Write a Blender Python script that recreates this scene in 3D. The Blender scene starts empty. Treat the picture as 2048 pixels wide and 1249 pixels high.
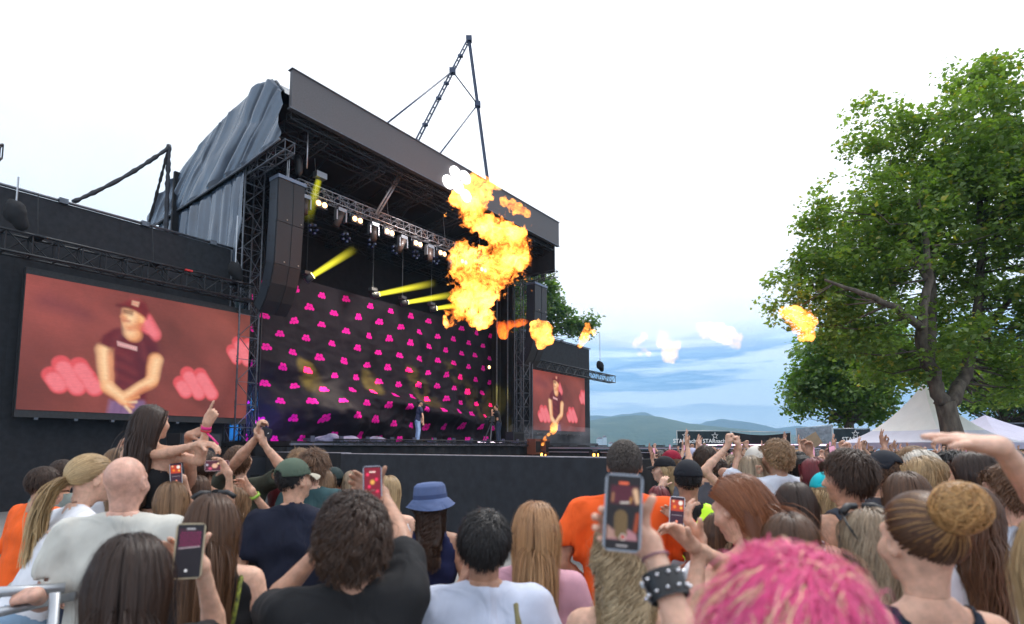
import bpy, math, random
import numpy as np
from mathutils import Vector, Matrix
random.seed(7); RNG = np.random.default_rng(11)
SC = bpy.context.scene
COL = SC.collection

# ------------------------------------------------------------------ camera
FPX = 1150.0; PITCH = math.atan(106.0/FPX); CAMZ = 1.95
cam = bpy.data.cameras.new('camera'); camo = bpy.data.objects.new('camera', cam); COL.objects.link(camo)
camo.location = (0, 0, CAMZ); camo.rotation_euler = (math.radians(90)+PITCH, 0, 0)
cam.sensor_width = 36; cam.lens = FPX/2048*36; cam.shift_y = 162.5/2048
cam.clip_start = 0.05; cam.clip_end = 20000
cam.dof.use_dof = True; cam.dof.focus_distance = 19.0; cam.dof.aperture_fstop = 2.4
SC.camera = camo

# ------------------------------------------------------------------ world: high bright cloud, bluer streaks low over the lake
SUN_EL, SUN_AZ = math.radians(58), math.radians(40)       # azimuth measured from +Y towards +X
world = bpy.data.worlds.new('World'); SC.world = world; world.use_nodes = True
nt = world.node_tree; nt.nodes.clear()
def N(nt, t, **kw):
    n = nt.nodes.new(t)
    for k, v in kw.items():
        if k in n.inputs: n.inputs[k].default_value = v
        else: setattr(n, k, v)
    return n
def math_node(nt, op, a, b=None, clamp=False):
    n = nt.nodes.new('ShaderNodeMath'); n.operation = op; n.use_clamp = clamp
    for i, v in enumerate((a, b)):
        if v is None: continue
        if isinstance(v, (int, float)): n.inputs[i].default_value = v
        else: nt.links.new(v, n.inputs[i])
    return n.outputs[0]
def ramp(nt, fac, stops, interp='EASE'):
    r = nt.nodes.new('ShaderNodeValToRGB'); r.color_ramp.interpolation = interp
    el = r.color_ramp.elements
    while len(el) < len(stops): el.new(0.5)
    for e, (p, c) in zip(el, stops):
        e.position = p; e.color = (c[0], c[1], c[2], 1) if isinstance(c, (tuple, list)) else (c, c, c, 1)
    nt.links.new(fac, r.inputs[0]); return r.outputs[0]
def mixc(nt, f, a, b, mode='MIX'):
    m = nt.nodes.new('ShaderNodeMix'); m.data_type = 'RGBA'; m.blend_type = mode
    for sock, v in ((m.inputs[0], f), (m.inputs[6], a), (m.inputs[7], b)):
        if isinstance(v, (int, float)): sock.default_value = v
        elif isinstance(v, (tuple, list)): sock.default_value = (v[0], v[1], v[2], 1)
        else: nt.links.new(v, sock)
    return m.outputs[2]
sky = N(nt, 'ShaderNodeTexSky', sky_type='NISHITA', sun_disc=False, sun_elevation=SUN_EL, sun_rotation=SUN_AZ, air_density=1.0, dust_density=1.0)
skym = mixc(nt, 1.0, sky.outputs[0], (0.09, 0.09, 0.09), 'MULTIPLY')
tc = N(nt, 'ShaderNodeTexCoord'); sep = N(nt, 'ShaderNodeSeparateXYZ'); nt.links.new(tc.outputs['Generated'], sep.inputs[0])
X_, Y_, Z_ = sep.outputs
zc = math_node(nt, 'MAXIMUM', Z_, 0.0); den = math_node(nt, 'ADD', zc, 0.06)
comb = N(nt, 'ShaderNodeCombineXYZ')
nt.links.new(math_node(nt, 'DIVIDE', X_, den), comb.inputs[0]); nt.links.new(math_node(nt, 'DIVIDE', Y_, den), comb.inputs[1])
n1 = N(nt, 'ShaderNodeTexNoise'); n1.inputs['Scale'].default_value = 0.42; n1.inputs['Detail'].default_value = 6; n1.inputs['Distortion'].default_value = 0.6
nt.links.new(comb.outputs[0], n1.inputs[0])
n2 = N(nt, 'ShaderNodeTexNoise'); n2.inputs['Scale'].default_value = 2.6; n2.inputs['Detail'].default_value = 5; n2.inputs['Roughness'].default_value = 0.55
mp = N(nt, 'ShaderNodeMapping'); mp.inputs['Scale'].default_value = (1, 1, 9.0); mp.inputs['Location'].default_value = (0.3, 0.1, 0.55); nt.links.new(tc.outputs['Generated'], mp.inputs[0]); nt.links.new(mp.outputs[0], n2.inputs[0])
# low band (elevation under ~15 deg): streaks of slate blue between pale layers; above: one bright white deck
band = ramp(nt, Z_, [(0.0, 0.0), (0.05, 0.45), (0.11, 1.0), (0.16, 0.95), (0.235, 0.0)])
st = ramp(nt, n2.outputs[0], [(0.40, (0.70, 0.80, 0.92)), (0.47, (0.30, 0.46, 0.70)), (0.53, (0.12, 0.26, 0.52)), (0.60, (0.62, 0.74, 0.90))], 'LINEAR')
lowcol = mixc(nt, band, (0.62, 0.72, 0.84), st)
hi = ramp(nt, n1.outputs[0], [(0.3, (0.80, 0.84, 0.89)), (0.5, (1.0, 1.0, 1.01)), (0.8, (1.06, 1.05, 1.03))], 'LINEAR')
# cloud deck is a little thinner/bluer away from the sun
dsun = N(nt, 'ShaderNodeVectorMath', operation='DOT_PRODUCT'); nt.links.new(tc.outputs['Generated'], dsun.inputs[0])
dsun.inputs[1].default_value = (math.sin(SUN_AZ)*math.cos(SUN_EL), math.cos(SUN_AZ)*math.cos(SUN_EL), math.sin(SUN_EL))
thin = ramp(nt, dsun.outputs['Value'], [(0.3, 0.0), (0.62, 0.35), (0.86, 1.0)])
hi2 = mixc(nt, thin, mixc(nt, 1.0, hi, (0.60, 0.625, 0.655), 'MULTIPLY'), hi)
lift = math_node(nt, 'MULTIPLY', math_node(nt, 'SUBTRACT', n2.outputs[0], 0.5), 0.22)
el = math_node(nt, 'ADD', Z_, lift)
hf = ramp(nt, el, [(0.145, 0.0), (0.215, 1.0)])
cl = mixc(nt, hf, lowcol, hi2)
cov = mixc(nt, 0.9, skym, mixc(nt, 1.0, cl, (1.42, 1.40, 1.38), 'MULTIPLY'))
bg = N(nt, 'ShaderNodeBackground'); bg.inputs[1].default_value = 1.0
nt.links.new(cov, bg.inputs[0]); wo = N(nt, 'ShaderNodeOutputWorld'); nt.links.new(bg.outputs[0], wo.inputs[0])
sun = bpy.data.lights.new('sun', 'SUN'); sun.energy = 1.1; sun.angle = math.radians(18); sun.color = (1.0, 0.96, 0.9)
suno = bpy.data.objects.new('sun', sun); COL.objects.link(suno)
suno.rotation_euler = (math.radians(90)-SUN_EL, 0, math.pi-SUN_AZ); suno.location = (10, 10, 40)
SC.view_settings.view_transform = 'Standard'; SC.view_settings.look = 'None'; SC.view_settings.gamma = 1.0
SC.view_settings.use_curve_mapping = False; SC.view_settings.exposure = 0.7
SC.cycles.max_bounces = 6; SC.cycles.transparent_max_bounces = 24; SC.cycles.volume_bounces = 0
SC.cycles.volume_step_rate = 1.0; SC.cycles.volume_max_steps = 128; SC.cycles.caustics_reflective = False; SC.cycles.caustics_refractive = False
SC.cycles.use_denoising = True

# ------------------------------------------------------------------ coordinates
def ray(px, py):
    dx = (px-1024)/FPX; dy = (787-py)/FPX; c, s = math.cos(PITCH), math.sin(PITCH)
    return Vector((dx, c-dy*s, s+dy*c))
def W(px, py, Y):                      # world point seen at a pixel of the photo, Y metres ahead
    r = ray(px, py); return Vector((0, 0, CAMZ)) + r*(Y/r.y)
def S(t, d, z): return Vector((.6*t-.8*d, .8*t+.6*d, z))      # stage coordinates: t along the front, d away from the audience
UT, UD, UZ = Vector((.6, .8, 0)), Vector((-.8, .6, 0)), Vector((0, 0, 1))
YAW_STAGE = math.atan2(.8, .6)

# ------------------------------------------------------------------ materials
MATS = {}
def mat(name, col=(.5,.5,.5), rough=.6, metal=0.0, noise=None, bump=None, emis=None, col2=None, spec=None, backlit=0.0, coat=0.0, stretch=None):
    if name in MATS: return MATS[name]
    m = bpy.data.materials.new(name); m.use_nodes = True; nt = m.node_tree; b = nt.nodes['Principled BSDF']
    b.inputs['Base Color'].default_value = (*col, 1); b.inputs['Roughness'].default_value = rough; b.inputs['Metallic'].default_value = metal
    if spec is not None: b.inputs['Specular IOR Level'].default_value = spec
    if coat: b.inputs['Coat Weight'].default_value = coat
    tc = nt.nodes.new('ShaderNodeTexCoord'); src = tc.outputs['Object']
    if stretch:
        mp = nt.nodes.new('ShaderNodeMapping'); mp.inputs['Scale'].default_value = stretch; nt.links.new(src, mp.inputs[0]); src = mp.outputs[0]
    if noise:
        sc_, amt = noise
        n = nt.nodes.new('ShaderNodeTexNoise'); n.inputs['Scale'].default_value = sc_; n.inputs['Detail'].default_value = 6; nt.links.new(src, n.inputs[0])
        c2 = col2 or tuple(min(1, c*(1+amt)) for c in col); c1 = col if col2 else tuple(c*(1-amt) for c in col)
        r = ramp(nt, n.outputs[0], [(0.3, c1), (0.7, c2)], 'LINEAR'); nt.links.new(r, b.inputs['Base Color'])
    if bump:
        n = nt.nodes.new('ShaderNodeTexNoise'); n.inputs['Scale'].default_value = bump[0]; n.inputs['Detail'].default_value = 4; nt.links.new(src, n.inputs[0])
        bp = nt.nodes.new('ShaderNodeBump'); bp.inputs['Strength'].default_value = bump[1]; bp.inputs['Distance'].default_value = bump[2] if len(bump) > 2 else 0.01
        nt.links.new(n.outputs[0], bp.inputs['Height']); nt.links.new(bp.outputs[0], b.inputs['Normal'])
    if emis:
        b.inputs['Emission Color'].default_value = (*emis[0], 1); b.inputs['Emission Strength'].default_value = emis[1]
    MATS[name] = m; return m
def attr_mat(name, attr='col', rough=.5, emit=0.0, base=True):      # colour read from the mesh's colour attribute
    if name in MATS: return MATS[name]
    m = bpy.data.materials.new(name); m.use_nodes = True; nt = m.node_tree; b = nt.nodes['Principled BSDF']
    a = nt.nodes.new('ShaderNodeAttribute'); a.attribute_name = attr
    if base: nt.links.new(a.outputs[0], b.inputs['Base Color'])
    else: b.inputs['Base Color'].default_value = (.02, .02, .02, 1)
    if emit: nt.links.new(a.outputs[0], b.inputs['Emission Color']); b.inputs['Emission Strength'].default_value = emit
    b.inputs['Roughness'].default_value = rough; b.inputs['Specular IOR Level'].default_value = .2 if emit else .5; MATS[name] = m; return m

# ------------------------------------------------------------------ meshes
class MB:
    def __init__(s): s.v = []; s.f = []; s.mi = []; s.m = 0
    def add(s, vs, fs):
        o = len(s.v); s.v.extend([tuple(v) for v in vs]); s.f.extend([tuple(i+o for i in f) for f in fs]); s.mi.extend([s.m]*len(fs)); return s
    def box(s, c, size, ax=None):
        ax = ax or (Vector((1,0,0)), Vector((0,1,0)), Vector((0,0,1))); c = Vector(c); h = [x/2 for x in size]
        vs = [c + ax[0]*(h[0]*i) + ax[1]*(h[1]*j) + ax[2]*(h[2]*k) for k in (-1,1) for j in (-1,1) for i in (-1,1)]
        return s.add(vs, [(0,2,3,1),(4,5,7,6),(0,1,5,4),(2,6,7,3),(0,4,6,2),(1,3,7,5)])
    def sbox(s, t0, t1, d0, d1, z0, z1):         # box in stage coordinates
        return s.box(S((t0+t1)/2, (d0+d1)/2, (z0+z1)/2), (t1-t0, d1-d0, z1-z0), (UT, UD, UZ))
    def tube(s, p0, p1, r, n=6, r1=None, caps=True):
        p0, p1 = Vector(p0), Vector(p1); d = (p1-p0)
        if d.length < 1e-6: return s
        d.normalize(); a = d.orthogonal().normalized(); b = d.cross(a); r1 = r if r1 is None else r1
        vs = [p + (a*math.cos(2*math.pi*i/n) + b*math.sin(2*math.pi*i/n))*rr for p, rr in ((p0, r), (p1, r1)) for i in range(n)]
        fs = [(i, (i+1) % n, n+(i+1) % n, n+i) for i in range(n)]
        if caps: fs += [tuple(range(n))[::-1], tuple(range(n, 2*n))]
        return s.add(vs, fs)
    def poly(s, pts, r, n=6):
        pts = [Vector(p) for p in pts]; rr = r if isinstance(r, (list, tuple)) else [r]*len(pts); vs = []; fs = []
        prev = None
        for i, p in enumerate(pts):
            d = (pts[min(i+1, len(pts)-1)]-pts[max(i-1, 0)]).normalized()
            if prev is None: a = d.orthogonal().normalized()
            else: a = (prev - d*prev.dot(d)).normalized()
            prev = a; b = d.cross(a)
            vs += [p + (a*math.cos(2*math.pi*k/n) + b*math.sin(2*math.pi*k/n))*rr[i] for k in range(n)]
        for i in range(len(pts)-1):
            fs += [(i*n+k, i*n+(k+1) % n, (i+1)*n+(k+1) % n, (i+1)*n+k) for k in range(n)]
        fs += [tuple(range(n))[::-1], tuple(range((len(pts)-1)*n, len(pts)*n))]
        return s.add(vs, fs)
    def sphere(s, c, r, nu=10, nv=6, ax=None):
        c = Vector(c); r = r if isinstance(r, (tuple, list)) else (r, r, r); ax = ax or (Vector((1,0,0)), Vector((0,1,0)), Vector((0,0,1)))
        f = lambda u, v: c + ax[0]*(r[0]*math.sin(v)*math.cos(u)) + ax[1]*(r[1]*math.sin(v)*math.sin(u)) + ax[2]*(r[2]*math.cos(v))
        vs = [f(0, 0)] + [f(2*math.pi*i/nu, math.pi*j/nv) for j in range(1, nv) for i in range(nu)] + [f(0, math.pi)]
        fs = [(0, 1+i, 1+(i+1) % nu) for i in range(nu)]
        for j in range(nv-2):
            fs += [(1+j*nu+i, 1+(j+1)*nu+i, 1+(j+1)*nu+(i+1) % nu, 1+j*nu+(i+1) % nu) for i in range(nu)]
        e = len(vs)-1; fs += [(e, 1+(nv-2)*nu+(i+1) % nu, 1+(nv-2)*nu+i) for i in range(nu)]
        return s.add(vs, fs)
    def prism(s, pts, off):                       # polygon extruded by a vector
        pts = [Vector(p) for p in pts]; n = len(pts); off = Vector(off)
        return s.add(pts + [p+off for p in pts], [tuple(range(n))[::-1], tuple(range(n, 2*n))] + [(i, (i+1) % n, n+(i+1) % n, n+i) for i in range(n)])
    def grid(s, nu, nv, fn):
        vs = [fn(i/nu, j/nv) for j in range(nv+1) for i in range(nu+1)]
        return s.add(vs, [(j*(nu+1)+i, j*(nu+1)+i+1, (j+1)*(nu+1)+i+1, (j+1)*(nu+1)+i) for j in range(nv) for i in range(nu)])
    def build(s, name, mats, parent=None, smooth=False, **tags):
        mats = mats if isinstance(mats, (list, tuple)) else [mats]
        me = bpy.data.meshes.new(name); off = parent_world(parent) if parent else Vector((0,0,0))
        me.from_pydata([(v[0]-off[0], v[1]-off[1], v[2]-off[2]) for v in s.v], [], s.f)
        for m in mats: me.materials.append(m)
        if len(mats) > 1: me.polygons.foreach_set('material_index', s.mi)
        if smooth: me.shade_smooth()
        o = bpy.data.objects.new(name, me); COL.objects.link(o)
        if parent: o.parent = parent
        tag(o, **tags); return o
def parent_world(o):
    v = Vector((0,0,0))
    while o: v += o.location; o = o.parent
    return v
def tag(o, label=None, cat=None, group=None, kind=None):
    if label: o['label'] = label
    if cat: o['category'] = cat
    if group: o['group'] = group
    if kind: o['kind'] = kind
    return o
def thing(name, loc, label, cat, group=None):
    o = bpy.data.objects.new(name, None); COL.objects.link(o); o.location = loc; o.empty_display_size = .2
    return tag(o, label, cat, group)
def np_mesh(name, V, F, mats, smooth=True, attrs=None, mi=None):      # fast mesh from arrays; F (n,3) or (n,4)
    me = bpy.data.meshes.new(name); V = np.asarray(V, np.float32); F = np.asarray(F, np.int32)
    me.vertices.add(len(V)); me.vertices.foreach_set('co', V.ravel()); k = F.shape[1] if len(F) else 4
    me.loops.add(F.size); me.loops.foreach_set('vertex_index', F.ravel())
    me.polygons.add(len(F)); me.polygons.foreach_set('loop_start', np.arange(0, F.size, k, dtype=np.int32))
    for m in (mats if isinstance(mats, (list, tuple)) else [mats]): me.materials.append(m)
    if mi is not None: me.polygons.foreach_set('material_index', np.asarray(mi, np.int32))
    if attrs:
        for an, arr in attrs.items():
            a = me.color_attributes.new(an, 'FLOAT_COLOR', 'POINT'); a.data.foreach_set('color', np.asarray(arr, np.float32).ravel())
    me.update(calc_edges=True)
    if smooth: me.shade_smooth()
    return me
def obj(name, me, parent=None, **tags):
    o = bpy.data.objects.new(name, me); COL.objects.link(o)
    if parent: o.parent = parent
    tag(o, **tags); return o
def copy_tree(o, parent=None):
    c = o.copy(); COL.objects.link(c)
    if parent: c.parent = parent
    for ch in list(o.children): copy_tree(ch, c)
    return c
# cheap value noise on arrays
def vnoise(P, seed=0):
    P = np.asarray(P, np.float64); i = np.floor(P).astype(np.int64); f = P-i; f = f*f*(3-2*f); r = 0
    for dx in (0, 1):
        for dy in (0, 1):
            for dz in (0, 1):
                h = (i[..., 0]+dx)*374761393 + (i[..., 1]+dy)*668265263 + (i[..., 2]+dz)*2147483647 + seed*974711
                h = (h ^ (h >> 13))*1274126177; h = (h ^ (h >> 16)) & 0xffff
                w = (f[..., 0] if dx else 1-f[..., 0])*(f[..., 1] if dy else 1-f[..., 1])*(f[..., 2] if dz else 1-f[..., 2])
                r = r + w*(h/65535.0)
    return r*2-1
def fbm(P, oct=4, seed=0):
    r = 0; a = .5
    for k in range(oct): r = r + a*vnoise(np.asarray(P)*2.0**k, seed+k); a *= .5
    return r
# ------------------------------------------------------------------ signed-distance modelling on a grid + surface nets
class Field:
    def __init__(s, lo, hi, vox, k=.03):
        s.lo = np.array(lo, float); s.vox = vox; s.n = np.maximum(3, np.ceil((np.array(hi, float)-s.lo)/vox).astype(int)+1); s.k = k
        s.D = np.full(s.n, .35, np.float32)
    def sub(s, lo, hi):
        a = np.clip(np.floor((np.array(lo)-s.lo)/s.vox).astype(int), 0, s.n); b = np.clip(np.ceil((np.array(hi)-s.lo)/s.vox).astype(int)+1, 0, s.n)
        if np.any(b-a < 1): return None
        ax = [s.lo[i]+s.vox*np.arange(a[i], b[i]) for i in range(3)]
        P = np.stack(np.meshgrid(*ax, indexing='ij'), -1)
        return tuple(slice(a[i], b[i]) for i in range(3)), P
    def blend(s, sl, d, k, op='u'):
        D = s.D[sl]
        if op == 'u':
            if k <= 0: s.D[sl] = np.minimum(D, d); return
            h = np.clip(.5+.5*(D-d)/k, 0, 1); s.D[sl] = D*(1-h)+d*h - k*h*(1-h)
        else:                                     # subtract
            if k <= 0: s.D[sl] = np.maximum(D, -d); return
            h = np.clip(.5-.5*(D+d)/k, 0, 1); s.D[sl] = D*(1-h)-d*h + k*h*(1-h)
    def cone(s, a, b, ra, rb, k=None, flat=None, op='u'):      # round cone; flat=(unit axis, factor<1) squashes it along an axis
        k = s.k if k is None else k; a = np.array(a, float); b = np.array(b, float); m = max(ra, rb)+k+2*s.vox
        r = s.sub(np.minimum(a, b)-m, np.maximum(a, b)+m)
        if r is None: return s
        sl, P = r; q = P-a; ab = b-a
        if flat is not None:
            ax = np.array(flat[0], float); ax /= np.linalg.norm(ax); g = 1/flat[1]-1
            q = q + (q@ax)[..., None]*ax*g; ab = ab + (ab@ax)*ax*g
        L = max(1e-9, ab@ab); h = np.clip((q@ab)/L, 0, 1)
        d = np.linalg.norm(q-h[..., None]*ab, axis=-1) - (ra+(rb-ra)*h)
        if flat is not None: d = d*(.5+.5*flat[1])
        s.blend(sl, d, k, op); return s
    def ell(s, c, r, R=None, k=None, op='u'):                   # ellipsoid, R = 3x3 with its axes as columns
        k = s.k if k is None else k; c = np.array(c, float); r = np.array(r, float); m = r.max()+k+2*s.vox
        u = s.sub(c-m, c+m)
        if u is None: return s
        sl, P = u; q = P-c
        if R is not None: q = q@R
        k0 = np.linalg.norm(q/r, axis=-1); k1 = np.linalg.norm(q/(r*r), axis=-1)+1e-9
        s.blend(sl, k0*(k0-1)/k1, k, op); return s
    def apply(s, fn):                                            # fn(P, D) -> D
        _, P = s.sub(s.lo, s.lo+s.vox*(s.n-1)); s.D = fn(P, s.D[:P.shape[0], :P.shape[1], :P.shape[2]]).astype(np.float32); return s
    def mesh(s, closed=True):
        D = s.D
        if closed:
            D = D.copy(); e = s.vox*.5
            for a in range(3):
                sl = [slice(None)]*3; sl[a] = 0; D[tuple(sl)] = np.maximum(D[tuple(sl)], e); sl[a] = -1; D[tuple(sl)] = np.maximum(D[tuple(sl)], e)
        n = np.array(D.shape); ins = D < 0
        c = n-1; acc = np.zeros((*c, 3), np.float32); cnt = np.zeros(c, np.float32)
        corner = lambda i, j, k: (slice(i, c[0]+i), slice(j, c[1]+j), slice(k, c[2]+k))
        for ax in range(3):
            o1, o2 = [x for x in range(3) if x != ax]
            for u in (0, 1):
                for v in (0, 1):
                    p = [0, 0, 0]; p[o1] = u; p[o2] = v; q = list(p); q[ax] = 1
                    A = D[corner(*p)]; B = D[corner(*q)]; x = (A < 0) != (B < 0)
                    t = np.where(x, A/(A-B+1e-12), 0)
                    acc[..., ax] += np.where(x, t, 0); acc[..., o1] += np.where(x, u, 0); acc[..., o2] += np.where(x, v, 0); cnt += x
        act = cnt > 0; idx = np.full(c, -1, np.int64); idx[act] = np.arange(act.sum())
        ii = np.argwhere(act); V = (ii + acc[act]/cnt[act][:, None])*s.vox + s.lo
        F = []
        for ax in range(3):
            o1, o2 = (ax+1) % 3, (ax+2) % 3
            A = ins[tuple(slice(0, -1) if a == ax else slice(None) for a in range(3))]; B = ins[tuple(slice(1, None) if a == ax else slice(None) for a in range(3))]
            e = np.argwhere(A != B); e = e[(e[:, o1] > 0) & (e[:, o2] > 0) & (e[:, o1] < n[o1]-1) & (e[:, o2] < n[o2]-1)]
            if not len(e): continue
            def at(du, dv):
                g = e.copy(); g[:, o1] -= du; g[:, o2] -= dv; return idx[g[:, 0], g[:, 1], g[:, 2]]
            q = np.stack([at(1, 1), at(0, 1), at(0, 0), at(1, 0)], 1)
            f = ins[tuple(e.T)]; q[~f] = q[~f][:, ::-1]
            F.append(q)
        F = np.concatenate(F) if F else np.zeros((0, 4), int)
        return V, F[(F >= 0).all(1)]
def smooth_verts(V, F, it=1, lam=.5):
    n = len(V)
    for _ in range(it):
        acc = np.zeros_like(V); cnt = np.zeros(n)
        for a, b in ((0, 1), (1, 2), (2, 3), (3, 0)):
            for p, q in ((a, b), (b, a)):
                cnt += np.bincount(F[:, p], minlength=n)
                for c in range(3): acc[:, c] += np.bincount(F[:, p], V[F[:, q], c], n)
        V = V*(1-lam) + lam*acc/np.maximum(cnt, 1)[:, None]
    return V
def join_vf(parts):
    Vs, Fs, Ms = [], [], []; o = 0
    for V, F, m in parts:
        if not len(F): continue
        if F.shape[1] == 3: F = np.concatenate([F, F[:, 2:3]], 1)
        Vs.append(V); Fs.append(F+o); Ms.append(np.full(len(F), m)); o += len(V)
    return np.concatenate(Vs), np.concatenate(Fs), np.concatenate(Ms)
# ================================================================== SETTING
BLK = mat('black_scrim', (.013,.014,.018), .85, noise=(6, .35), bump=(160, .5, .004))
BLK2 = mat('black_molton', (.010,.010,.012), .95, noise=(3, .3))
RAILM = mat('dark_steel', (.10,.11,.13), .45, .6, noise=(8, .3))
TRUSSD = mat('black_truss_paint', (.018,.020,.024), .45, .2, noise=(14, .4))
TRUSSL = mat('aluminium_truss', (.34,.34,.36), .4, .7, noise=(10, .25))
TRUSSM = mat('grey_steel_truss', (.12,.13,.15), .5, .5, noise=(8, .3))
STEEL = mat('galvanised_steel', (.42,.44,.47), .38, .75, noise=(5, .2))
RUB = mat('black_plastic', (.012,.012,.014), .5, noise=(30, .4))

# ground, lake
mb = MB(); mb.grid(40, 30, lambda u, v: (-150+300*u, -30+95*v, 0)); GRD = mat('paving', (.20,.195,.19), .9, noise=(.8, .18), bump=(60, .3, .01))
mb.build('ground', GRD, kind='structure')
mb = MB(); mb.grid(2, 2, lambda u, v: (-9000+18000*u, 63+9500*v, -1.2))
mb.build('lake_water', mat('lake', (.03,.07,.10), .12, bump=(.8, .25, .1)), kind='structure')
mb = MB(); mb.prism([(-150, 65, 0), (-150, 65, -3), (150, 65, -3), (150, 65, 0)], (0, .4, 0)); mb.build('quay_edge', GRD, kind='structure')

# hills over the lake (height fields with real depth)
def ridge(name, Y, pts, depth, col, col2, seed, nx=220, nd=26, rough=14):
    xs = np.array([(p[0]-1024)/1150*Y for p in pts]); hs = np.array([(893-p[1])/1155*Y for p in pts])
    x = np.linspace(xs[0], xs[-1], nx); h = np.interp(x, xs, hs); u = np.linspace(0, 1, nd)
    X, U = np.meshgrid(x, u); H = np.interp(X, x, h)
    prof = np.sin(np.clip(U*1.02, 0, 1)*math.pi)**.8
    YY = Y - depth*.5 + depth*U
    nz = fbm(np.stack([X/(depth*.35), YY/(depth*.3), X*0], -1), 5, seed)
    Z = -1.5 + (H+1.5)*prof*(1+.16*nz*(1-prof*.75)*2) + rough*fbm(np.stack([X/(depth*.05), YY/(depth*.05), X*0+3], -1), 3, seed+9)*prof
    V = np.stack([X, YY, Z], -1).reshape(-1, 3); i = np.arange((nd-1)*(nx-1)); r, c = i//(nx-1), i % (nx-1)
    a = r*nx+c; F = np.stack([a, a+1, a+nx+1, a+nx], 1)
    m = mat(name+'_forest', col, .95, noise=(.012, .3), col2=col2, bump=(.05, .9, 8))
    obj(name, np_mesh(name, V, F, m), kind='structure')
ridge('wooded_hill', 2100, [(-2500,862),(-1500,850),(-700,858),(200,845),(800,858),(1100,850),(1195,840),(1230,834),(1270,832),(1310,838),(1360,848),(1420,856),(1480,861),(1540,871),(1600,880),(1700,884),(1900,870),(2300,862),(3400,850),(4600,862)], 1100, (.035,.06,.022), (.07,.09,.035), 3, nx=320, nd=40, rough=9)
ridge('mountains', 3600, [(-2500,850),(-900,838),(0,846),(700,838),(1100,842),(1192,833),(1215,836),(1240,830),(1262,828),(1276,822),(1290,830),(1330,842),(1395,852),(1415,845),(1436,841),(1470,843),(1500,849),(1540,858),(1565,857),(1590,851),(1620,856),(1800,862),(2100,840),(3000,848),(4600,838)], 1300, (.05,.06,.05), (.08,.09,.07), 5, nx=360, nd=26, rough=14)
# a few far shore houses at the hill foot
HW = mat('far_house_wall', (.75,.73,.70), .8); HR = mat('far_house_roof', (.28,.12,.08), .8)
for i, (px, py, Y, w, h) in enumerate([(1199,886,1500,14,22),(1209,884,1500,10,26),(1222,886,1520,12,10)]):
    p = W(px, py, Y); t = thing('lakeside_house', (p.x, p.y, -1.2), ['white lakeside house tight against the black wall edge, far shore', 'tallest narrow white lakeside house on the far shore', 'low white lakeside house right of the narrow one on the far shore'][i], 'house')
    b = MB(); b.box((p.x, p.y, h/2-1.2), (w, 12, h)); b.build('wall', HW, t)
    b = MB(); b.prism([(p.x-w/2-1, p.y-7, h-1.2), (p.x+w/2+1, p.y-7, h-1.2), (p.x, p.y-7, h+4)], (0, 14, 0)); b.build('roof', HR, t)

# haze: one even box of air
mb = MB(); mb.box((0, 2150, 250), (14600, 4900, 508)); hz = bpy.data.materials.new('air'); hz.use_nodes = True; hn = hz.node_tree; hn.nodes.clear()
pv = N(hn, 'ShaderNodeVolumePrincipled'); pv.inputs['Color'].default_value = (.34, .66, 1, 1); pv.inputs['Density'].default_value = 2.9e-4; pv.inputs['Anisotropy'].default_value = 0.0
ho = N(hn, 'ShaderNodeOutputMaterial'); hn.links.new(pv.outputs[0], ho.inputs['Volume'])
mb.build('haze', hz, kind='stuff')

# ================================================================== STAGE
def truss(parent, p0, p1, side, up, w, h, bay, m, rc=.028, rl=.014, names=('chord', 'lattice'), n=6):
    p0, p1 = Vector(p0), Vector(p1); side = Vector(side).normalized()*w/2; up = Vector(up).normalized()*h/2
    L = (p1-p0).length; d = (p1-p0)/L; nb = max(1, round(L/bay)); mb = MB()
    for sx, sz in ((-1,-1), (1,-1), (1,1), (-1,1)):
        o = side*sx+up*sz; c = MB(); c.tube(p0+o, p1+o, rc, n); c.build(names[0], m, parent, smooth=True)
    for i in range(nb+1):
        a = p0+d*(L*i/nb)
        cs = [a+side*sx+up*sz for sx, sz in ((-1,-1), (1,-1), (1,1), (-1,1))]
        for k in range(4): mb.tube(cs[k], cs[(k+1) % 4], rl, 4, caps=False)
        if i < nb:
            b = p0+d*(L*(i+1)/nb); cb = [b+side*sx+up*sz for sx, sz in ((-1,-1), (1,-1), (1,1), (-1,1))]
            for k in range(4):
                j = (k+1) % 4
                mb.tube(cs[k] if i % 2 else cs[j], cb[j] if i % 2 else cb[k], rl, 4, caps=False)
    return mb.build(names[1], m, parent)

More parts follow.
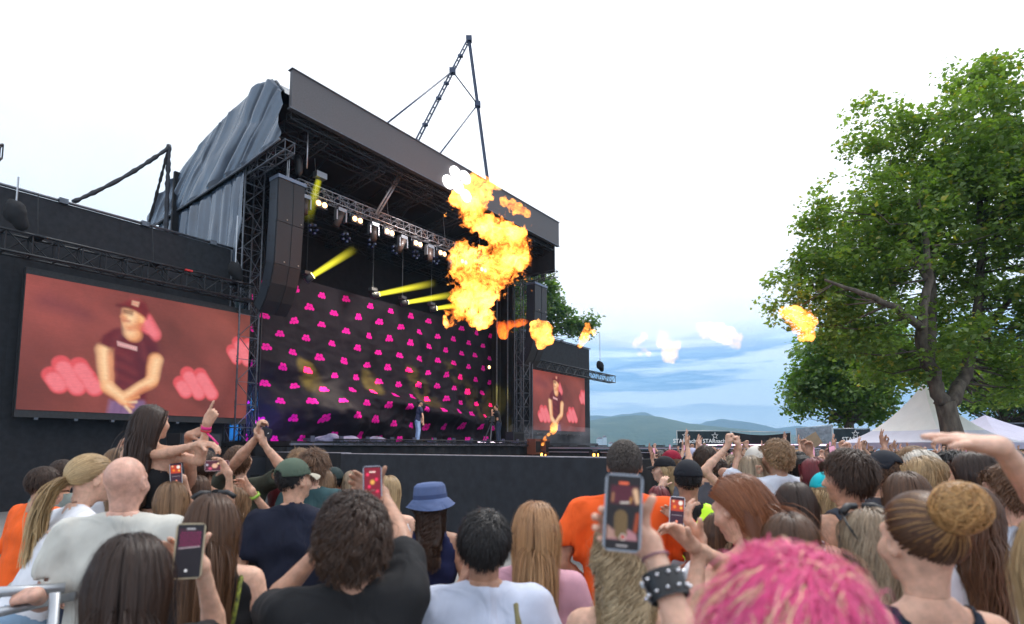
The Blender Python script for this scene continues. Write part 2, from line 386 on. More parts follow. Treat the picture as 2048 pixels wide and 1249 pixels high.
# side walls
def side_wall(t0, t1, z1, label, seams, d=22.6):
    th = thing('scrim_wall', S((t0+t1)/2, d, 0), label, 'wall')
    edges = [t0]+list(seams)+[t1]
    for a, b in zip(edges, edges[1:]):
        mb = MB(); nu = max(6, int((b-a)*7))
        def fn(u, v, a=a, b=b):
            t = a+(b-a)*u; z = z1*v; e = min(1, 6*min(u, 1-u))
            w = .05*fbm([[t*1.7, z*.18, a]], 3, 5)[0]*(1.25-v) + .02*math.sin(t*9+z*.3)*(1-v)
            return S(t, d + w*e + (.012 if u in (0, 1) else 0), z)
        mb.grid(nu, 24, fn); mb.build('fabric_panel', BLK, th, smooth=True)
    mb = MB(); mb.sbox(t0, t1, d+.35, d+.5, 0, z1-.1); mb.build('backing', BLK2, th)
    mb = MB(); mb.tube(S(t0-.1, d-.03, z1+.05), S(t1+.1, d-.03, z1+.05), .05, 8); mb.build('top_rail', RAILM, th, smooth=True)
    # cloth scalloping under the rail, joints
    for t in np.arange(t0+.6, t1, 2.4):
        mb = MB(); mb.sbox(t-.12, t+.12, d-.12, d+.05, z1-.03, z1+.14); mb.build('rail_clamp', RAILM, th)
    for t in (t0+.1, t1-.1):
        mb = MB(); mb.tube(S(t, d+.25, 0), S(t, d+.25, z1), .06, 6); mb.build('upright', RAILM, th)
    return th
side_wall(-4.5, 11.25, 9.85, 'tall black scrim wall behind the big screen, left of the stage', [0.4, 4.6, 7.4, 9.6])
side_wall(30.9, 40.55, 9.75, 'tall black scrim wall right of the stage behind the smaller-looking screen', [33.6, 38.7])

# --- LED screens: picture rastered on a fine grid
def raster(nx, ny, fn):
    y, x = np.mgrid[0:ny, 0:nx]; return fn((x+.5)/nx, 1-(y+.5)/ny)      # v up
def cap(x, y, ax, ay, bx, by, r0, r1=None):
    r1 = r0 if r1 is None else r1; dx, dy = bx-ax, by-ay; h = np.clip(((x-ax)*dx+(y-ay)*dy)/(dx*dx+dy*dy+1e-9), 0, 1)
    return np.hypot(x-ax-h*dx, y-ay-h*dy)-(r0+(r1-r0)*h)
def polyd(x, y, pts):
    d = np.full(x.shape, 1e9); s = np.ones(x.shape); n = len(pts); j = n-1
    for i in range(n):
        xi, yi = pts[i]; xj, yj = pts[j]; ex, ey = xj-xi, yj-yi; wx, wy = x-xi, y-yi
        t = np.clip((wx*ex+wy*ey)/(ex*ex+ey*ey+1e-12), 0, 1); d = np.minimum(d, (wx-ex*t)**2+(wy-ey*t)**2)
        c1 = y >= yi; c2 = y < yj; c3 = ex*wy > ey*wx
        f = (c1 & c2 & c3) | (~c1 & ~c2 & ~c3); s = np.where(f, -s, s); j = i
    return s*np.sqrt(d)
def over(img, d, col, soft=.004, a=1.0):
    k = np.clip(.5-d/soft, 0, 1)[..., None]*a; return img*(1-k)+np.array(col)*k
over_ = over
def lin(c): return tuple((x/255)**2.2 for x in c)
def screen_picture(u, v):
    over = lambda img, d, col, soft=.004, a=1.0: over_(img, d, col, soft*1.9+.004, a)
    A = 1.72; x = u*A; y = v; P = np.stack([x*2.2, y*1.4, x*0], -1)
    n = fbm(P+np.array([0, 0, 4.]), 4, 2); n2 = fbm(np.stack([x*1.1+y*1.6, y*.5-x*.3, x*0], -1)*3, 3, 6)
    base = np.array(lin((130, 64, 58)))*(1+.5*n+.35*n2)[..., None] + np.array([.03, .012, .005])*(np.exp(-((u-.86)**2+(v-.9)**2)/.08))[..., None]
    img = base*(1+.35*(v-.5)*(1-u))[..., None]
    img = over(img, cap(x, y, 1.45, .0, 1.62, .52, .035, .02), lin((92, 38, 36)), .09, .6)
    img = over(img, cap(x, y, .12, .82, .38, .76, .03, .01), lin((98, 46, 60)), .08, .7)
    img = over(img, cap(x, y, .30, .0, .48, .52, .03, .02), lin((112, 56, 44)), .10, .6)
    pk, pk2 = lin((240, 122, 130)), lin((222, 84, 90))
    def symbol(img, cx, cy, s, rot=0):
        blobs = [(-.135,-.045), (0,-.055), (.135,-.05), (-.07,.06), (.06,.06)]
        for (bx, by) in blobs: img = over(img, cap(x, y, cx+bx*s-.03*s, cy+by*s+.045*s, cx+bx*s+.03*s, cy+by*s-.045*s, .072*s), pk2, .008)
        for (bx, by) in blobs: img = over(img, cap(x, y, cx+bx*s-.012*s, cy+by*s+.01*s, cx+bx*s+.025*s, cy+by*s-.04*s, .056*s), pk, .012)
        return img
    img = symbol(img, .335, .27, .86); img = symbol(img, 1.25, .29, .84); img = symbol(img, 1.69, .635, .8)
    img = over(img, cap(x, y, .70, .80, .76, .70, .062), pk2, .02); img = over(img, cap(x, y, .80, .80, .87, .68, .060), pk2, .016); img = over(img, cap(x, y, .81, .78, .87, .69, .046), pk, .03)
    # the singer, a soft live-camera picture (shifted and gently warped so that no edge is ruler-drawn)
    wx = fbm(np.stack([x*5, y*5, x*0+7], -1), 3, 31)*.016; wy = fbm(np.stack([x*5, y*5, x*0+9], -1), 3, 33)*.016; x0, y0 = x, y; x = x+.10+wx; y = y+wy
    shirt, shirt2, shirt3 = lin((104, 32, 42)), lin((78, 24, 42)), lin((140, 58, 60)); skin, skin2, skin3 = lin((255, 214, 166)), lin((238, 158, 104)), lin((206, 108, 74)); jeans = lin((140, 104, 140))
    img = over(img, polyd(x, y, [(.66,-.02),(.68,.10),(.93,.12),(.96,-.02)]), jeans, .02)
    for q in range(5): img = over(img, cap(x, y, .70+.05*q, -.02, .73+.045*q, .10, .006), lin((92, 66, 104)), .03, .7)
    img = over(img, cap(x, y, .635, .50, .66, .22, .056, .042), skin2, .02); img = over(img, cap(x, y, .625, .50, .655, .24, .038, .028), skin, .04); img = over(img, cap(x, y, .672, .48, .69, .26, .010, .008), skin3, .03, .7)
    img = over(img, polyd(x, y, [(.59,.55),(.615,.62),(.68,.675),(.77,.70),(.86,.70),(.94,.67),(1.005,.60),(1.035,.48),(.99,.445),(.935,.455),(.95,.30),(.955,.20),(.95,.12),(.70,.11),(.725,.20),(.73,.30),(.70,.52),(.655,.52)]), shirt, .016)
    img = over(img, polyd(x, y, [(.90,.62),(1.0,.58),(1.03,.48),(.94,.47),(.935,.30),(.90,.22),(.87,.45)]), shirt2, .08, .8)
    for a_ in ((.74,.62,.80,.66,.012),(.72,.46,.80,.42,.009),(.74,.36,.84,.31,.010),(.75,.26,.88,.21,.010),(.76,.19,.9,.17,.008),(.88,.56,.91,.44,.010),(.70,.58,.68,.50,.008)): img = over(img, cap(x, y, *a_), shirt2, .035, .75); img = over(img, cap(x, y, a_[0]+.01, a_[1]+.028, a_[2]+.01, a_[3]+.028, a_[4]*.8), shirt3, .035, .6)
    img = over(img, polyd(x, y, [(.715,.575),(.85,.555),(.853,.525),(.72,.548)]), lin((250, 200, 196)), .010)
    for q in range(8): img = over(img, cap(x, y, .730+.0155*q, .553-.002*q, .730+.0155*q, .563-.002*q, .0035), lin((190, 110, 112)), .006, .8)
    img = over(img, cap(x, y, 1.0, .47, .99, .30, .052, .045), skin2, .02); img = over(img, cap(x, y, 1.012, .46, .998, .32, .030, .024), skin, .04)
    img = over(img, cap(x, y, .985, .28, .77, .12, .045, .036), skin2, .02); img = over(img, cap(x, y, .99, .295, .78, .140, .024, .018), skin, .03); img = over(img, cap(x, y, .95, .225, .80, .105, .008, .006), skin3, .03, .8)
    img = over(img, cap(x, y, .665, .21, .79, .11, .044, .038), skin2, .02); img = over(img, cap(x, y, .67, .215, .78, .125, .026, .022), skin, .03)
    for i in range(4): img = over(img, cap(x, y, .80, .115-.018*i, .89-.02*i, .14-.04*i, .012, .008), skin if i % 2 else skin2, .012)
    for i in range(3): img = over(img, cap(x, y, .81, .105-.018*i, .88-.02*i, .122-.04*i, .003), skin3, .010, .7)
    img = over(img, cap(x, y, .81, .72, .825, .66, .050, .060), skin2, .018); img = over(img, cap(x, y, .79, .71, .80, .67, .030, .034), skin, .04); img = over(img, cap(x, y, .80, .715, .87, .73, .014), skin3, .04, .8)
    img = over(img, polyd(x, y, [(.745,.87),(.738,.81),(.722,.785),(.738,.775),(.735,.755),(.745,.735),(.765,.705),(.80,.69),(.86,.72),(.905,.79),(.90,.86)]), skin2, .016)
    img = over(img, polyd(x, y, [(.755,.85),(.75,.79),(.755,.745),(.78,.715),(.82,.73),(.84,.80),(.83,.85)]), skin, .04)
    img = over(img, cap(x, y, .79, .70, .87, .745, .012), skin3, .03, .7)
    img = over(img, cap(x, y, .750, .828, .80, .825, .010), lin((96, 40, 34)), .016, .9); img = over(img, cap(x, y, .750, .842, .805, .845, .005), lin((80, 30, 24)), .010, .9)
    img = over(img, cap(x, y, .748, .758, .785, .760, .009), lin((176, 74, 58)), .016, .9); img = over(img, cap(x, y, .742, .785, .757, .782, .006), skin3, .014, .8); img = over(img, cap(x, y, .878, .80, .880, .775, .016, .010), lin((255, 190, 130)), .012)
    img = over(img, polyd(x, y, [(.690,.872),(.735,.905),(.775,.945),(.84,.958),(.90,.93),(.93,.87),(.918,.80),(.86,.835),(.78,.868),(.72,.866)]), lin((126, 38, 42)), .014)
    img = over(img, cap(x, y, .70, .876, .79, .872, .006), lin((60, 16, 24)), .02, .8); img = over(img, cap(x, y, .86, .93, .90, .86, .012), lin((92, 26, 36)), .04, .7); img = over(img, cap(x, y, .80, .948, .84, .95, .008), lin((176, 84, 80)), .04, .6)
    img = over(img, polyd(x, y, [(.80,.935),(.845,.93),(.84,.895),(.80,.905)]), lin((255, 205, 170)), .012); img = over(img, cap(x, y, .812, .918, .832, .914, .005), lin((190, 90, 80)), .008)
    x, y = x0, y0; img = img*(1+.10*fbm(np.stack([x*60, y*60, x*0], -1), 2, 44))[..., None]
    scan = 1-.07*(np.sin(v*240*math.pi) > .2)
    return np.clip(img*scan[..., None], 0, 1)
def image_mesh(name, nx, ny, fn, corner, eu, ev, m):              # colours per cell of a grid, corner + eu*u + ev*v
    rgb = raster(nx, ny, fn)[::-1]                                  # row 0 = bottom
    X, Yv = np.meshgrid(np.arange(nx+1)/nx, np.arange(ny+1)/ny)
    V = np.array(corner)+X.reshape(-1, 1)*np.array(eu)+Yv.reshape(-1, 1)*np.array(ev)
    i = np.arange(nx*ny); r, c = i//nx, i % nx; a = r*(nx+1)+c; F = np.stack([a, a+1, a+nx+2, a+nx+1], 1)
    me = np_mesh(name, V, F, m, smooth=False); at = me.color_attributes.new('col', 'FLOAT_COLOR', 'CORNER')
    cc = np.repeat(np.concatenate([rgb.reshape(-1, 3), np.ones((nx*ny, 1))], 1), 4, 0); at.data.foreach_set('color', cc.astype(np.float32).ravel())
    return me
LEDM = attr_mat('led_picture', emit=.62, base=False, rough=.6)
scr_me = None
for (t0, lab) in ((4.79, 'huge LED screen on the left wall showing a singer in a cap and T-shirt'), (31.7, 'far LED screen right of the stage showing the same singer narrower')):
    z0, z1, w = 3.04, 7.17, 7.05 if t0 < 10 else 6.8
    th = thing('led_screen', S(t0+w/2, 22.0, z0-.25), lab, 'screen')
    mb = MB(); mb.sbox(t0-.02, t0+w+.02, 22.02, 22.3, z0-.22, z1+.22); mb.build('cabinet', mat('led_cabinet', (.02,.02,.022), .6, noise=(12,.3)), th)
    if scr_me is None: scr_me = image_mesh('picture', 340, 198, screen_picture, (0, 0, 0), UT*w, (0, 0, z1-z0), LEDM)
    o = obj('picture', scr_me, th); o.location = S(t0, 22.0, z0)-th.location
    if t0 > 10: o.scale = (1, 1, 1); o.matrix_basis = Matrix.Translation(o.location) @ Matrix.Scale(6.8/7.05, 4, UT)
    for k in range(7):
        t = t0+.5+k*(w-1)/6; mb = MB(); mb.sbox(t-.05, t+.05, 22.0, 22.12, z0-.29, z0-.22); mb.build('foot_clip', RAILM, th)
# truss that carries each screen
tl = thing('screen_truss', S(3.6, 21.6, 7.5), 'black lattice truss running above the big left screen', 'truss')
truss(tl, S(-4, 21.6, 7.86), S(11.6, 21.6, 7.93), UD, UZ, .5, .62, .62, TRUSSD, .04, .022)
for t in (1.2, 4.9, 8.1, 11.0):
    mb = MB(); mb.tube(S(t, 21.6, 8.15), S(t, 21.9, 9.7), .012, 4); mb.build('hanging_wire', TRUSSD, tl)
    mb = MB(); mb.sbox(t-.14, t+.14, 21.3, 21.9, 8.2, 8.25); mb.build('bracket', TRUSSD, tl)
red = MB(); red.sbox(9.0, 9.25, 21.25, 21.35, 8.18, 8.24); red.build('red_hoist_strap', mat('red_webbing', (.5,.02,.02), .6), tl)
tr = thing('screen_truss', S(37, 21.6, 7.3), 'dark lattice truss over the far right screen, sticking out past the wall', 'truss')
truss(tr, S(31.2, 21.6, 7.42), S(42.6, 21.6, 7.42), UD, UZ, .5, .55, .6, TRUSSD, .04, .022)
# wrapped hoists hanging over the screens
def hoist(p, label, s=1.0, chain=2.0):
    th = thing('chain_hoist', p, label, 'hoist'); f = Field((-.5,-.5,-.6), (.5,.5,.5), .05, .1)
    f.ell((0,0,0), (.26,.2,.3)); f.ell((.12,.05,-.25), (.16,.14,.2)); f.ell((-.1,0,.2), (.14,.12,.16))
    f.apply(lambda P, D: D + .05*fbm(P*7, 3, 4)); V, F = f.mesh(); V *= s
    obj('cover', np_mesh('cover', V, F, BLK2), th)
    mb = MB(); mb.tube(Vector(p)+Vector((0,0,.2*s)), Vector(p)+Vector((0,0,chain)), .025, 5); mb.build('chain', STEEL, th)
hoist(S(4.3, 21.4, 9.0)+Vector((0,0,-.25)), 'black-wrapped chain hoist at the far left edge of the big wall', 1.15, 1.1)
hoist(S(11.0, 21.7, 8.75), 'black-wrapped chain hoist at the right end of the screen truss by the tower', 1.0, 2.2)
hoist(S(40.3, 21.5, 8.3), 'black-wrapped hoist hanging in front of the far right wall', 1.1, 2.6)

# --- towers, roof
def tower(t, d, z1, label, w=.62, m=TRUSSM):
    th = thing('stage_tower', S(t, d, 0), label, 'truss tower'); truss(th, S(t, d, 0), S(t, d, z1), UT, UD, w, w, .9, m, .035, .018)
    mb = MB(); mb.sbox(t-.6, t+.6, d-.6, d+.6, 0.0, .12); mb.build('base_plate', RAILM, th); return th
tower(11.75, 22.3, 13.4, 'grey truss tower left of the main stage opening', .8)
tower(12.6, 23.2, 12.2, 'second slimmer truss tower just inside the left stage tower', .5, TRUSSD)
tower(29.9, 21.6, 13.4, 'truss tower right of the main stage opening', .7)
tower(29.4, 25.6, 13.0, 'rear truss tower in the right wing', .6, TRUSSD)

roof = thing('stage_roof', S(20.8, 21, 12), 'huge sloping stage roof with a flat grey front fascia and silver tarpaulin sides', 'stage roof')
FASC = mat('fascia_panel', (.085,.08,.085), .65, noise=(40, .25), bump=(300, .5, .004))
mb = MB(); mb.sbox(11.45, 30.25, 18.95, 19.12, 14.66, 16.16); mb.build('fascia', FASC, roof)
mb = MB(); mb.sbox(11.4, 30.3, 18.93, 19.15, 14.60, 14.655); mb.sbox(11.4, 30.3, 18.9, 19.2, 16.165, 16.19); mb.build('fascia_edge', RAILM, roof)
prof = [(19.15, 15.2), (19.8, 15.95), (20.6, 16.1), (21.8, 16.0), (23.2, 15.8), (25, 15.45), (27, 14.8), (29, 14.1), (31, 13.3)]
def prof_z(d): return float(np.interp(d, [p[0] for p in prof], [p[1] for p in prof]))
SILV = mat('silver_tarp', (.055,.078,.115), .27, 0.0, noise=(1.2, .15), bump=(9, .15, .02), spec=1.0)
mb = MB(); mb.grid(24, 24, lambda u, v: S(11.3+19*u, 19.15+11.85*v, prof_z(19.15+11.85*v)+.03*math.sin(u*60))); mb.build('canopy', SILV, roof, smooth=True)
mb = MB(); mb.grid(12, 12, lambda u, v: S(11.45+19.2*u, 19.3+11.5*v, min(prof_z(19.3+11.5*v), 15.6)-.45)); mb.build('lining', BLK2, roof, smooth=True)
def folds(a, z, seed, amp, freq, skew):
    w = a+skew*z; n = fbm([[w*.9, z*.12, seed]], 2, seed)[0]; n2 = fbm([[a*.5, z*.5, seed+4]], 2, seed+3)[0]
    return amp*(.9*abs(math.sin(w*freq*.5+n*3+n2*.8)) + .45*math.sin(w*freq*1.15+n*5+n2) + .25*math.sin(w*freq*2.4+n*7+n2*2))*(.6+.7*abs(n2)*2)
def side_sheet(name, t, top, bot, seed, amp, freq, skew, nu=90, nv=50, d0=19.2, d1=31.0):
    mb = MB()
    def fn(u, v):
        d = d0+(d1-d0)*u; zt, zb = top(d), bot(d); z = zb+(zt-zb)*v
        return S(t - folds(d, z, seed, amp, freq, skew)*(1 if .02 < v < .97 else .3), d, z)
    mb.grid(nu, nv, fn); return mb.build(name, SILV, roof, smooth=True)
seam = lambda d: float(np.interp(d, [19.2, 21.9, 25, 29.2, 31], [13.35, 13.05, 12.85, 12.65, 12.5]))
side_sheet('side_tarpaulin', 11.2, prof_z, seam, 3, .13, 4.2, 1.15, 220, 60)
side_sheet('lower_tarpaulin', 11.35, lambda d: seam(d)-.02, lambda d: 9.2 if d > 22.3 else 9.8+(22.3-d)*3.5, 8, .11, 6.0, .10, 160, 40, d0=21.95)
mb = MB(); pts = [S(11.18, d, seam(d)) for d in np.linspace(19.2, 30.8, 24)]; mb.poly(pts, .045, 6); mb.build('side_beam', TRUSSM, roof, smooth=True)
mb = MB(); mb.poly([S(11.28, 19.25+i*.5, prof_z(19.25+i*.5)-.0) for i in range(24)], .05, 6); mb.build('eaves_tube', RAILM, roof, smooth=True)
# right-hand side cloth and overhang
mb = MB(); mb.grid(30, 16, lambda u, v: S(30.15+.12*math.sin(u*40)*(1-v), 19.2+8*u, 13.0+v*(prof_z(19.2+8*u)-13.0))); mb.build('right_side_cloth', BLK2, roof, smooth=True)
truss(roof, S(30.3, 19.2, 12.9), S(30.3, 26, 12.9), UT, UZ, .4, .4, .6, TRUSSD, .03, .015, ('edge_chord', 'edge_lattice'))
truss(roof, S(11.6, 19.2, 13.25), S(11.6, 22.4, 13.0), UT, UZ, .4, .4, .6, TRUSSM, .03, .015, ('edge_chord', 'edge_lattice'))
truss(roof, S(11.6, 19.35, 14.5), S(30.0, 19.35, 14.5), UD, UZ, .3, .3, .8, TRUSSD, .025, .014, ('edge_chord', 'edge_lattice'))
for d, z in ((20.2, 14.4), (22.3, 13.6), (24.2, 13.4), (26, 13.2)):
    truss(roof, S(11.8, d, z), S(30.0, d, z), UD, UZ, .45, .5, .9, TRUSSD, .028, .016, ('girder_chord', 'girder_lattice'))
for t in (13.2, 16.2, 19.2, 22.2, 25.2, 28.0):
    truss(roof, S(t, 19.4, 14.35), S(t, 27.5, 13.4), UT, UZ, .35, .4, .9, TRUSSD, .028, .016, ('rafter_chord', 'rafter_lattice'))
for i in range(10):
    t = 12.6+i*1.7; mb = MB(); mb.tube(S(t, 20.2, 14.6), S(t+1.3, 24.2, 14.9 if i % 2 else 13.6), .03, 5); mb.build('brace', TRUSSD, roof)
# thick pale strut that drops from fascia to lighting truss
mb = MB(); mb.tube(S(17.8, 20, 14.9), S(16.9, 20.6, 12.75), .05, 8); mb.tube(S(17.95, 20, 14.9), S(17.05, 20.6, 12.75), .05, 8)
for k in range(6): q = k/5; mb.tube(S(17.8-.9*q, 20+.6*q, 14.9-2.15*q), S(17.95-.9*q, 20+.6*q, 14.9-2.15*q), .02, 4)
mb.build('strut', TRUSSL, roof, smooth=True)
mb = MB(); mb.tube(S(12.6, 19.6, 14.4), S(12.6, 19.6, 12.9), .03, 6); mb.build('strut', TRUSSL, roof, smooth=True)

# white lit discs of the emblem on the fascia
lg = thing('fascia_logo', S(20.6, 18.85, 14.6), 'cluster of five glowing white discs on the roof fascia beside the flame', 'logo sign')
WHT = mat('lit_white', (.9,.9,.9), .4, emis=((1,1,1), 2.2))
for (px, py) in ((912,346),(898,364),(931,355),(917,373),(933,392)):
    r = ray(px, py); k = -18.86/(.8*r.x-.6*r.y); c = Vector((0,0,CAMZ))+r*k
    mb = MB(); pts = [c+UT*(.40*math.cos(a))+UZ*(.33*math.sin(a)) for a in np.linspace(0, 2*math.pi, 25)[:-1]]
    mb.prism(pts, UD*.06+Vector((0,0,0))); mb.build('lit_disc', WHT, lg)

# A-shaped rigging mast above the roof
mast = thing('rigging_mast', S(22.7, 21, 16), 'tall A-shaped steel mast rising above the stage roof', 'mast')
A = S(23.8, 21, 25.7); L0, R0 = S(18.9, 21, 15.9), S(26.0, 21, 15.9); J1 = L0.lerp(A, .72); J2 = R0.lerp(A, .63)
def ladder(name, a, b, w, r):
    mb = MB(); d = (b-a).normalized(); s = UT-d*UT.dot(d); s.normalize(); s *= w/2
    mb.tube(a-s, b-s, r, 6); mb.tube(a+s, b+s, r, 6); n = int((b-a).length/.5)
    for i in range(n+1): c = a.lerp(b, i/n); mb.tube(c-s, c+s, r*.7, 4)
    return mb.build(name, mat('blue_grey_steel', (.045,.06,.10), .45, .5), mast)
ladder('leg', L0, A, .16, .05); ladder('leg', R0, A, .16, .05)
BGS = MATS['blue_grey_steel']
for nm, a, b, r in (('brace', S(16.2, 21, 15.9), J1, .045), ('brace', S(20.2, 21, 15.9), J2, .045), ('tie_bar', J1, J2, .04)):
    mb = MB(); mb.tube(a, b, r, 6); mb.build(nm, BGS, mast, smooth=True)
for j in (J1, J2, A):
    mb = MB(); mb.box(j, (.34, .3, .3)); mb.build('coupler', BGS, mast)
for q in (.1, .3, .5, .62, .85):
    mb = MB(); c = L0.lerp(A, q); mb.box(c, (.3, .2, .1)); mb.build('coupler', BGS, mast)

# wrapped outrigger frame above the left wall
orf = thing('outrigger_frame', S(8, 23.5, 10), 'cloth-wrapped triangular outrigger frame above the left wall', 'frame')
tp, a1, b1, b2 = S(9.1, 23.5, 13.5), S(6.2, 23.5, 10.3), S(8.5, 23.5, 9.9), S(9.17, 23.5, 9.9)
for nm, a, b, r in (('wrapped_arm', a1, tp, .07), ('wrapped_post', tp+Vector((0,0,.12)), b2, .08), ('wrapped_arm', tp, b1, .05)):
    mb = MB(); n = 26; mb.poly([a.lerp(b, i/n)+Vector((0,0,-.15*math.sin(math.pi*i/n) if a is a1 else 0)) for i in range(n+1)], [r*(1+.35*math.sin(i*2.1)*math.sin(i*.9+r*90)) for i in range(n+1)], 8)
    mb.build(nm, BLK2 if r < .06 else mat('black_wrap', (.014,.016,.024), .6, noise=(5,.4)), orf, smooth=True)
# lattice mast end at the far left edge of the picture
lt = thing('lattice_boom', S(3.95, 22.9, 10), 'end of a black lattice boom poking over the wall at the left edge', 'truss')
truss(lt, S(2.6, 22.9, 9.9), S(4.15, 22.9, 11.0), UD, Vector((0,0,1)), .35, .45, .4, TRUSSD, .035, .02)

# --- stage house: back and side walls, deck
sh = thing('stage_house', S(20.5, 25, 0), 'dark stage house enclosing the performance area under the roof', 'stage')
for nm, a in (('back_wall', (11, 31.0, 27.6, 27.75, 0, 14.55)), ('side_wall', (11.62, 11.77, 23.1, 27.58, 0, 14.5)), ('side_wall', (30.6, 30.75, 22.9, 27.58, 0, 14.5))):
    mb = MB(); mb.sbox(*a); mb.build(nm, BLK2, sh)
mb = MB(); mb.sbox(10.6, 31.2, 16.85, 27.5, 1.95, 2.12); mb.build('deck', mat('black_deck', (.014,.014,.016), .45, noise=(4,.4)), sh)
mb = MB(); mb.grid(160, 4, lambda u, v: S(10.4+14*u, 16.75+.03*math.sin(u*120), 1.93*v)); mb.build('skirt', BLK, sh, smooth=True)
mb = MB(); mb.sbox(10.35, 10.5, 16.9, 22, 0, 1.93); mb.build('deck_side', BLK2, sh)
for t in np.arange(11.2, 24, 1.15):
    mb = MB(); mb.sbox(t, t+.25, 16.8, 17.1, 2.13, 2.22); mb.sbox(t+.05, t+.2, 16.74, 16.8, 2.1, 2.3); mb.build('footlight', mat('footlight_metal', (.10,.10,.14), .35, .5), sh)
mb = MB(); mb.sbox(10.5, 24, 16.70, 16.78, 1.99, 2.05); mb.build('deck_trim', mat('pale_trim', (.16,.16,.20), .35, .4), sh)
# deck-edge truss with small lights
dt = thing('deck_edge_truss', S(17, 16.6, 1.9), 'low black truss rail along the front lip of the stage deck', 'truss')
truss(dt, S(12.0, 16.45, 2.08), S(23.4, 16.45, 2.08), UD, UZ, .2, .22, .42, TRUSSD, .02, .012)
# crumpled dark-blue cloth heap at the deck's left corner
f = Field((-1.6,-.8,-.2), (1.6,.8,.6), .07, .12); [f.ell((random.uniform(-1.2,1.2), random.uniform(-.3,.3), 0), (random.uniform(.3,.5), .3, random.uniform(.12,.26))) for _ in range(8)]
f.apply(lambda P, D: D + .07*fbm(P*5, 3, 2)); V, F = f.mesh(); R = np.array([[UT.x, UD.x, 0], [UT.y, UD.y, 0], [0, 0, 1]])
o = obj('cloth_heap', np_mesh('cloth_heap', V@R.T, F, mat('violet_cloth', (.05,.045,.10), .6, noise=(3,.5), col2=(.30,.28,.42))), label='crumpled violet-blue cloth lying on the deck at the left foot of the backdrop', cat='cloth'); o.location = S(13.3, 17.5, 2.15)

# --- backdrop with the pink five-lobed symbols
bm_ = bpy.data.materials.new('backdrop_print'); bm_.use_nodes = True; nt = bm_.node_tree; B = nt.nodes['Principled BSDF']; B.inputs['Roughness'].default_value = .7; B.inputs['Specular IOR Level'].default_value = .15
uvn = nt.nodes.new('ShaderNodeUVMap'); uvn.uv_map = 'UVMap'; wn = nt.nodes.new('ShaderNodeTexNoise'); wn.inputs['Scale'].default_value = .55; wn.inputs['Detail'].default_value = 2; nt.links.new(uvn.outputs[0], wn.inputs[0])
vm = nt.nodes.new('ShaderNodeVectorMath'); vm.operation = 'MULTIPLY_ADD'; nt.links.new(wn.outputs['Color'], vm.inputs[0]); vm.inputs[1].default_value = (.45,.4,0); nt.links.new(uvn.outputs[0], vm.inputs[2])
sp = nt.nodes.new('ShaderNodeSeparateXYZ'); nt.links.new(vm.outputs[0], sp.inputs[0])
def lattice_mask(ox, oy):
    ds = None
    loc = []
    for o_, per, off in ((sp.outputs[0], 1.46, ox), (sp.outputs[1], 1.56, oy)):
        q = math_node(nt, 'FRACT', math_node(nt, 'ADD', math_node(nt, 'DIVIDE', o_, per), off)); loc.append(math_node(nt, 'MULTIPLY', math_node(nt, 'SUBTRACT', q, .5), per))
    for cx, cy in ((-.158,-.068), (0,-.082), (.158,-.068), (-.081,.072), (.081,.072)):
        dx = math_node(nt, 'SUBTRACT', loc[0], cx); dy = math_node(nt, 'SUBTRACT', loc[1], cy)
        d = math_node(nt, 'ADD', math_node(nt, 'MULTIPLY', dx, dx), math_node(nt, 'MULTIPLY', dy, dy)); ds = d if ds is None else math_node(nt, 'MINIMUM', ds, d)
    return ds
dd = math_node(nt, 'MINIMUM', lattice_mask(.05, .37), lattice_mask(.55, .87))
mk = ramp(nt, math_node(nt, 'SQRT', dd), [(.079, 1.0), (.089, 0.0)], 'LINEAR')
cn = nt.nodes.new('ShaderNodeTexNoise'); cn.inputs['Scale'].default_value = 1.1; nt.links.new(uvn.outputs[0], cn.inputs[0])
cb = ramp(nt, cn.outputs[0], [(.3, (.013,.010,.014)), (.7, (.024,.019,.024))], 'LINEAR')
nt.links.new(mixc(nt, mk, cb, (.86, .012, .36)), B.inputs['Base Color'])
nb_ = nt.nodes.new('ShaderNodeTexNoise'); nb_.inputs['Scale'].default_value = 2.2; nb_.inputs['Detail'].default_value = 5; nt.links.new(uvn.outputs[0], nb_.inputs[0]); bp = nt.nodes.new('ShaderNodeBump'); bp.inputs['Distance'].default_value = .08; bp.inputs['Strength'].default_value = .4; nt.links.new(nb_.outputs[0], bp.inputs['Height']); nt.links.new(bp.outputs[0], B.inputs['Normal'])
nu, nv = 200, 110; U_, V_ = np.meshgrid(np.arange(nu+1)/nu, np.arange(nv+1)/nv)
T_ = 12.9+16.9*U_; top = 9.9-.12*np.sin(U_*math.pi)-.0*U_; Zb = 2.13+(top-2.13)*V_
P3 = np.stack([T_*.5+Zb*.25, Zb*.42-T_*.12, T_*0], -1)
Dd = 24+.42*fbm(P3, 3, 3)*(1.2-V_*.9) + .10*np.abs(fbm(np.stack([T_*.9-Zb*.5, Zb*1.7+T_*.35, T_*0], -1), 3, 8))*2*(1.15-V_)
for (tc_, zc_, w_, h_, a_) in ((17.5, 3.6, 3.4, .9, -.8), (21.5, 4.3, 4.0, .45, -.55), (25.5, 3.7, 3.5, .5, -.55), (17.8, 3.0, 1.2, 2.2, -.5), (14.6, 5.6, 2.4, .5, -.3)):
    Dd += a_*1.1*np.exp(-((T_-tc_)/w_)**2-((Zb-zc_+.08*(T_-tc_))/h_)**2)
Dd += .05*np.sin(T_*7+fbm(P3*2, 2, 5)*5)*(1-V_)**2
Vv = np.stack([.6*T_-.8*Dd, .8*T_+.6*Dd, Zb], -1).reshape(-1, 3); i = np.arange(nu*nv); r, c = i//nu, i % nu; a = r*(nu+1)+c; F = np.stack([a, a+1, a+nu+2, a+nu+1], 1)
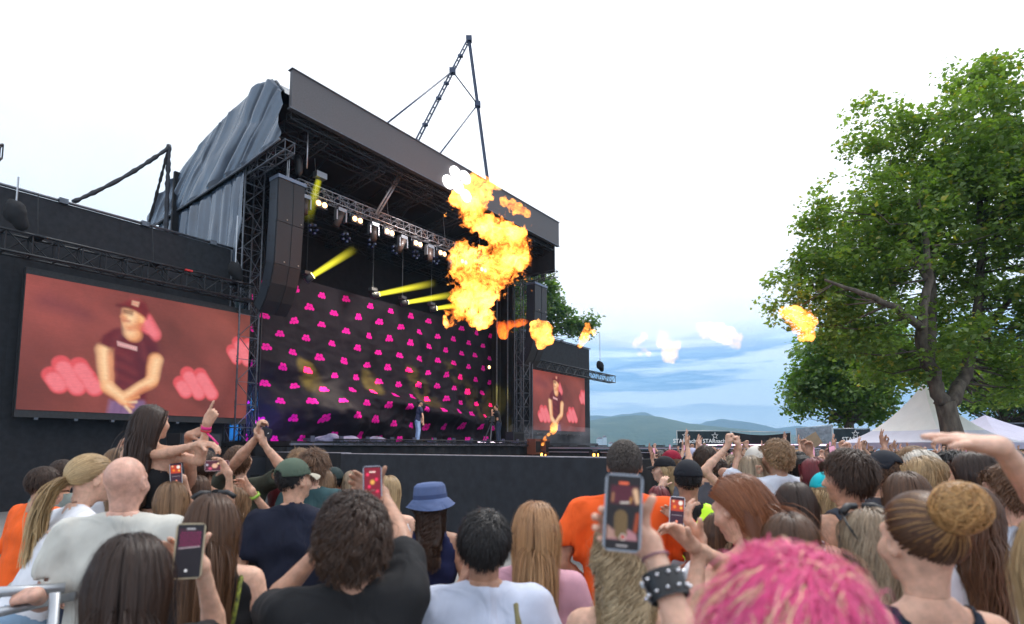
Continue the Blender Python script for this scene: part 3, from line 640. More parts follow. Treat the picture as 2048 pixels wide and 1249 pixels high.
me = np_mesh('stage_backdrop', Vv, F, bm_); uv = me.uv_layers.new(name='UVMap')
uvv = np.stack([T_+.0*V_, Zb*1.0+.10*fbm(P3*2.5, 2, 11)+.25*(Dd-24)], -1).reshape(-1, 2)[F.ravel()]; uv.data.foreach_set('uv', uvv.astype(np.float32).ravel())
obj('stage_cloth', me, label='wrinkled charcoal stage backdrop cloth printed with rows of pink five-lobed symbols', cat='stage cloth')

# right wing clutter: dark drapes and poles
dr = thing('wing_drape', S(29.9, 23, 0), 'black drapes hanging in the right wing beside the backdrop', 'curtain')
for k, (t, d) in enumerate(((29.95, 23.6), (30.2, 24.6))):
    mb = MB(); mb.grid(50, 8, lambda u, v: S(t-.12*math.sin(u*45+k), d-.2+2.2*u, 2.13+10.2*v)); mb.build('drape', BLK2, dr, smooth=True)
for t, d in ((30.6, 21.3), (31.0, 21.6), (28.9, 22.9), (29.4, 22.4)):
    mb = MB(); mb.tube(S(t, d, 2.1), S(t, d, 12.4), .04, 5); mb.build('pole', TRUSSM, dr)
# blue-lit recess by the left tower
bl = thing('backstage_panel', S(12.2, 24.6, 2.1), 'blue-lit backstage panel glimpsed behind the left tower', 'panel')
mb = MB(); mb.sbox(11.3, 13.2, 24.9, 25.0, 2.2, 5.2); mb.build('board', mat('blue_lit_board', (.10,.30,.42), .6, noise=(1.5,.5)), bl)  # blue of the stage light is also put into this board's colour
mb = MB(); mb.sbox(11.3, 13.2, 24.9, 25.0, 5.25, 8.6); mb.build('board', mat('grey_green_board', (.22,.28,.26), .7, noise=(1.5,.3)), bl)
def lamp(name, kind, loc, energy, col, size=.2, target=None, spot=30, blend=.5):
    L = bpy.data.lights.new(name, kind); L.energy = energy; L.color = col
    if kind == 'SPOT': L.spot_size = math.radians(spot); L.spot_blend = blend; L.shadow_soft_size = size
    elif kind == 'POINT': L.shadow_soft_size = size
    o = bpy.data.objects.new(name, L); COL.objects.link(o); o.location = loc
    if target is not None: o.rotation_euler = (Vector(target)-Vector(loc)).to_track_quat('-Z', 'Y').to_euler()
    return o
lamp('blue_wash', 'POINT', S(12.3, 23.9, 3.6), 90, (.05,.35,1), .2)
lamp('violet_wash', 'POINT', S(13.6, 22.6, 2.6), 60, (.35,.2,1), .2)

# --- line arrays
def line_array(t0, zt, label, w=1.28, sc=1.0, flip=False):
    prof_ = [(0, 0), (0, -1.75), (.02, -1.75), (.10, -3.45), (.11, -3.45), (.30, -4.2), (.62, -4.85), (1.02, -5.3)]
    th = thing('line_array', S(t0, 20.5, zt-5.3*sc), label, 'loudspeaker'); CAB = mat('speaker_paint', (.022,.026,.036), .55, noise=(30,.3)); GR = mat('speaker_grille', (.022,.019,.020), .5, .2, noise=(60,.35), bump=(220,.5,.003))
    dep = .62
    groups = [prof_[0:2], prof_[2:4], prof_[4:8]]
    for gi, g in enumerate(groups):
        nrm = []
        for i in range(len(g)):
            a = g[max(i-1, 0)]; b = g[min(i+1, len(g)-1)]; dx, dz = b[0]-a[0], b[1]-a[1]; l = math.hypot(dx, dz); nrm.append((-dz/l, dx/l))      # pointing back (D+)
        z_gap = .012
        body = MB(); front = MB(); front2 = MB(); slot = MB(); back = MB()
        pts = [(20.5+p[0], zt+p[1]*sc) for p in g]
        for i in range(len(g)-1):
            for tt0, tt1, dd0, dd1, M_ in ((t0, t0+w, .06, dep, body), (t0+.03, t0+w*.43, 0, .06, front), (t0+w*.57, t0+w-.03, 0, .06, front2), (t0+w*.43, t0+w*.57, .02, .06, slot)):
                q = [(pts[i][0]+nrm[i][0]*dd0, pts[i][1]+nrm[i][1]*dd0), (pts[i+1][0]+nrm[i+1][0]*dd0, pts[i+1][1]+nrm[i+1][1]*dd0), (pts[i+1][0]+nrm[i+1][0]*dd1, pts[i+1][1]+nrm[i+1][1]*dd1), (pts[i][0]+nrm[i][0]*dd1, pts[i][1]+nrm[i][1]*dd1)]
                if i == 0: q[0] = (q[0][0], q[0][1]-z_gap); q[3] = (q[3][0], q[3][1]-z_gap)
                M_.prism([S(tt0, a, b) for a, b in q], UT*(tt1-tt0))
        cb = body.build('cabinet', CAB, th); front.build('grille', GR, cb); front2.build('grille', GR, cb); slot.build('waveguide', RUB, cb)
        zm = (pts[0][1]+pts[-1][1])/2
        for (dz, dd) in ((.25, .18), (.08, .18), (.30, .42), (.13, .42)):
            m2 = MB(); i = 0; m2.sbox(t0-.006, t0+.01, pts[0][0]+.06+dd-.05, pts[0][0]+.06+dd+.05, zm+dz-.05, zm+dz+.05); m2.build('handle_slot', RUB, cb)
        for tt in (t0+.36*w, t0+.88*w):
            m2 = MB(); m2.sphere(S(tt, pts[-1][0]-.01, pts[-1][1]+.12), .03, 8, 5); m2.build('badge', mat('badge_metal', (.6,.5,.4), .3, .8), cb)
    mb = MB(); mb.sbox(t0-.02, t0+w+.02, 20.46, 21.15, zt, zt+.14); mb.build('bumper', mat('bumper_frame', (.16,.19,.25), .4, .5), th)
    for a in (.3, .5): mb = MB(); mb.tube(S(t0+w*.5, 20.6+a*.6, zt+.12), S(t0+w*.5, 20.6+a*.6, zt+1.3), .02, 5); mb.build('chain', STEEL, th)
    # motor and wrapped cable bag on top
    mb = MB(); mb.sbox(t0+w*.35, t0+w*.6, 20.65, 20.95, zt+1.05, zt+1.35); mb.build('motor', RUB, th)
    mb = MB(); mb.poly([S(t0+w*.72, 20.6, zt+1.25), S(t0+w*.76, 20.6, zt+1.0), S(t0+w*.79, 20.6, zt+.6), S(t0+w*.78, 20.6, zt+.42)], [.12, .17, .15, .06], 10); mb.build('cable_bag', RUB, th, smooth=True)
    return th
line_array(11.95, 12.56, 'tall curved line array of black loudspeakers hanging left of the stage', 1.2)
line_array(29.75, 12.35, 'curved line array of black loudspeakers hanging right of the stage', 1.45, 1.0)

# --- front lighting truss and lamps
ft = thing('lighting_truss', S(18.5, 21, 12.4), 'pale aluminium lighting truss hung across the stage opening', 'truss')
truss(ft, S(13.0, 21, 12.78), S(25.4, 21, 12.84), UD, UZ, .4, .42, .42, TRUSSL, .026, .016)
for t in (14.0, 18, 22, 25): mb = MB(); mb.tube(S(t, 21, 13), S(t, 21.2, 14.4), .015, 4); mb.build('hanging_chain', STEEL, ft)
def on_plane(px, py, D):
    r = ray(px, py); k = -D/(.8*r.x-.6*r.y); p = Vector((0,0,CAMZ))+r*k; return p
WARM = mat('warm_lens', (.9,.6,.3), .3, emis=((1.0,.55,.22), 3.0)); LENSY = mat('yellow_lens', (.9,.9,.3), .3, emis=((1.0,.95,.25), 9.0))
HEADM = mat('lamp_housing', (.03,.03,.035), .4, noise=(20,.3)); CHR = mat('lamp_bright', (.22,.23,.25), .3, .7)
for i, (px, py) in enumerate(((640,410),(712,441),(776,466),(833,489),(882,508),(925,525),(964,541))):
    p = on_plane(px, py, 21.0); th = thing('blinder_lamp', p, ['twin blinder with warm lenses %s' % s for s in ('nearest the left line array on the lighting truss', 'second from the left line array on the lighting truss', 'just above the longest yellow beam on the lighting truss', 'between the two right-hand moving heads in view', 'hanging just left of the big flame', 'half hidden behind the big flame', 'deep behind the big flame on the lighting truss')][i], 'stage lamp', 'twin blinders on the lighting truss')
    mb = MB(); mb.box(p, (.62, .2, .34), (UT, UD, UZ)); mb.build('housing', HEADM, th)
    for s in (-.15, .15):
        c = MB(); c.tube(p+UT*s-UD*.10, p+UT*s-UD*.14, .115, 14); c.build('lens', WARM, th)
    mb = MB(); mb.poly([p-UT*.33+UZ*.1, p-UT*.33+UZ*.3, p-UT*.28+UZ*.35, p+UT*.28+UZ*.35, p+UT*.33+UZ*.3, p+UT*.33+UZ*.1], .014, 4); mb.build('yoke', STEEL, th)
for i, (px, py) in enumerate(((609,408),(681,434),(747,462),(805,487),(859,505),(905,523))):
    p = on_plane(px, py, 20.85); th = thing('moving_head', p, 'moving-head spotlight ' + ['tucked behind the left line array on the truss', 'between the first two blinders, pointing down', 'hanging where the long yellow beam ends', 'fourth along the truss with a brownish lens', 'hanging left of the big flame, head tilted down', 'in front of the flame edge on the truss'][i], 'stage lamp', 'moving heads on the lighting truss')
    mb = MB(); mb.box(p+UZ*.28, (.42, .3, .16), (UT, UD, UZ)); mb.build('base', CHR, th)
    [MB().box(p+UT*s+UZ*.02, (.07, .2, .44), (UT, UD, UZ)).build('yoke_arm', CHR, th) for s in (.24, -.24)]
    dx = Vector((-.35 if i % 2 else .1, -.25, -1)).normalized(); mb = MB(); mb.tube(p+UZ*.1-dx*.1, p+dx*.5, .17, 12, .14); mb.build('head', mat('moving_head_body', (.05,.035,.03), .45), th, smooth=True)
for i, (px, py) in enumerate(((625,489),(690,506),(742,517),(789,530),(830,540),(870,551))):
    p = on_plane(px, py-30, 23.0); th = thing('crystal_lamp', p, 'small cluster spotlight on the second row truss, ' + ('first', 'second', 'third', 'fourth', 'fifth', 'sixth')[i] + ' from the left line array', 'stage lamp', 'cluster lamps of the second row')
    mb = MB(); mb.box(p+UZ*.2, (.3, .2, .12), (UT, UD, UZ)); mb.build('base', HEADM, th)
    for k in range(5):
        a = k*1.257; c = p+UT*(.2*math.cos(a))+UZ*(.2*math.sin(a)); m2 = MB(); m2.tube(c, c-UD*.12, .06, 8); m2.build('lens', mat('blue_lens', (.02,.02,.05), .1, coat=1, emis=((.2,.25,.9), .02)), th)
# yellow beam fixtures with real spots on the cloth, and beams painted as glowing cones
def beam_mat(name, col, s, dr=.10):  # emission stands in for light scattered along the beam
    m = bpy.data.materials.new(name); m.use_nodes = True; nt = m.node_tree; nt.nodes.clear(); e = N(nt, 'ShaderNodeEmission'); e.inputs[0].default_value = (*col, 1)
    tc = N(nt, 'ShaderNodeTexCoord'); sp = N(nt, 'ShaderNodeSeparateXYZ'); nt.links.new(tc.outputs['Object'], sp.inputs[0])
    f = math_node(nt, 'POWER', math_node(nt, 'SUBTRACT', 1.0, sp.outputs[2], True), 1.4); vl = N(nt, 'ShaderNodeVectorMath', operation='LENGTH'); cx = N(nt, 'ShaderNodeCombineXYZ'); nt.links.new(sp.outputs[0], cx.inputs[0]); nt.links.new(sp.outputs[1], cx.inputs[1]); nt.links.new(cx.outputs[0], vl.inputs[0]); rr = math_node(nt, 'DIVIDE', vl.outputs['Value'], math_node(nt, 'ADD', math_node(nt, 'MULTIPLY', sp.outputs[2], dr), .13)); f = math_node(nt, 'MULTIPLY', f, math_node(nt, 'POWER', math_node(nt, 'SUBTRACT', 1.0, rr, True), .7)); nt.links.new(math_node(nt, 'MULTIPLY', f, s), e.inputs[1])
    o = N(nt, 'ShaderNodeOutputMaterial'); nt.links.new(e.outputs[0], o.inputs['Volume']); return m
BY = beam_mat('painted_beam', (1.0, .90, .05), 7.5)
spots = [((625,552), (712,497), 20.9, (617,742), .16, .23), ((757,589), (872,566), 21.2, (742,752), .16, .23), ((815,605), (915,588), 21.6, (832,750), .15, .23), ((873,617), (930,609), 22, (930,765), .14, .23)]
for i, (a, b, D, tgt, r0, r1) in enumerate(spots):
    p = on_plane(*a, D); q = on_plane(*b, D-1.0); th = thing('beam_light', p, ('moving light throwing the longest yellow beam beside the left array', 'moving light throwing the yellow beam over the middle of the backdrop', 'moving light whose yellow beam points into the flame', 'small moving light with the shortest yellow beam, beside the flame')[i], 'stage lamp')
    d = (q-p).normalized(); mb = MB(); mb.tube(p-d*.35, p, .17, 12, .15); mb.build('head', HEADM, th, smooth=True)
    mb = MB(); mb.tube(p+d*.004, p+d*.02, .13, 14); mb.build('lens', LENSY, th)
    mb = MB(); mb.box(p-d*.3+UZ*.28, (.34, .28, .14), (UT, UD, UZ)); mb.build('base', HEADM, th)
    mb = MB(); mb.tube(p-d*.3+UZ*.3, p-d*.3+UZ*4.0, .02, 4); mb.build('hanging_rod', TRUSSD, th)
    L = (q-p).length; n = 20; vs = []; fs = []
    me = bpy.data.meshes.new('light_beam'); vs = [(r0*.8*math.cos(2*math.pi*k/n), r0*.8*math.sin(2*math.pi*k/n), 0) for k in range(n)]+[(r1*math.cos(2*math.pi*k/n), r1*math.sin(2*math.pi*k/n), 1) for k in range(n)]
    me.from_pydata(vs, [], [(k, (k+1) % n, n+(k+1) % n, n+k) for k in range(n)]+[tuple(range(n))[::-1], tuple(range(n, 2*n))]); me.materials.append(BY)
    o = obj('light_beam', me, kind='stuff'); o.matrix_world = Matrix.Translation(p+d*.03) @ d.to_track_quat('Z', 'Y').to_matrix().to_4x4() @ Matrix.Diagonal((1, 1, L, 1))
    g = on_plane(*tgt, 23.7); lamp('yellow_spot', 'SPOT', p+UD*1.1-UZ*.3, 5200, (1,.80,.08), .06, g, 17, .9)
p = on_plane(640, 352, 20.6); th = thing('beam_light', p, 'spotlight above the lighting truss with a hazy green-yellow beam pointing down', 'stage lamp')
mb = MB(); mb.box(p, (.5,.3,.25), (UT,UD,UZ)); mb.build('head', CHR, th); q = on_plane(616, 438, 20.9); d = (q-p); me = me.copy(); o = obj('light_beam', me, kind='stuff'); me.materials.clear(); me.materials.append(beam_mat('painted_beam_dim', (.62,.60,.02), 3.0)); o.matrix_world = Matrix.Translation(p+d*.1) @ d.to_track_quat('Z', 'Y').to_matrix().to_4x4() @ Matrix.Diagonal((1.2, 1.2, d.length, 1))
g = on_plane(1010, 800, 24); lamp('yellow_wing_spot', 'SPOT', S(26.5, 20, 6), 900, (1,.8,.05), .15, S(30.4, 24.2, 5.0), 22, .6)
for (px, py, D) in ((978,735,23.2), (1148,100,0)):
    if D: p = on_plane(px, py, D); th = thing('wing_lamp', p, 'small warm round lamp lit beside the right edge of the backdrop', 'stage lamp'); mb = MB(); mb.tube(p-UD*.0, p+UD*.2, .14, 12); mb.build('housing', HEADM, th); mb = MB(); mb.tube(p-UD*.01, p-UD*.03, .11, 12); mb.build('lens', WARM, th)
# unseen wash spot added to brighten the cloth; key on its lower folds
lamp('added_front_wash', 'SPOT', S(19.5, 17.6, 14.2), 2100, (1,.90,.86), .3, S(19.5, 24, 3.4), 95, .9)
lamp('cloth_key', 'SPOT', S(17.2, 20.2, 11.6), 3200, (1,.93,.66), .15, S(17.0, 23.6, 3.0), 20, .35)

# --- runway, barrier, boxes
rw = thing('runway', S(25, 10.5, 0), 'long low black runway reaching from the stage into the crowd', 'catwalk')
mb = MB(); mb.sbox(24.1, 26.2, 3.8, 16.84, 1.80, 1.93); mb.build('runway_deck', MATS['black_deck'], rw)
mb = MB(); mb.grid(4, 120, lambda u, v: S(24.08+.02*math.sin(v*300), 3.8+13*v, 1.79*u)); mb.build('runway_skirt', BLK, rw, smooth=True)
mb = MB(); mb.sbox(24.0, 24.06, 3.7, 16.84, 1.84, 1.89); mb.build('edge_rail', mat('edge_rail_metal', (.45,.42,.5), .35, .5), rw)
mb = MB(); mb.sbox(24.0, 24.05, 3.7, 16.84, 1.66, 1.69); mb.build('edge_rail', MATS['edge_rail_metal'], rw)
mb = MB(); mb.sbox(26.0, 26.08, 3.8, 8.8, 1.98, 2.03); mb.build('light_strip', mat('pink_strip', (.9,.7,.9), .3, emis=((1,.62,.95), 2.0)), rw)
for d in np.arange(4.2, 16.6, .95):
    mb = MB(); mb.sbox(24.2, 24.5, d, d+.5, 1.94, 2.0); mb.build('deck_fixture', mat('fixture_dark', (.03,.03,.035), .4), rw)
FLJ = mat('ember', (1,.4,.05), .5, emis=((1,.42,.06), 6))
for i, (px, py, D) in enumerate(((1190,898,0), (1322,898,0), (1466,896,0), (1086,898,0))):
    r = ray(px, py); k = 23.9/(.6*r.x+.8*r.y); p = Vector((0,0,CAMZ))+r*k; p.z = 1.72
    th = thing('flame_machine', (p.x, p.y, 0), ('flame machine glowing orange near the stage end of the runway', 'flame machine glowing orange at the middle of the runway', 'flame machine glowing behind the raised arms', 'flame machine at the corner where runway meets stage')[i], 'flame machine', 'flame machines along the runway')
    mb = MB(); mb.box((p.x, p.y, .85), (.42, .42, 1.7), (UT, UD, UZ)); mb.build('body', RUB, th); mb = MB(); mb.tube((p.x, p.y, 1.7), (p.x, p.y, 1.80), .1, 10, .14); mb.build('nozzle', STEEL, th)
    mb = MB(); mb.box((p.x, p.y-.22, 1.55), (.26, .03, .12)); mb.build('glow', FLJ, th)
# stage monitor boxes / glowing strip at the stage lip
for i, (px, py, D, w, h, lab) in enumerate(((1030, 886, 17.6, .95, .55, 'black wedge monitor box on the deck by the white light bar'), (1068, 903, 16.2, .5, .75, 'brown flame box standing at the deck corner'), (1087, 903, 16.0, .4, .75, 'second brown flame box standing at the deck corner, right of the first'))):
    p = on_plane(px, py, D); th = thing('stage_box', (p.x, p.y, p.z-h/2), lab, 'stage box'); z = 2.13+h/2 if i == 0 else 1.93
    mb = MB(); mb.box((p.x, p.y, z), (w, .5, h), (UT, UD, UZ)); mb.build('body', RUB if i == 0 else mat('brown_box', (.14,.05,.03), .5), th); mb = MB(); mb.box(Vector((p.x, p.y, z))-UD*.26, (w*.8, .02, h*.7), (UT, UD, UZ)); mb.build('front_grille', BLK2, th)
p = on_plane(979, 886, 17.4); th = thing('light_bar', p, 'glowing pinkish-white light bar lying on the deck right of the singer', 'light bar')
mb = MB(); mb.box(p, (1.7, .1, .09), (UT, UD, UZ)); mb.build('tube', mat('white_bar', (1,.9,1), .3, emis=((1,.85,.98), 2.6)), th); mb = MB(); mb.box(p+UZ*-.09, (1.8, .16, .06), (UT, UD, UZ)); mb.build('casing', RUB, th)

bw = thing('pit_barrier', S(9.9, 9, 0), 'long chest-high black-covered barrier wall cutting across behind the audience', 'barrier')
COVER = mat('blue_black_cover', (.018,.020,.026), .8, noise=(5,.3), bump=(130,.5,.004))
for (a, b, m, z) in ((4.25, 13.3, COVER, 1.74), (13.32, 17.3, BLK2, 1.76)):
    ta, tb = 9.15+.083*(a-4.25), 9.15+.083*(b-4.25)
    mb = MB(); mb.grid(90, 14, lambda u, v: S(ta+(tb-ta)*u+.02*fbm([[u*9, v*1.5, a]], 3, 4)[0]*3*(1-v)+.012*math.sin(u*160)*(1-v), a+(b-a)*u, z*v)); mb.build('cover_cloth', m, bw, smooth=True)
    mb = MB(); mb.prism([S(ta+.03, a, z-.02), S(tb+.03, b, z-.02), S(tb+.35, b, z-.02), S(ta+.35, a, z-.02)], (0, 0, .035)); mb.build('top_board', mat('top_board_grey', (.30,.28,.31), .6, noise=(6,.3)), bw)
mb = MB(); mb.grid(24, 10, lambda u, v: S(9.15+2.6*u, 4.22+.04*math.sin(u*30)*(1-v), 1.70*v)); mb.build('end_cloth', BLK2, bw, smooth=True)
mb = MB(); mb.sbox(9.2, 11.75, 4.26, 4.4, 1.6, 1.72); mb.build('end_rail', BLK2, bw)
# crossing stacked subs near left tower
for i, (t, d, z0, w, h, dp, lab) in enumerate(((10.0, 17.9, 0, 1.3, 1.62, 1.0, 'large black subwoofer standing at the left stage corner'), (8.6, 18.6, 0, 1.25, 2.35, .9, 'tall black speaker cabinet left of the tower under the screen corner'), (10.9, 18.6, 1.62, 1.1, .35, .8, 'flat black amplifier case on the left stage corner'))):
    th = thing('speaker_cabinet', S(t, d, z0), lab, 'speaker cabinet'); mb = MB(); mb.sbox(t-w/2, t+w/2, d, d+dp, z0, z0+h); mb.build('box', RUB, th)
    for k in range(2): mb = MB(); mb.sbox(t-w/2+.06, t+w/2-.06, d-.02, d-.002, z0+.05+k*h/2, z0+h/2-.04+k*h/2); g = mb.build('grille', mat('sub_grille', (.035,.037,.045), .5, .3, noise=(60,.3)), th)
    mb = MB(); mb.sbox(t-.14, t+.14, d-.035, d-.021, z0+h*.6, z0+h*.64); mb.build('handle', BLK2, th)
# ================================================================== FENCES, TENTS, TREES
GALV = STEEL
BAN = mat('banner_cloth', (.018,.035,.045), .7, noise=(3,.3), bump=(20,.3,.02)); WH = mat('glowing_white_print', (.8,.82,.84), .6, emis=((.8,.85,.9), .12)); WH2 = mat('pale_print', (.50,.56,.62), .6)  # faint glow added to the white print, which is no lamp
def text_mesh(name, s, size, m, parent, origin, ex, ey, ez, font_bold=True):
    c = bpy.data.curves.new(name, 'FONT'); c.body = s; c.size = size; c.extrude = .004; c.align_x = 'CENTER'; c.resolution_u = 3; c.offset = .012*size
    o = bpy.data.objects.new(name, c); COL.objects.link(o); bpy.context.view_layer.update()
    me = bpy.data.meshes.new_from_object(o.evaluated_get(bpy.context.evaluated_depsgraph_get())); bpy.data.objects.remove(o)
    R = Matrix((ex, ey, ez)).transposed().to_4x4(); me.transform(Matrix.Translation(Vector(origin)-parent_world(parent)) @ R); me.materials.clear(); me.materials.append(m)
    return obj(name, me, parent)
def star(parent, c, ex, ey, nrm, R, w, m):
    mb = MB(); out = [c+ex*(R*math.sin(k*math.pi/5)*(1 if k % 2 == 0 else .42))+ey*(R*math.cos(k*math.pi/5)*(1 if k % 2 == 0 else .42)) for k in range(10)]
    inn = [c+(p-c)*(1-w/R*(1.0 if k % 2 == 0 else 2.0)) for k, p in enumerate(out)]
    for k in range(10): j = (k+1) % 10; mb.prism([out[k], out[j], inn[j], inn[k]], nrm*.006)
    return mb.build('star_emblem', m, parent)
def fence(px0, px1, Y0, Y1, zt0, zt1, zb, label, banner=None, stars=(), sag=0, textm=None, txt='STARnacht', back=True, bcol=None):
    a = W(px0, 893, Y0); b = W(px1, 893, Y1); ex = Vector((b.x-a.x, b.y-a.y, 0)); L = ex.length; ex.normalize(); nrm = Vector((ex.y, -ex.x, 0))
    th = thing('mesh_fence', ((a.x+b.x)/2, (a.y+b.y)/2, 0), label, 'fence')
    P = lambda s, z, o=0: Vector((a.x, a.y, 0))+ex*s+Vector((0,0,z))+nrm*o
    for s, z in ((0, zt0), (L, zt1)): mb = MB(); mb.tube(P(s, 0), P(s, z+.02), .022, 6); mb.build('post', GALV, th, smooth=True)
    for z0, z1 in ((zt0, zt1), (1.0, 1.0)): mb = MB(); mb.tube(P(0, z0), P(L, z1), .02, 6); mb.build('rail', GALV, th, smooth=True)
    mb = MB(); n = int(L/.16)
    for i in range(1, n): s = L*i/n; mb.tube(P(s, 1.0), P(s, zt0+(zt1-zt0)*s/L), .004, 3, caps=False)
    for k in range(6): z = 1.1+k*(zt0-1.2)/6; mb.tube(P(0, z), P(L, z), .004, 3, caps=False)
    mb.build('wire_mesh', GALV, th)
    if banner is not None:
        s0, s1 = .03, L-.03; mb = MB()
        def fn(u, v):
            s = s0+(s1-s0)*u; zt = zt0+(zt1-zt0)*u-.04-sag*math.sin(u*math.pi)*(1 if not callable(banner) else 1)
            z = zb+(zt-zb)*v; return P(s, z, .035+.02*math.sin(u*22+v*4)*(1-v*.5)+.03*fbm([[u*6, v*2, px0*.1]], 2, 3)[0])
        mb.grid(40, 10, fn); mb.build('banner', banner, th, smooth=True)
        for sc in stars:
            c = P(L*sc, zt0-.29, .085); star(th, c, ex, Vector((0,0,1)), nrm, .22, .035, textm or WH)
            text_mesh('lettering', txt, .33, textm or WH, th, P(L*sc, zt0-.70, .085), ex, Vector((0,0,1)), nrm)
    return th
fence(1354, 1461, 33, 33.4, 2.84, 2.84, 1.6, 'fence panel with a dark banner bearing two white star outlines over the word STARnacht', BAN, (.15, .70))
fence(1464, 1582, 33.2, 33.6, 2.80, 2.78, 1.5, 'fence panel with a plain sagging black sheet, right of the two-star banner', mat('black_sheet', (.018,.016,.02), .8, noise=(4,.3)), sag=.16)
fence(1594, 1666, 32.5, 31.5, 2.95, 3.12, 1.7, 'fence panel with a crumpled pale grey banner flipped over', mat('pale_banner', (.30,.36,.42), .6, noise=(4,.3), bump=(6,.6,.06)), (.35,), textm=WH2)
fence(1600, 1640, 33.5, 33.5, 2.86, 2.86, 1.7, 'narrow dark fence panel peeping out behind the pale grey banner', BAN)
fence(1667, 1742, 31.5, 31.5, 2.92, 2.92, 1.6, 'fence panel with one white star and lettering running behind the tent', BAN, (.58,))
c = W(2030, 868, 34); th = thing('site_cabin', (c.x, c.y, 0), 'black box-shaped site cabin at the far right behind the tent', 'cabin')
mb = MB(); mb.box((c.x+1, c.y, 1.6), (5.0, 3, 3.2)); mb.build('body', BLK2, th); mb = MB(); mb.box((c.x+.9, c.y, 3.24), (5.2, 3.2, .08)); mb.build('roof', RAILM, th)
text_mesh('lettering', 'F1', .22, WH, th, (c.x-1.0, c.y-1.52, 2.72), Vector((1,0,0)), Vector((0,0,1)), Vector((0,-1,0)))

TENT = mat('tent_shaded_fabric', (.56,.56,.68), .6, noise=(2,.06)); TENT2 = mat('tent_lilac_shade', (.48,.46,.60), .6, noise=(2,.08)); TENT3 = mat('tent_top_cream', (.78,.76,.74), .6, noise=(2,.05))  # lilac shading of the lower cloth put into its colour; crown stays cream
def tent(px, Y, w, ze, za, label, yaw=0.35, skirt=.28, steep=True):
    c = W(px, 893, Y); th = thing('marquee_tent', (c.x, c.y, 0), label, 'tent'); ca, sa = math.cos(yaw), math.sin(yaw)
    Q = lambda x, y, z: Vector((c.x+x*ca-y*sa, c.y+x*sa+y*ca, z))
    def prof(r):      # r 0 centre .. 1 eave
        return ze + (za-ze)*((1-r)**2.0 if steep else (1-r))
    for k in range(4):
        for nm, r0, r1, m in (('roof_crown', 0.0, .55, TENT3), ('roof_panel', .55, 1.0, TENT)):
            mb = MB()
            def fn(u, v, k=k, r0=r0, r1=r1):
                r = r0+(r1-r0)*v; x = (u*2-1)*r*w/2; y = -r*w/2; z = prof(r)-.06*math.sin(u*math.pi)*r
                a = k*math.pi/2; return Q(x*math.cos(a)-y*math.sin(a), x*math.sin(a)+y*math.cos(a), z)
            mb.grid(8, 8, fn); mb.build(nm, m, th, smooth=True)
        a = k*math.pi/2; mb = MB(); mb.grid(16, 2, lambda u, v: Q(*(lambda x, y: (x*math.cos(a)-y*math.sin(a), x*math.sin(a)+y*math.cos(a)))((u*2-1)*w/2, -w/2-.01-.015*math.sin(u*30)), ze-.005-skirt*v)); mb.build('valance', TENT2, th)
        x, y = w/2-.05, w/2-.05; mb = MB(); mb.tube(Q(x*(1 if k in (0,1) else -1), y*(1 if k in (1,2) else -1), 0), Q(x*(1 if k in (0,1) else -1), y*(1 if k in (1,2) else -1), ze), .05, 6); mb.build('leg', GALV, th)
    return th
tent(1855, 26.5, 5.6, 2.12, 4.85, 'white pointed marquee tent with a tall cream peak beneath the big tree')
TENT3, TENT = TENT2, TENT2  # second tent takes the shade-tinted cloth all over
tent(1975, 29.5, 7.0, 2.2, 3.55, 'lower pale marquee tent behind the trunk, right of the peaked one', .25, .3)

LEAF = bpy.data.materials.new('leaf'); LEAF.use_nodes = True; nt = LEAF.node_tree; nt.nodes.clear()
at = N(nt, 'ShaderNodeAttribute'); at.attribute_name = 'col'; df = N(nt, 'ShaderNodeBsdfDiffuse'); tr_ = N(nt, 'ShaderNodeBsdfTranslucent'); gl = N(nt, 'ShaderNodeBsdfGlossy'); gl.inputs['Roughness'].default_value = .45; gl.inputs['Color'].default_value = (.5,.5,.5,1)
nt.links.new(at.outputs[0], df.inputs[0]); nt.links.new(mixc(nt, 1.0, at.outputs[0], (1.5,1.75,.5), 'MULTIPLY'), tr_.inputs[0])
m1 = N(nt, 'ShaderNodeMixShader'); m1.inputs[0].default_value = .5; nt.links.new(df.outputs[0], m1.inputs[1]); nt.links.new(tr_.outputs[0], m1.inputs[2])
m2 = N(nt, 'ShaderNodeMixShader'); m2.inputs[0].default_value = .09; nt.links.new(m1.outputs[0], m2.inputs[1]); nt.links.new(gl.outputs[0], m2.inputs[2]); oo = N(nt, 'ShaderNodeOutputMaterial'); nt.links.new(m2.outputs[0], oo.inputs[0])
BARK = mat('bark', (.06,.045,.035), .95, noise=(6,.5), bump=(9,.9,.05), col2=(.16,.13,.10), stretch=(1,1,.35))
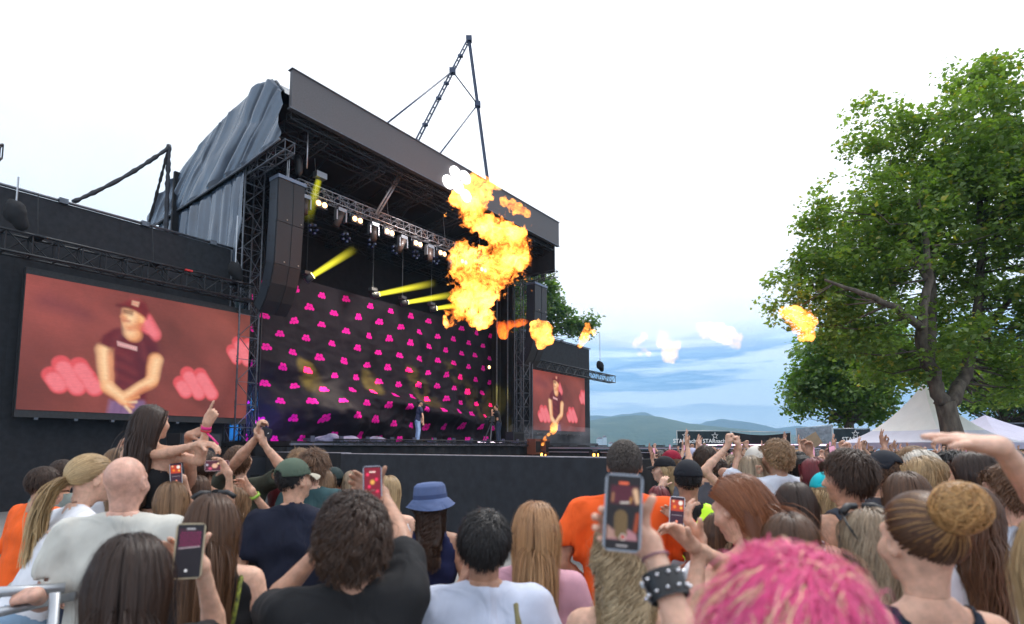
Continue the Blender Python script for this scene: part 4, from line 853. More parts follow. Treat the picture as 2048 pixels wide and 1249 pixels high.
def leaves_mesh(centres, spread, per, size, cols, rng, flat=.75):
    n = len(centres)*per; C = np.repeat(centres, per, 0); s = np.repeat(spread, per) if np.ndim(spread) else spread
    off = rng.normal(size=(n, 3)); off /= np.linalg.norm(off, axis=1)[:, None]; off *= (rng.random(n)**.5)[:, None]; off[:, 2] *= flat
    P = C+off*np.reshape(s, (-1, 1)) if np.ndim(s) else C+off*s
    nrm = rng.normal(size=(n, 3)); nrm[:, 2] = np.abs(nrm[:, 2])+.7; nrm += off*.5; nrm /= np.linalg.norm(nrm, axis=1)[:, None]
    a = np.cross(nrm, rng.normal(size=(n, 3))); a /= np.linalg.norm(a, axis=1)[:, None]; b = np.cross(nrm, a); z = size*(.6+.8*rng.random(n))[:, None]
    k = np.array([(0,-.5),(.42,-.12),(.22,.18),(.0,.62),(-.22,.18),(-.42,-.12)])      # pointed leaf outline, folded a little
    V = np.stack([P+a*z*x+b*z*y+nrm*z*(.14*abs(x)*2) for x, y in k], 1).reshape(-1, 3); i = np.arange(n)*6
    F = np.concatenate([np.stack([i, i+1, i+2, i+3], 1), np.stack([i, i+3, i+4, i+5], 1)])
    cl = np.repeat(rng.random(len(centres)), per)*.6+rng.random(n)*.4; base = np.array(cols[0])*(1-cl[:, None])+np.array(cols[1])*cl[:, None]
    yel = rng.random(n) < .04; base[yel] = cols[2]
    return V, F, np.repeat(np.concatenate([base, np.ones((n, 1))], 1), 6, 0)
def crown_centres(blobs, n, rng, gap=.5):
    out = []; vol = np.array([b[1][0]*b[1][1]*b[1][2] for b in blobs]); pick = rng.choice(len(blobs), n*4, p=vol/vol.sum())
    for k in pick:
        c, r = np.array(blobs[k][0]), np.array(blobs[k][1]); d = rng.normal(size=3); d /= np.linalg.norm(d); rr = rng.random()**.36
        p = c+d*r*rr
        if vnoise(p[None]*.55, 5)[0]+.8*vnoise(p[None]*1.3, 8)[0] < -gap*.5 : continue
        out.append(p)
        if len(out) >= n: break
    return np.array(out)
def tree(base, trunk_pts, trunk_r, limbs, blobs, nclump, per, size, spread, cols, label, seed, fork=True):
    rng = np.random.default_rng(seed); th = thing('broadleaf_tree', base, label, 'tree')
    mb = MB(); mb.poly(trunk_pts, trunk_r, 12); mb.build('trunk', BARK, th, smooth=True)
    allp = [Vector(p) for p in trunk_pts]; allr = list(trunk_r)
    for pts, rs in limbs:
        b = MB(); q = []; rr = []
        pts = [Vector(p) for p in pts]
        for i in range(len(pts)-1):
            for k in range(4): f = k/4; q.append(pts[i].lerp(pts[i+1], f)+Vector(rng.normal(size=3)*rs[i]*.14)); rr.append(rs[i]+(rs[i+1]-rs[i])*f)
        q.append(pts[-1]); rr.append(rs[-1]); b.poly(q, rr, 8); b.build('limb', BARK, th, smooth=True); allp += [Vector(x) for x in q]; allr += rr
    C = crown_centres(blobs, nclump, rng); A = np.array(allp); sel = rng.choice(len(C), min(len(C), 230), replace=False); bb = MB()
    for i in sel:
        c = C[i]; low = A[:, 2] < c[2]+.2; AA = A[low] if low.any() else A; rad = np.array(allr)[low] if low.any() else np.array(allr)
        j = np.argmin(np.linalg.norm(AA-c, axis=1)+.6*(c[2]-AA[:, 2] < 0)); s = Vector(AA[j].tolist()); e = Vector(c.tolist()); mid = s.lerp(e, .5)+Vector((0, 0, -.08*(e-s).length))+Vector(rng.normal(size=3)*.15)
        r = min(.055, float(rad[j])*.5, .012+.016*(e-s).length); bb.poly([s, mid, e], [r, r*.6, .008], 4)
    bb.build('twigs', BARK, th, smooth=True, kind='stuff')
    V, F, K = leaves_mesh(C, spread*(.6+.8*rng.random(len(C))), per, size, cols, rng)
    b = Vector(base); me = np_mesh('crown', V-np.array(b), F, LEAF, smooth=False, attrs={'col': K}); obj('crown', me, th); return th
Y0 = 21.5; G = [(.082,.15,.03), (.235,.32,.07), (.36,.32,.05)]
def Bp(px, py, Y, rx, rz, ry=None): p = W(px, py, Y); k = Y/1155; return ((p.x, p.y, p.z), (rx*k, (ry or rx)*k, rz*k))
tb = W(1905, 893, Y0); tk = lambda px, py, dy=0: tuple(W(px, py, Y0+dy))
tree((tb.x, tb.y, 0), [(tb.x+.15, tb.y, -.1), (tb.x+.1, tb.y, .8), tk(1908, 880), tk(1898, 840), tk(1890, 805)], [.6, .46, .38, .33, .33],
     [([tk(1885,812), tk(1868,760), tk(1845,700,-.5), tk(1842,640,-1), tk(1858,560,-1), tk(1850,470,-1), tk(1835,380,-1)], [.27,.24,.21,.18,.13,.09,.04]),
      ([tk(1897,812), tk(1925,765,.5), tk(1945,700,1), tk(1958,620,1), tk(1962,520,1), tk(1960,400,1), tk(1975,260,1)], [.27,.23,.20,.17,.14,.10,.04]),
      ([tk(1855,730,-.2), tk(1862,660,.8), tk(1860,560,1.5), tk(1872,440,1.5), tk(1880,300,1.5)], [.24,.2,.16,.12,.05]),
      ([tk(1842,655,-1), tk(1790,615,-2), tk(1730,590,-2.5), tk(1650,560,-2.5)], [.14,.12,.09,.04]),
      ([tk(1855,560,-1), tk(1800,450,0), tk(1760,380,.5)], [.12,.09,.04]), ([tk(1950,680,1), tk(2020,600,2), tk(2090,500,2)], [.16,.12,.05])],
     [Bp(1870,330,Y0,150,185), Bp(1740,480,Y0,150,150), Bp(1960,260,Y0,150,150), Bp(1640,590,Y0,105,90), Bp(1800,640,Y0,150,120), Bp(2050,450,Y0,190,200), Bp(2030,650,Y0+1,170,130), Bp(1840,480,Y0+2,170,180), Bp(1760,270,Y0,75,90), Bp(1690,400,Y0,80,90), Bp(1990,175,Y0,85,50), Bp(2170,360,Y0,200,210), Bp(1590,560,Y0,55,60), Bp(2030,760,Y0+3,110,60), Bp(1700,560,Y0,110,110), Bp(1900,175,Y0,60,45), Bp(1690,660,Y0,90,60), Bp(1800,745,Y0+2,90,40), Bp(1960,700,Y0+2,110,90), Bp(2010,790,Y0+1,60,40), Bp(1860,690,Y0-1,90,60)],
     3000, 30, .165, .50, G, 'huge broadleaf tree with a forked trunk towering over the tents', 4)
tb2 = W(1700, 893, 38); 
tree((tb2.x, tb2.y, 0), [(tb2.x, tb2.y, -.1), (tb2.x, tb2.y, 3.5), tuple(W(1705,760,38))], [.4,.3,.18], [([tuple(W(1705,780,38)), tuple(W(1660,730,38))], [.16,.05]), ([tuple(W(1705,790,38)), tuple(W(1760,740,38))], [.16,.05])],
     [Bp(1690,775,38,100,75), Bp(1630,800,38,68,50), Bp(1760,760,38,90,80), Bp(1650,715,38,75,55), Bp(1720,690,38,90,60), Bp(1610,760,38,45,40)], 900, 34, .26, .8, [(.070,.14,.028), (.19,.30,.06), (.28,.3,.05)], 'rounder bright green tree standing behind the fence banners, left of the big trunk', 14)
tb3 = W(2010, 893, 40)
tree((tb3.x, tb3.y, 0), [(tb3.x, tb3.y, -.1), (tb3.x, tb3.y, 3.5), tuple(W(2010,740,40))], [.4,.3,.18], [([tuple(W(2010,780,40)), tuple(W(1960,730,40))], [.16,.05])],
     [Bp(1990,770,40,110,60), Bp(2100,760,40,120,85), Bp(1950,720,40,80,50), Bp(1880,740,40,60,60)], 620, 30, .28, .9, [(.040,.10,.02), (.11,.2,.04), (.2,.24,.04)], 'paler loose tree behind the tents, right of the big trunk', 24)
tb4 = W(1085, 893, 60)
tree((tb4.x, tb4.y, 0), [(tb4.x, tb4.y, -.1), (tb4.x, tb4.y, 8), tuple(W(1085,640,60))], [.5,.35,.2], [([tuple(W(1085,680,60)), tuple(W(1130,650,60)), tuple(W(1165,655,60))], [.2,.1,.05])],
     [Bp(1070,600,60,52,62), Bp(1040,560,60,45,40), Bp(1120,640,60,36,34), Bp(1150,655,60,22,18), Bp(1176,650,60,20,22), Bp(1020,650,60,60,60), Bp(1192,675,60,8,10)], 420, 30, .36, .95, [(.06,.12,.035), (.14,.22,.06), (.2,.24,.06)], 'tree rising behind the right loudspeakers and the far black wall', 34)

# ================================================================== FLAMES (glowing gas volumes)
def flame_mat(name, s, nscale, cut, col=(1, .20, .018), hot=(1, .55, .12), dark=6.0):
    m = bpy.data.materials.new(name); m.use_nodes = True; nt = m.node_tree; nt.nodes.clear()
    tc = N(nt, 'ShaderNodeTexCoord'); n = N(nt, 'ShaderNodeTexNoise'); n.inputs['Scale'].default_value = nscale; n.inputs['Detail'].default_value = 5; n.inputs['Roughness'].default_value = .70; n.inputs['Distortion'].default_value = 1.8
    nt.links.new(tc.outputs['Object'], n.inputs[0])
    n2 = N(nt, 'ShaderNodeTexNoise'); n2.inputs['Scale'].default_value = nscale*.38; n2.inputs['Detail'].default_value = 2; nt.links.new(tc.outputs['Object'], n2.inputs[0])
    f = math_node(nt, 'ADD', math_node(nt, 'MULTIPLY', n.outputs[0], .62), math_node(nt, 'MULTIPLY', n2.outputs[0], .38))
    st = ramp(nt, f, [(cut, 0.0), (cut+.06, .12), (cut+.16, .55), (cut+.30, 1.0)], 'LINEAR')
    e = N(nt, 'ShaderNodeEmission'); nt.links.new(mixc(nt, st, col, hot), e.inputs[0]); nt.links.new(math_node(nt, 'MULTIPLY', st, s), e.inputs[1])
    ab = N(nt, 'ShaderNodeVolumeAbsorption'); ab.inputs[0].default_value = (.45,.25,.2,1); nt.links.new(math_node(nt, 'MULTIPLY', st, dark), ab.inputs[1])
    ad = N(nt, 'ShaderNodeAddShader'); nt.links.new(e.outputs[0], ad.inputs[0]); nt.links.new(ab.outputs[0], ad.inputs[1])
    o = N(nt, 'ShaderNodeOutputMaterial'); nt.links.new(ad.outputs[0], o.inputs['Volume']); return m
FL1 = flame_mat('flame_gas', 30, 2.2, .43); FL2 = flame_mat('flame_gas_small', 16, 4.2, .38); FL3 = flame_mat('flame_gas_pale', 2.6, 4.0, .40, (1,.50,.12), (1,.74,.34), 1.6); FL4 = flame_mat('flame_gas_red', 7, 2.2, .42, (1,.10,.01), (1,.30,.04), 3.0)
def flame(blobs, Y, vox, m, label, seed, amp=.26, thick=1.0, fr=1.6, name='flame'):
    P = [(W(px, py, Y), r*Y/1155) for px, py, r in blobs]; lo = [min(p[i]-r*1.4 for p, r in P) for i in range(3)]; hi = [max(p[i]+r*1.4 for p, r in P) for i in range(3)]
    f = Field(lo, hi, vox, .25)
    for p, r in P: f.ell(p, (r, r*thick, r), k=.18)
    def ap(Q, D):
        n = fbm(Q*fr, 4, seed); n2 = np.abs(fbm(Q*fr*2.3+5, 3, seed+3)); return D + amp*1.5*n + amp*1.4*n2 - amp*.35
    f.apply(ap); V, F = f.mesh(); V = smooth_verts(V, F, 1, .4); b = np.array(P[-1][0]); me = np_mesh(name, V-b, F, m)
    o = obj(name, me, label=label, cat='flame'); o.location = Vector(b); return o
flame([(925,398,20),(945,375,24),(962,392,20),(975,372,14),(940,420,22),(955,440,22),(975,455,22),(1000,470,24),(1025,478,26),(1040,500,20),(1035,525,22),(1012,540,22),(995,515,28),(975,520,24),(990,560,18),(925,500,16),(945,520,22),(915,515,13),(930,550,26),(955,565,28),(975,545,20),(925,595,22),(912,625,17),(903,642,12),(948,600,24),(962,630,20),(970,645,12),(940,625,14),(975,590,16),(992,580,10)],
      24.2, .05, FL1, 'enormous orange-yellow fireball roaring upward in front of the stage roof', 3, .34, .8, 3.5)
flame([(1008,402,8),(1022,408,9),(1036,414,10),(1048,424,7),(1030,425,6),(1056,430,5)], 24.4, .04, FL2, 'thin orange flame tongue licking along the fascia top', 21, .14, .8, 4.0)
flame([(1075,655,13),(1088,660,16),(1085,675,17),(1072,672,12),(1094,680,12),(1080,688,9)], 28, .045, FL2, 'round orange flame bursting in front of the right line array', 5, .15, .9, 4.6)
flame([(1000,655,12),(1008,668,12),(1018,650,9),(1035,648,7),(1050,645,7)], 29, .07, FL4, 'dim red flame wisp at the edge of the right stage tower', 6, .18, .9, 2.2)
flame([(1165,680,8),(1172,672,9),(1160,690,7),(1176,655,7),(1186,663,6)], 30, .045, FL2, 'small orange flame over the top corner of the far wall', 7, .14, .9, 4.6)
flame([(1270,690,7),(1276,682,8),(1284,675,7),(1292,671,6),(1284,700,6),(1296,708,6),(1275,708,4)], 27, .04, FL3, 'faint white curl of flame nearest the far wall, low in the sky', 8, .12, .9, 4.6)
flame([(1322,672,11),(1330,685,15),(1340,700,16),(1345,712,12),(1335,716,9),(1352,690,10)], 26, .04, FL3, 'pale flame shaped like a ragged triangle above the hills', 9, .14, .9, 4.2)
flame([(1402,655,10),(1418,660,15),(1436,664,18),(1454,670,18),(1468,678,15),(1474,690,8),(1408,668,8)], 24.5, .038, FL3, 'long pale flame drifting third from the right over the runway', 10, .14, .9, 4.2)
flame([(1570,625,9),(1582,628,13),(1596,635,18),(1612,640,17),(1618,655,14),(1600,655,14),(1608,672,11),(1618,674,9)], 20.5, .038, FL2, 'yellow flame blazing against the leaves of the big tree', 11, .13, .9, 4.8)
flame([(1003,360,10),(1000,372,8),(1065,378,10),(1062,370,8)], 24.3, .06, flame_mat('flame_gas_ghost', 3.0, 2.4, .34, (1,.62,.2), (1,.8,.4), .8), 'two thin fading flame wisps above the fascia', 12, .12, .9, 4.2)
flame([(1143,318,8),(1139,322,6),(1118,246,9),(1106,248,6),(1130,250,6)], 24.3, .06, MATS.get('x') or bpy.data.materials['flame_gas_ghost'], 'faint orange wisps high in the white sky right of the roof', 13, .12, .9, 4.2)
flame([(1106,862,7),(1098,870,5),(1104,855,5),(1090,878,4),(1110,850,4),(1085,889,3)], 28, .04, FL2, 'little yellow licks of flame rising in front of the far screen', 15, .08, .9, 3.2)
# drifting smoke near the far screen's foot
sm = bpy.data.materials.new('thin_smoke'); sm.use_nodes = True; n_ = sm.node_tree; n_.nodes.clear(); v_ = N(n_, 'ShaderNodeVolumePrincipled'); v_.inputs['Color'].default_value = (.75,.82,.95,1)
tn = N(n_, 'ShaderNodeTexNoise'); tn.inputs['Scale'].default_value = .8; tn.inputs['Detail'].default_value = 3; tcn = N(n_, 'ShaderNodeTexCoord'); n_.links.new(tcn.outputs['Object'], tn.inputs[0]); n_.links.new(ramp(n_, tn.outputs[0], [(.4, 0.0), (.75, .22)]), v_.inputs['Density'])
oo = N(n_, 'ShaderNodeOutputMaterial'); n_.links.new(v_.outputs[0], oo.inputs['Volume'])
c = W(1105, 865, 33); f = Field((-3.4,-1.5,-1.2), (4.4,1.5,1.6), .2, .4); f.ell((-.8,0,0), (1.9,1.0,.8)); f.ell((1.4,0,-.3), (2.0,1.0,.6)); V, F = f.mesh(); o = obj('smoke', np_mesh('smoke', V, F, sm), kind='stuff'); o.location = c
# ================================================================== PEOPLE
def rotm(yaw=0, pitch=0, roll=0):      # yaw left+, pitch up+, roll; columns = right, forward, up
    cy, sy, cp, sp_, cr, sr = math.cos(yaw), math.sin(yaw), math.cos(pitch), math.sin(pitch), math.cos(roll), math.sin(roll)
    Rz = np.array([[cy,-sy,0],[sy,cy,0],[0,0,1]]); Rx = np.array([[1,0,0],[0,cp,-sp_],[0,sp_,cp]]); Ry = np.array([[cr,0,sr],[0,1,0],[-sr,0,cr]])
    return Rz@Rx@Ry
def unit(v): v = np.array(v, float); return v/(np.linalg.norm(v)+1e-12)
SKINS = {}
def skin(kind):
    cols = {'fair': (.68,.40,.285), 'light': (.60,.335,.225), 'tan': (.43,.225,.145), 'olive': (.36,.20,.125), 'brown': (.20,.10,.06), 'pink': (.60,.335,.25)}
    if kind in SKINS: return SKINS[kind]
    c = cols[kind]; m = mat('skin_'+kind, c, .48, noise=(34, .20), bump=(190, .5, .003)); b = m.node_tree.nodes['Principled BSDF']
    b.inputs['Subsurface Weight'].default_value = .12; b.inputs['Subsurface Radius'].default_value = (.012,.004,.002); b.inputs['Subsurface Scale'].default_value = 1.0
    SKINS[kind] = m; return m
EYEW = mat('eye_white', (.75,.73,.70), .25); EYED = mat('eye_dark', (.03,.02,.015), .15); LIP = mat('lip', (.42,.13,.12), .4); BROW = mat('eyebrow', (.06,.035,.02), .8)
def hair_mat(name, root, tip, rough=.38):
    if name in MATS: return MATS[name]
    m = bpy.data.materials.new(name); m.use_nodes = True; nt = m.node_tree; b = nt.nodes['Principled BSDF']
    a = nt.nodes.new('ShaderNodeAttribute'); a.attribute_name = 'col'; s = nt.nodes.new('ShaderNodeSeparateColor'); nt.links.new(a.outputs[0], s.inputs[0])
    c = mixc(nt, s.outputs[1], root, tip); v = math_node(nt, 'ADD', math_node(nt, 'MULTIPLY', s.outputs[0], .75), .62)
    cc = nt.nodes.new('ShaderNodeVectorMath'); cc.operation = 'SCALE'; nt.links.new(c, cc.inputs[0]); nt.links.new(v, cc.inputs['Scale']); nt.links.new(cc.outputs[0], b.inputs['Base Color'])
    b.inputs['Roughness'].default_value = rough; b.inputs['Specular IOR Level'].default_value = .32; MATS[name] = m; return m
HAIRS = {'black': hair_mat('hair_black', (.008,.007,.008), (.014,.011,.011)), 'dark': hair_mat('hair_dark_brown', (.026,.013,.009), (.060,.030,.017)), 'brown': hair_mat('hair_brown', (.065,.030,.016), (.17,.085,.042)),
  'lightbrown': hair_mat('hair_light_brown', (.15,.082,.042), (.38,.23,.12)), 'blonde': hair_mat('hair_blonde', (.30,.19,.09), (.66,.48,.26)), 'ash': hair_mat('hair_ash_blonde', (.20,.14,.09), (.56,.45,.31)), 'ringlet': hair_mat('hair_golden_ringlets', (.26,.17,.09), (.72,.57,.36)), 'white': hair_mat('hair_platinum', (.5,.45,.38), (.75,.70,.62)),
  'red': hair_mat('hair_copper', (.17,.055,.022), (.30,.12,.045)), 'maroon': hair_mat('hair_wine_red', (.14,.012,.018), (.05,.012,.012)), 'pink': hair_mat('hair_pink', (.62,.03,.17), (.90,.20,.36)), 'grey': hair_mat('hair_grey', (.14,.13,.13), (.24,.23,.22)), 'greybrown': hair_mat('hair_grey_brown', (.040,.030,.026), (.075,.060,.052)),
  'balayage': hair_mat('hair_balayage', (.03,.018,.012), (.60,.33,.12)), 'strawberry': hair_mat('hair_strawberry_blonde', (.32,.16,.075), (.66,.43,.21)), 'pinktip': hair_mat('hair_pink_blonde_streaks', (.80,.50,.28), (.90,.62,.42)), 'auburn': hair_mat('hair_auburn', (.060,.026,.013), (.20,.095,.04)), 'bunt': hair_mat('hair_bun_tips', (.34,.17,.06), (.68,.40,.16))}
def ik(a, c, l1, l2, pole):
    d = c-a; L = np.linalg.norm(d)
    if L > (l1+l2)*.995: k = min(1.18, L/((l1+l2)*.995)); l1 *= k; l2 *= k; 
    if L > (l1+l2)*.995: c = a+d*((l1+l2)*.995/L); d = c-a; L = np.linalg.norm(d)
    u = d/L; x = (l1*l1-l2*l2+L*L)/(2*L); h = math.sqrt(max(0, l1*l1-x*x)); p = np.array(pole, float); p = p-u*(p@u); p = p/(np.linalg.norm(p)+1e-9)
    return a+u*x+p*h, c
HANDS = {'relax': [(25,30,20)]*4, 'grip': [(4,42,26),(4,44,28),(5,46,28),(6,48,30)], 'point': [(4,6,4),(78,85,50),(80,88,50),(80,88,50)], 'fist': [(80,88,55)]*4, 'flat': [(4,6,4),(2,5,4),(4,6,4),(8,8,5)], 'wrap': [(45,50,35),(48,52,38),(50,55,40),(52,55,40)], 'open': [(10,12,8),(4,8,6),(8,12,8),(14,14,10)]}
def hand_vf(w, f, n, side, pose='relax', sc=1.0, vox=.006, fore=None):
    w = np.array(w, float); f = unit(f); n = np.array(n, float); n = unit(n-f*(n@f)); s = np.cross(f, n)*side; curls = HANDS[pose]
    lo, hi = w-.22*sc, w+.22*sc; F = Field(lo, hi, vox, .010*sc); o = [.027, .009, -.010, -.027]; kn = [.088, .092, .087, .079]; ln = [.074, .082, .076, .060]; rr = [.0088,.0092,.0088,.0078]
    spread = {'open': .16, 'flat': .04}.get(pose, .05)
    for i in range(4):
        b = w+(f*kn[i]+s*o[i])*sc; F.cone(w+(f*.008+s*o[i]*.55)*sc, b, .0155*sc, .0125*sc, .018*sc)
        d = unit(f+s*spread*(1.5-i)); p = b; a = 0
        for j, (cu, fr) in enumerate(zip(curls[i], (.44, .31, .25))):
            a += math.radians(cu); dd = d*math.cos(a)+n*math.sin(a); q = p+dd*ln[i]*fr*sc; F.cone(p, q, rr[i]*sc*(1.08-.1*j), rr[i]*sc*(1.0-.1*j), .004*sc); p = q
    F.cone(w+(f*.015+n*.006+s*.012)*sc, w+(f*.05+n*.012+s*.026)*sc, .017*sc, .015*sc, .018*sc)
    if pose in ('fist', 'point'): th = [(.045,.030,.018), (.070,.030,.038), (.082,.006,.046)]
    elif pose == 'grip': th = [(.038,.045,.012), (.046,.076,.026), (.046,.098,.040)]
    elif pose == 'wrap': th = [(.045,.036,.016), (.082,.045,.034), (.108,.036,.040)]
    elif pose == 'flat': th = [(.045,.034,.010), (.08,.046,.012), (.105,.046,.014)]
    else: th = [(.045,.040,.012), (.070,.062,.020), (.088,.078,.024)]
    p = w+(f*.018+s*.018)*sc
    for (a, b, c), r in zip(th, (.0125,.0105,.0095)): q = w+(f*a+s*b+n*c)*sc; F.cone(p, q, (r+.0015)*sc, r*sc, .006*sc); p = q
    if fore is not None: F.cone(w, w+(np.array(fore)-w)*min(1, .06/max(.01, np.linalg.norm(np.array(fore)-w))), .024*sc, .027*sc, .02*sc, flat=(n, .78))
    V, Q = F.mesh(); return V, Q
class Body: pass
def make_body(sex='m', lean=0.0, side=0.0, hy=0, hp=0, hr=0, arms=None, build=1.0, vox=.018, hvox=.0085, hands_vox=.007, scale=1.0, neck_fwd=0.02, twist=0.0, sit=False, face=True, shrug=0.0):
    b = Body(); b.sex = sex; b.build = build; T = unit([side, math.sin(lean), math.cos(lean)]); R = unit(np.cross([0, 1, 0], T)*1.0) if abs(T[1]) < .99 else np.array([1, 0, 0]); R = unit(np.array([1, 0, 0])-T*T[0]); F = np.cross(T, R)
    if twist: R, F = R*math.cos(twist)+F*math.sin(twist), F*math.cos(twist)-R*math.sin(twist)
    b.T, b.R, b.F = T, R, F; pel = np.array([0, 0, .93]); b.pel = pel; b.up = lambda h, x=0, y=0: pel+T*h+R*x+F*y
    sw = (.185 if sex == 'm' else .160)*build; b.sw = sw; b.neck = b.up(.53, 0, -.015); nd = unit(T+F*neck_fwd*4+np.array([0, 0, .6])); b.hc = b.neck+nd*.175+F*.012
    b.Rh = np.stack([R, F, T], 1)@rotm(hy, hp, hr) if True else None
    # head level: blend with vertical
    up = unit(T*.35+np.array([0, 0, .65])); fw = unit(F-up*(F@up)); ri = np.cross(fw, up); b.Rh = np.stack([ri, fw, up], 1)@rotm(hy, hp, hr)
    b.arms = {}
    for sd, nm in ((1, 'R'), (-1, 'L')):
        a = (arms or {}).get(nm); sj = b.up(.475+shrug, sd*sw, -.005)
        if a is None: a = dict(w=sj+np.array([0, 0, -.50])+R*sd*.075+F*.06, pole=-F+R*sd*.4, hand='relax')
        w = np.array(a['w'], float); rise = max(0, min(1, (w[2]-sj[2])/.35)); sj = sj+T*.035*rise - R*sd*.015*rise
        e, w = ik(sj, w, .285, .255, a.get('pole', (sd*.5, -.4, -1))); f = a.get('f'); f = unit(w-e) if f is None else unit(f); n = a.get('n'); n = (-R*sd if n is None else np.array(n, float))
        b.arms[nm] = dict(s=sj, e=e, w=w, f=f, n=n, hand=a.get('hand', 'relax'), sd=sd, spec=a)
    return b
def torso_prims(f, b, e=0.0, loose=0.0, arms_to=None, legs_to=None, k=.05):
    B = b.build; up = b.up; fl = (b.F, .68); m = b.sex == 'm'
    if legs_to is None or legs_to > -1: f.cone(up(-.02, -.06*B), up(-.02, .06*B), (.105 if m else .118)*B+e, (.105 if m else .118)*B+e, k, flat=(b.F, .8))
    wr = (.125 if m else .108)*B+e+loose; f.cone(up(.04), up(.17), wr+.012, wr, k, flat=fl)
    f.cone(up(.17), up(.33), wr, (.142 if m else .128)*B+e+loose*.7, k, flat=fl)
    f.cone(up(.35, -.065*B, 0), up(.35, .065*B, 0), .105*B+e, .105*B+e, k, flat=(b.F, .84))
    if not m: [f.ell(up(.335, s*.065, .085), (.055+e, .05+e, .055+e), k=.03) for s in (-1, 1)]
    f.cone(up(.44, -b.sw*.78, -.012), up(.44, b.sw*.78, -.012), .062+e, .062+e, k, flat=(b.F, .9))
    for s in (-1, 1): f.cone(up(.53, s*.03, -.02), b.arms['R' if s > 0 else 'L']['s']-b.R*s*.035+b.T*.012, .045*(1 if m else .9)+e, .042+e, .045)
def make_vf(b, vox=.018, hvox=.0085, hands_vox=.007, legs=True, eyes=True, ears=True):
    parts = []; P = [b.up(-.15), b.hc]+[a[k] for a in b.arms.values() for k in 'sew']; lo = np.min(P, 0)-.24; hi = np.max(P, 0)+.2; hi[2] = max(b.neck[2]+.05, max(a['w'][2] for a in b.arms.values())+.08, max(a['e'][2] for a in b.arms.values())+.1); lo[2] = min(lo[2], 0 if legs else lo[2])
    B = b.build; m = b.sex == 'm'; f = Field(lo, hi, vox, .035); torso_prims(f, b)
    f.cone(b.neck-b.T*.05, b.hc-b.Rh[:, 2]*.05-b.Rh[:, 1]*.02, .058 if m else .050, .053 if m else .046, .035)
    for a in b.arms.values():
        ar = (1.0 if m else .84)*(.6+.4*B); f.cone(a['s'], a['s']+(a['e']-a['s'])*.25, .056*ar, .050*ar, .035); f.cone(a['s'], a['e'], .048*ar, .038*ar, .02)
        mid = a['e']+(a['w']-a['e'])*.28; f.cone(a['e'], mid, .038*ar, .041*ar, .015); f.cone(mid, a['w'], .041*ar, .0255*ar, .015)
    if legs:
        for s in (-1, 1):
            h = b.up(-.03, s*.085); kn = np.array([s*.10, .03, .49]); an = np.array([s*.11, -.01, .09]); f.cone(h, kn, .086*B, .055, .04); f.cone(kn, kn+(an-kn)*.35, .055, .054, .02, None); f.cone(kn+(an-kn)*.35, an, .054, .036, .02); f.cone(an-np.array([0, .03, .04]), an+np.array([s*.02, .17, -.055]), .036, .032, .02)
    V, F = f.mesh(); V = smooth_verts(V, F, 1, .4); parts.append((V, F, 0))
    # head on its own finer grid
    Rh, c = b.Rh, b.hc; L = lambda x, y, z: c+Rh@np.array([x, y, z]); m_ = .17; f = Field(c-m_, c+m_, hvox, .02); g = 1.0 if m else .94
    f.ell(L(0,-.018,.026), (.076*g,.097*g,.090*g), Rh); f.ell(L(0,.020,-.030), (.062*g,.070*g,.080*g), Rh, k=.03); f.ell(L(0,.040,-.078*g), (.044*g if m else .036,.040,.032), Rh, k=.03)
    f.cone(b.neck+(b.hc-b.neck)*.25, L(0,-.022,-.05), .056 if m else .048, .054 if m else .047, .035)
    f.ell(L(0,.072,-.096), (.020,.016,.016), Rh, k=.02)
    if hvox < .02:
        f.cone(L(-.034,.070,.026), L(.034,.070,.026), .015, .015, .02)
        f.cone(L(0,.082,.012), L(0,.106,-.026), .008, .0135, .014); f.ell(L(0,.098,-.032), (.019,.012,.010), Rh, k=.010)
        for s in (-1, 1): f.ell(L(s*.033,.094,.003), (.021,.014,.013), Rh, k=.014, op='s'); f.ell(L(s*.043,.052,-.028), (.026,.026,.024), Rh, k=.03)
        f.cone(L(-.019,.0845,-.055), L(.019,.0845,-.055), .0075, .0075, .008); f.cone(L(-.016,.083,-.066), L(.016,.083,-.066), .008, .008, .006)
    if ears:
        for s in (-1, 1): Re = Rh@rotm(s*-.35, .12, 0); f.ell(L(s*.079*g,-.006,-.006), (.011,.021,.034), Re, k=.007); f.ell(L(s*.090*g,-.001,-.002), (.007,.012,.020), Re, k=.005, op='s')
    V, F = f.mesh(); nz = b.neck+(b.hc-b.neck)*.22; ax = unit(b.hc-b.neck); keep = ((V-nz)@ax > 0)[F].all(1); F = F[keep]
    mi = np.zeros(len(F)); ctr = (V[F].mean(1)-c)@Rh
    if hvox < .014:
        lip = (np.abs(ctr[:, 0]) < .023) & (ctr[:, 1] > .078) & (ctr[:, 2] < -.049) & (ctr[:, 2] > -.073); mi[lip] = 3
        br = (np.abs(ctr[:, 0]) > .012) & (np.abs(ctr[:, 0]) < .052) & (ctr[:, 1] > .062) & (ctr[:, 2] > .024) & (ctr[:, 2] < .033); pass
    o = [(V, F[mi == k], k) for k in (0, 3, 4)]; parts += [p for p in o if len(p[1])]
    if eyes:
        for s in (-1, 1):
            mb = MB(); mb.sphere(L(s*.031,.0715,.004), .0118, 10, 7); q = np.array(mb.v); FF = np.array([x if len(x) == 4 else (*x, x[2]) for x in mb.f]); parts.append((q, FF, 1))
            mb = MB(); mb.sphere(L(s*.031,.0772,.004), .0068, 8, 5); parts.append((np.array(mb.v), np.array([x if len(x) == 4 else (*x, x[2]) for x in mb.f]), 2))
    for a in b.arms.values():
        V, F = hand_vf(a['w'], a['f'], a['n'], a['spec'].get('hs', a['sd']), a['hand'], (1.0 if m else .92), hands_vox, a['e'])
        parts.append((V, F, 0))
    return join_vf(parts)
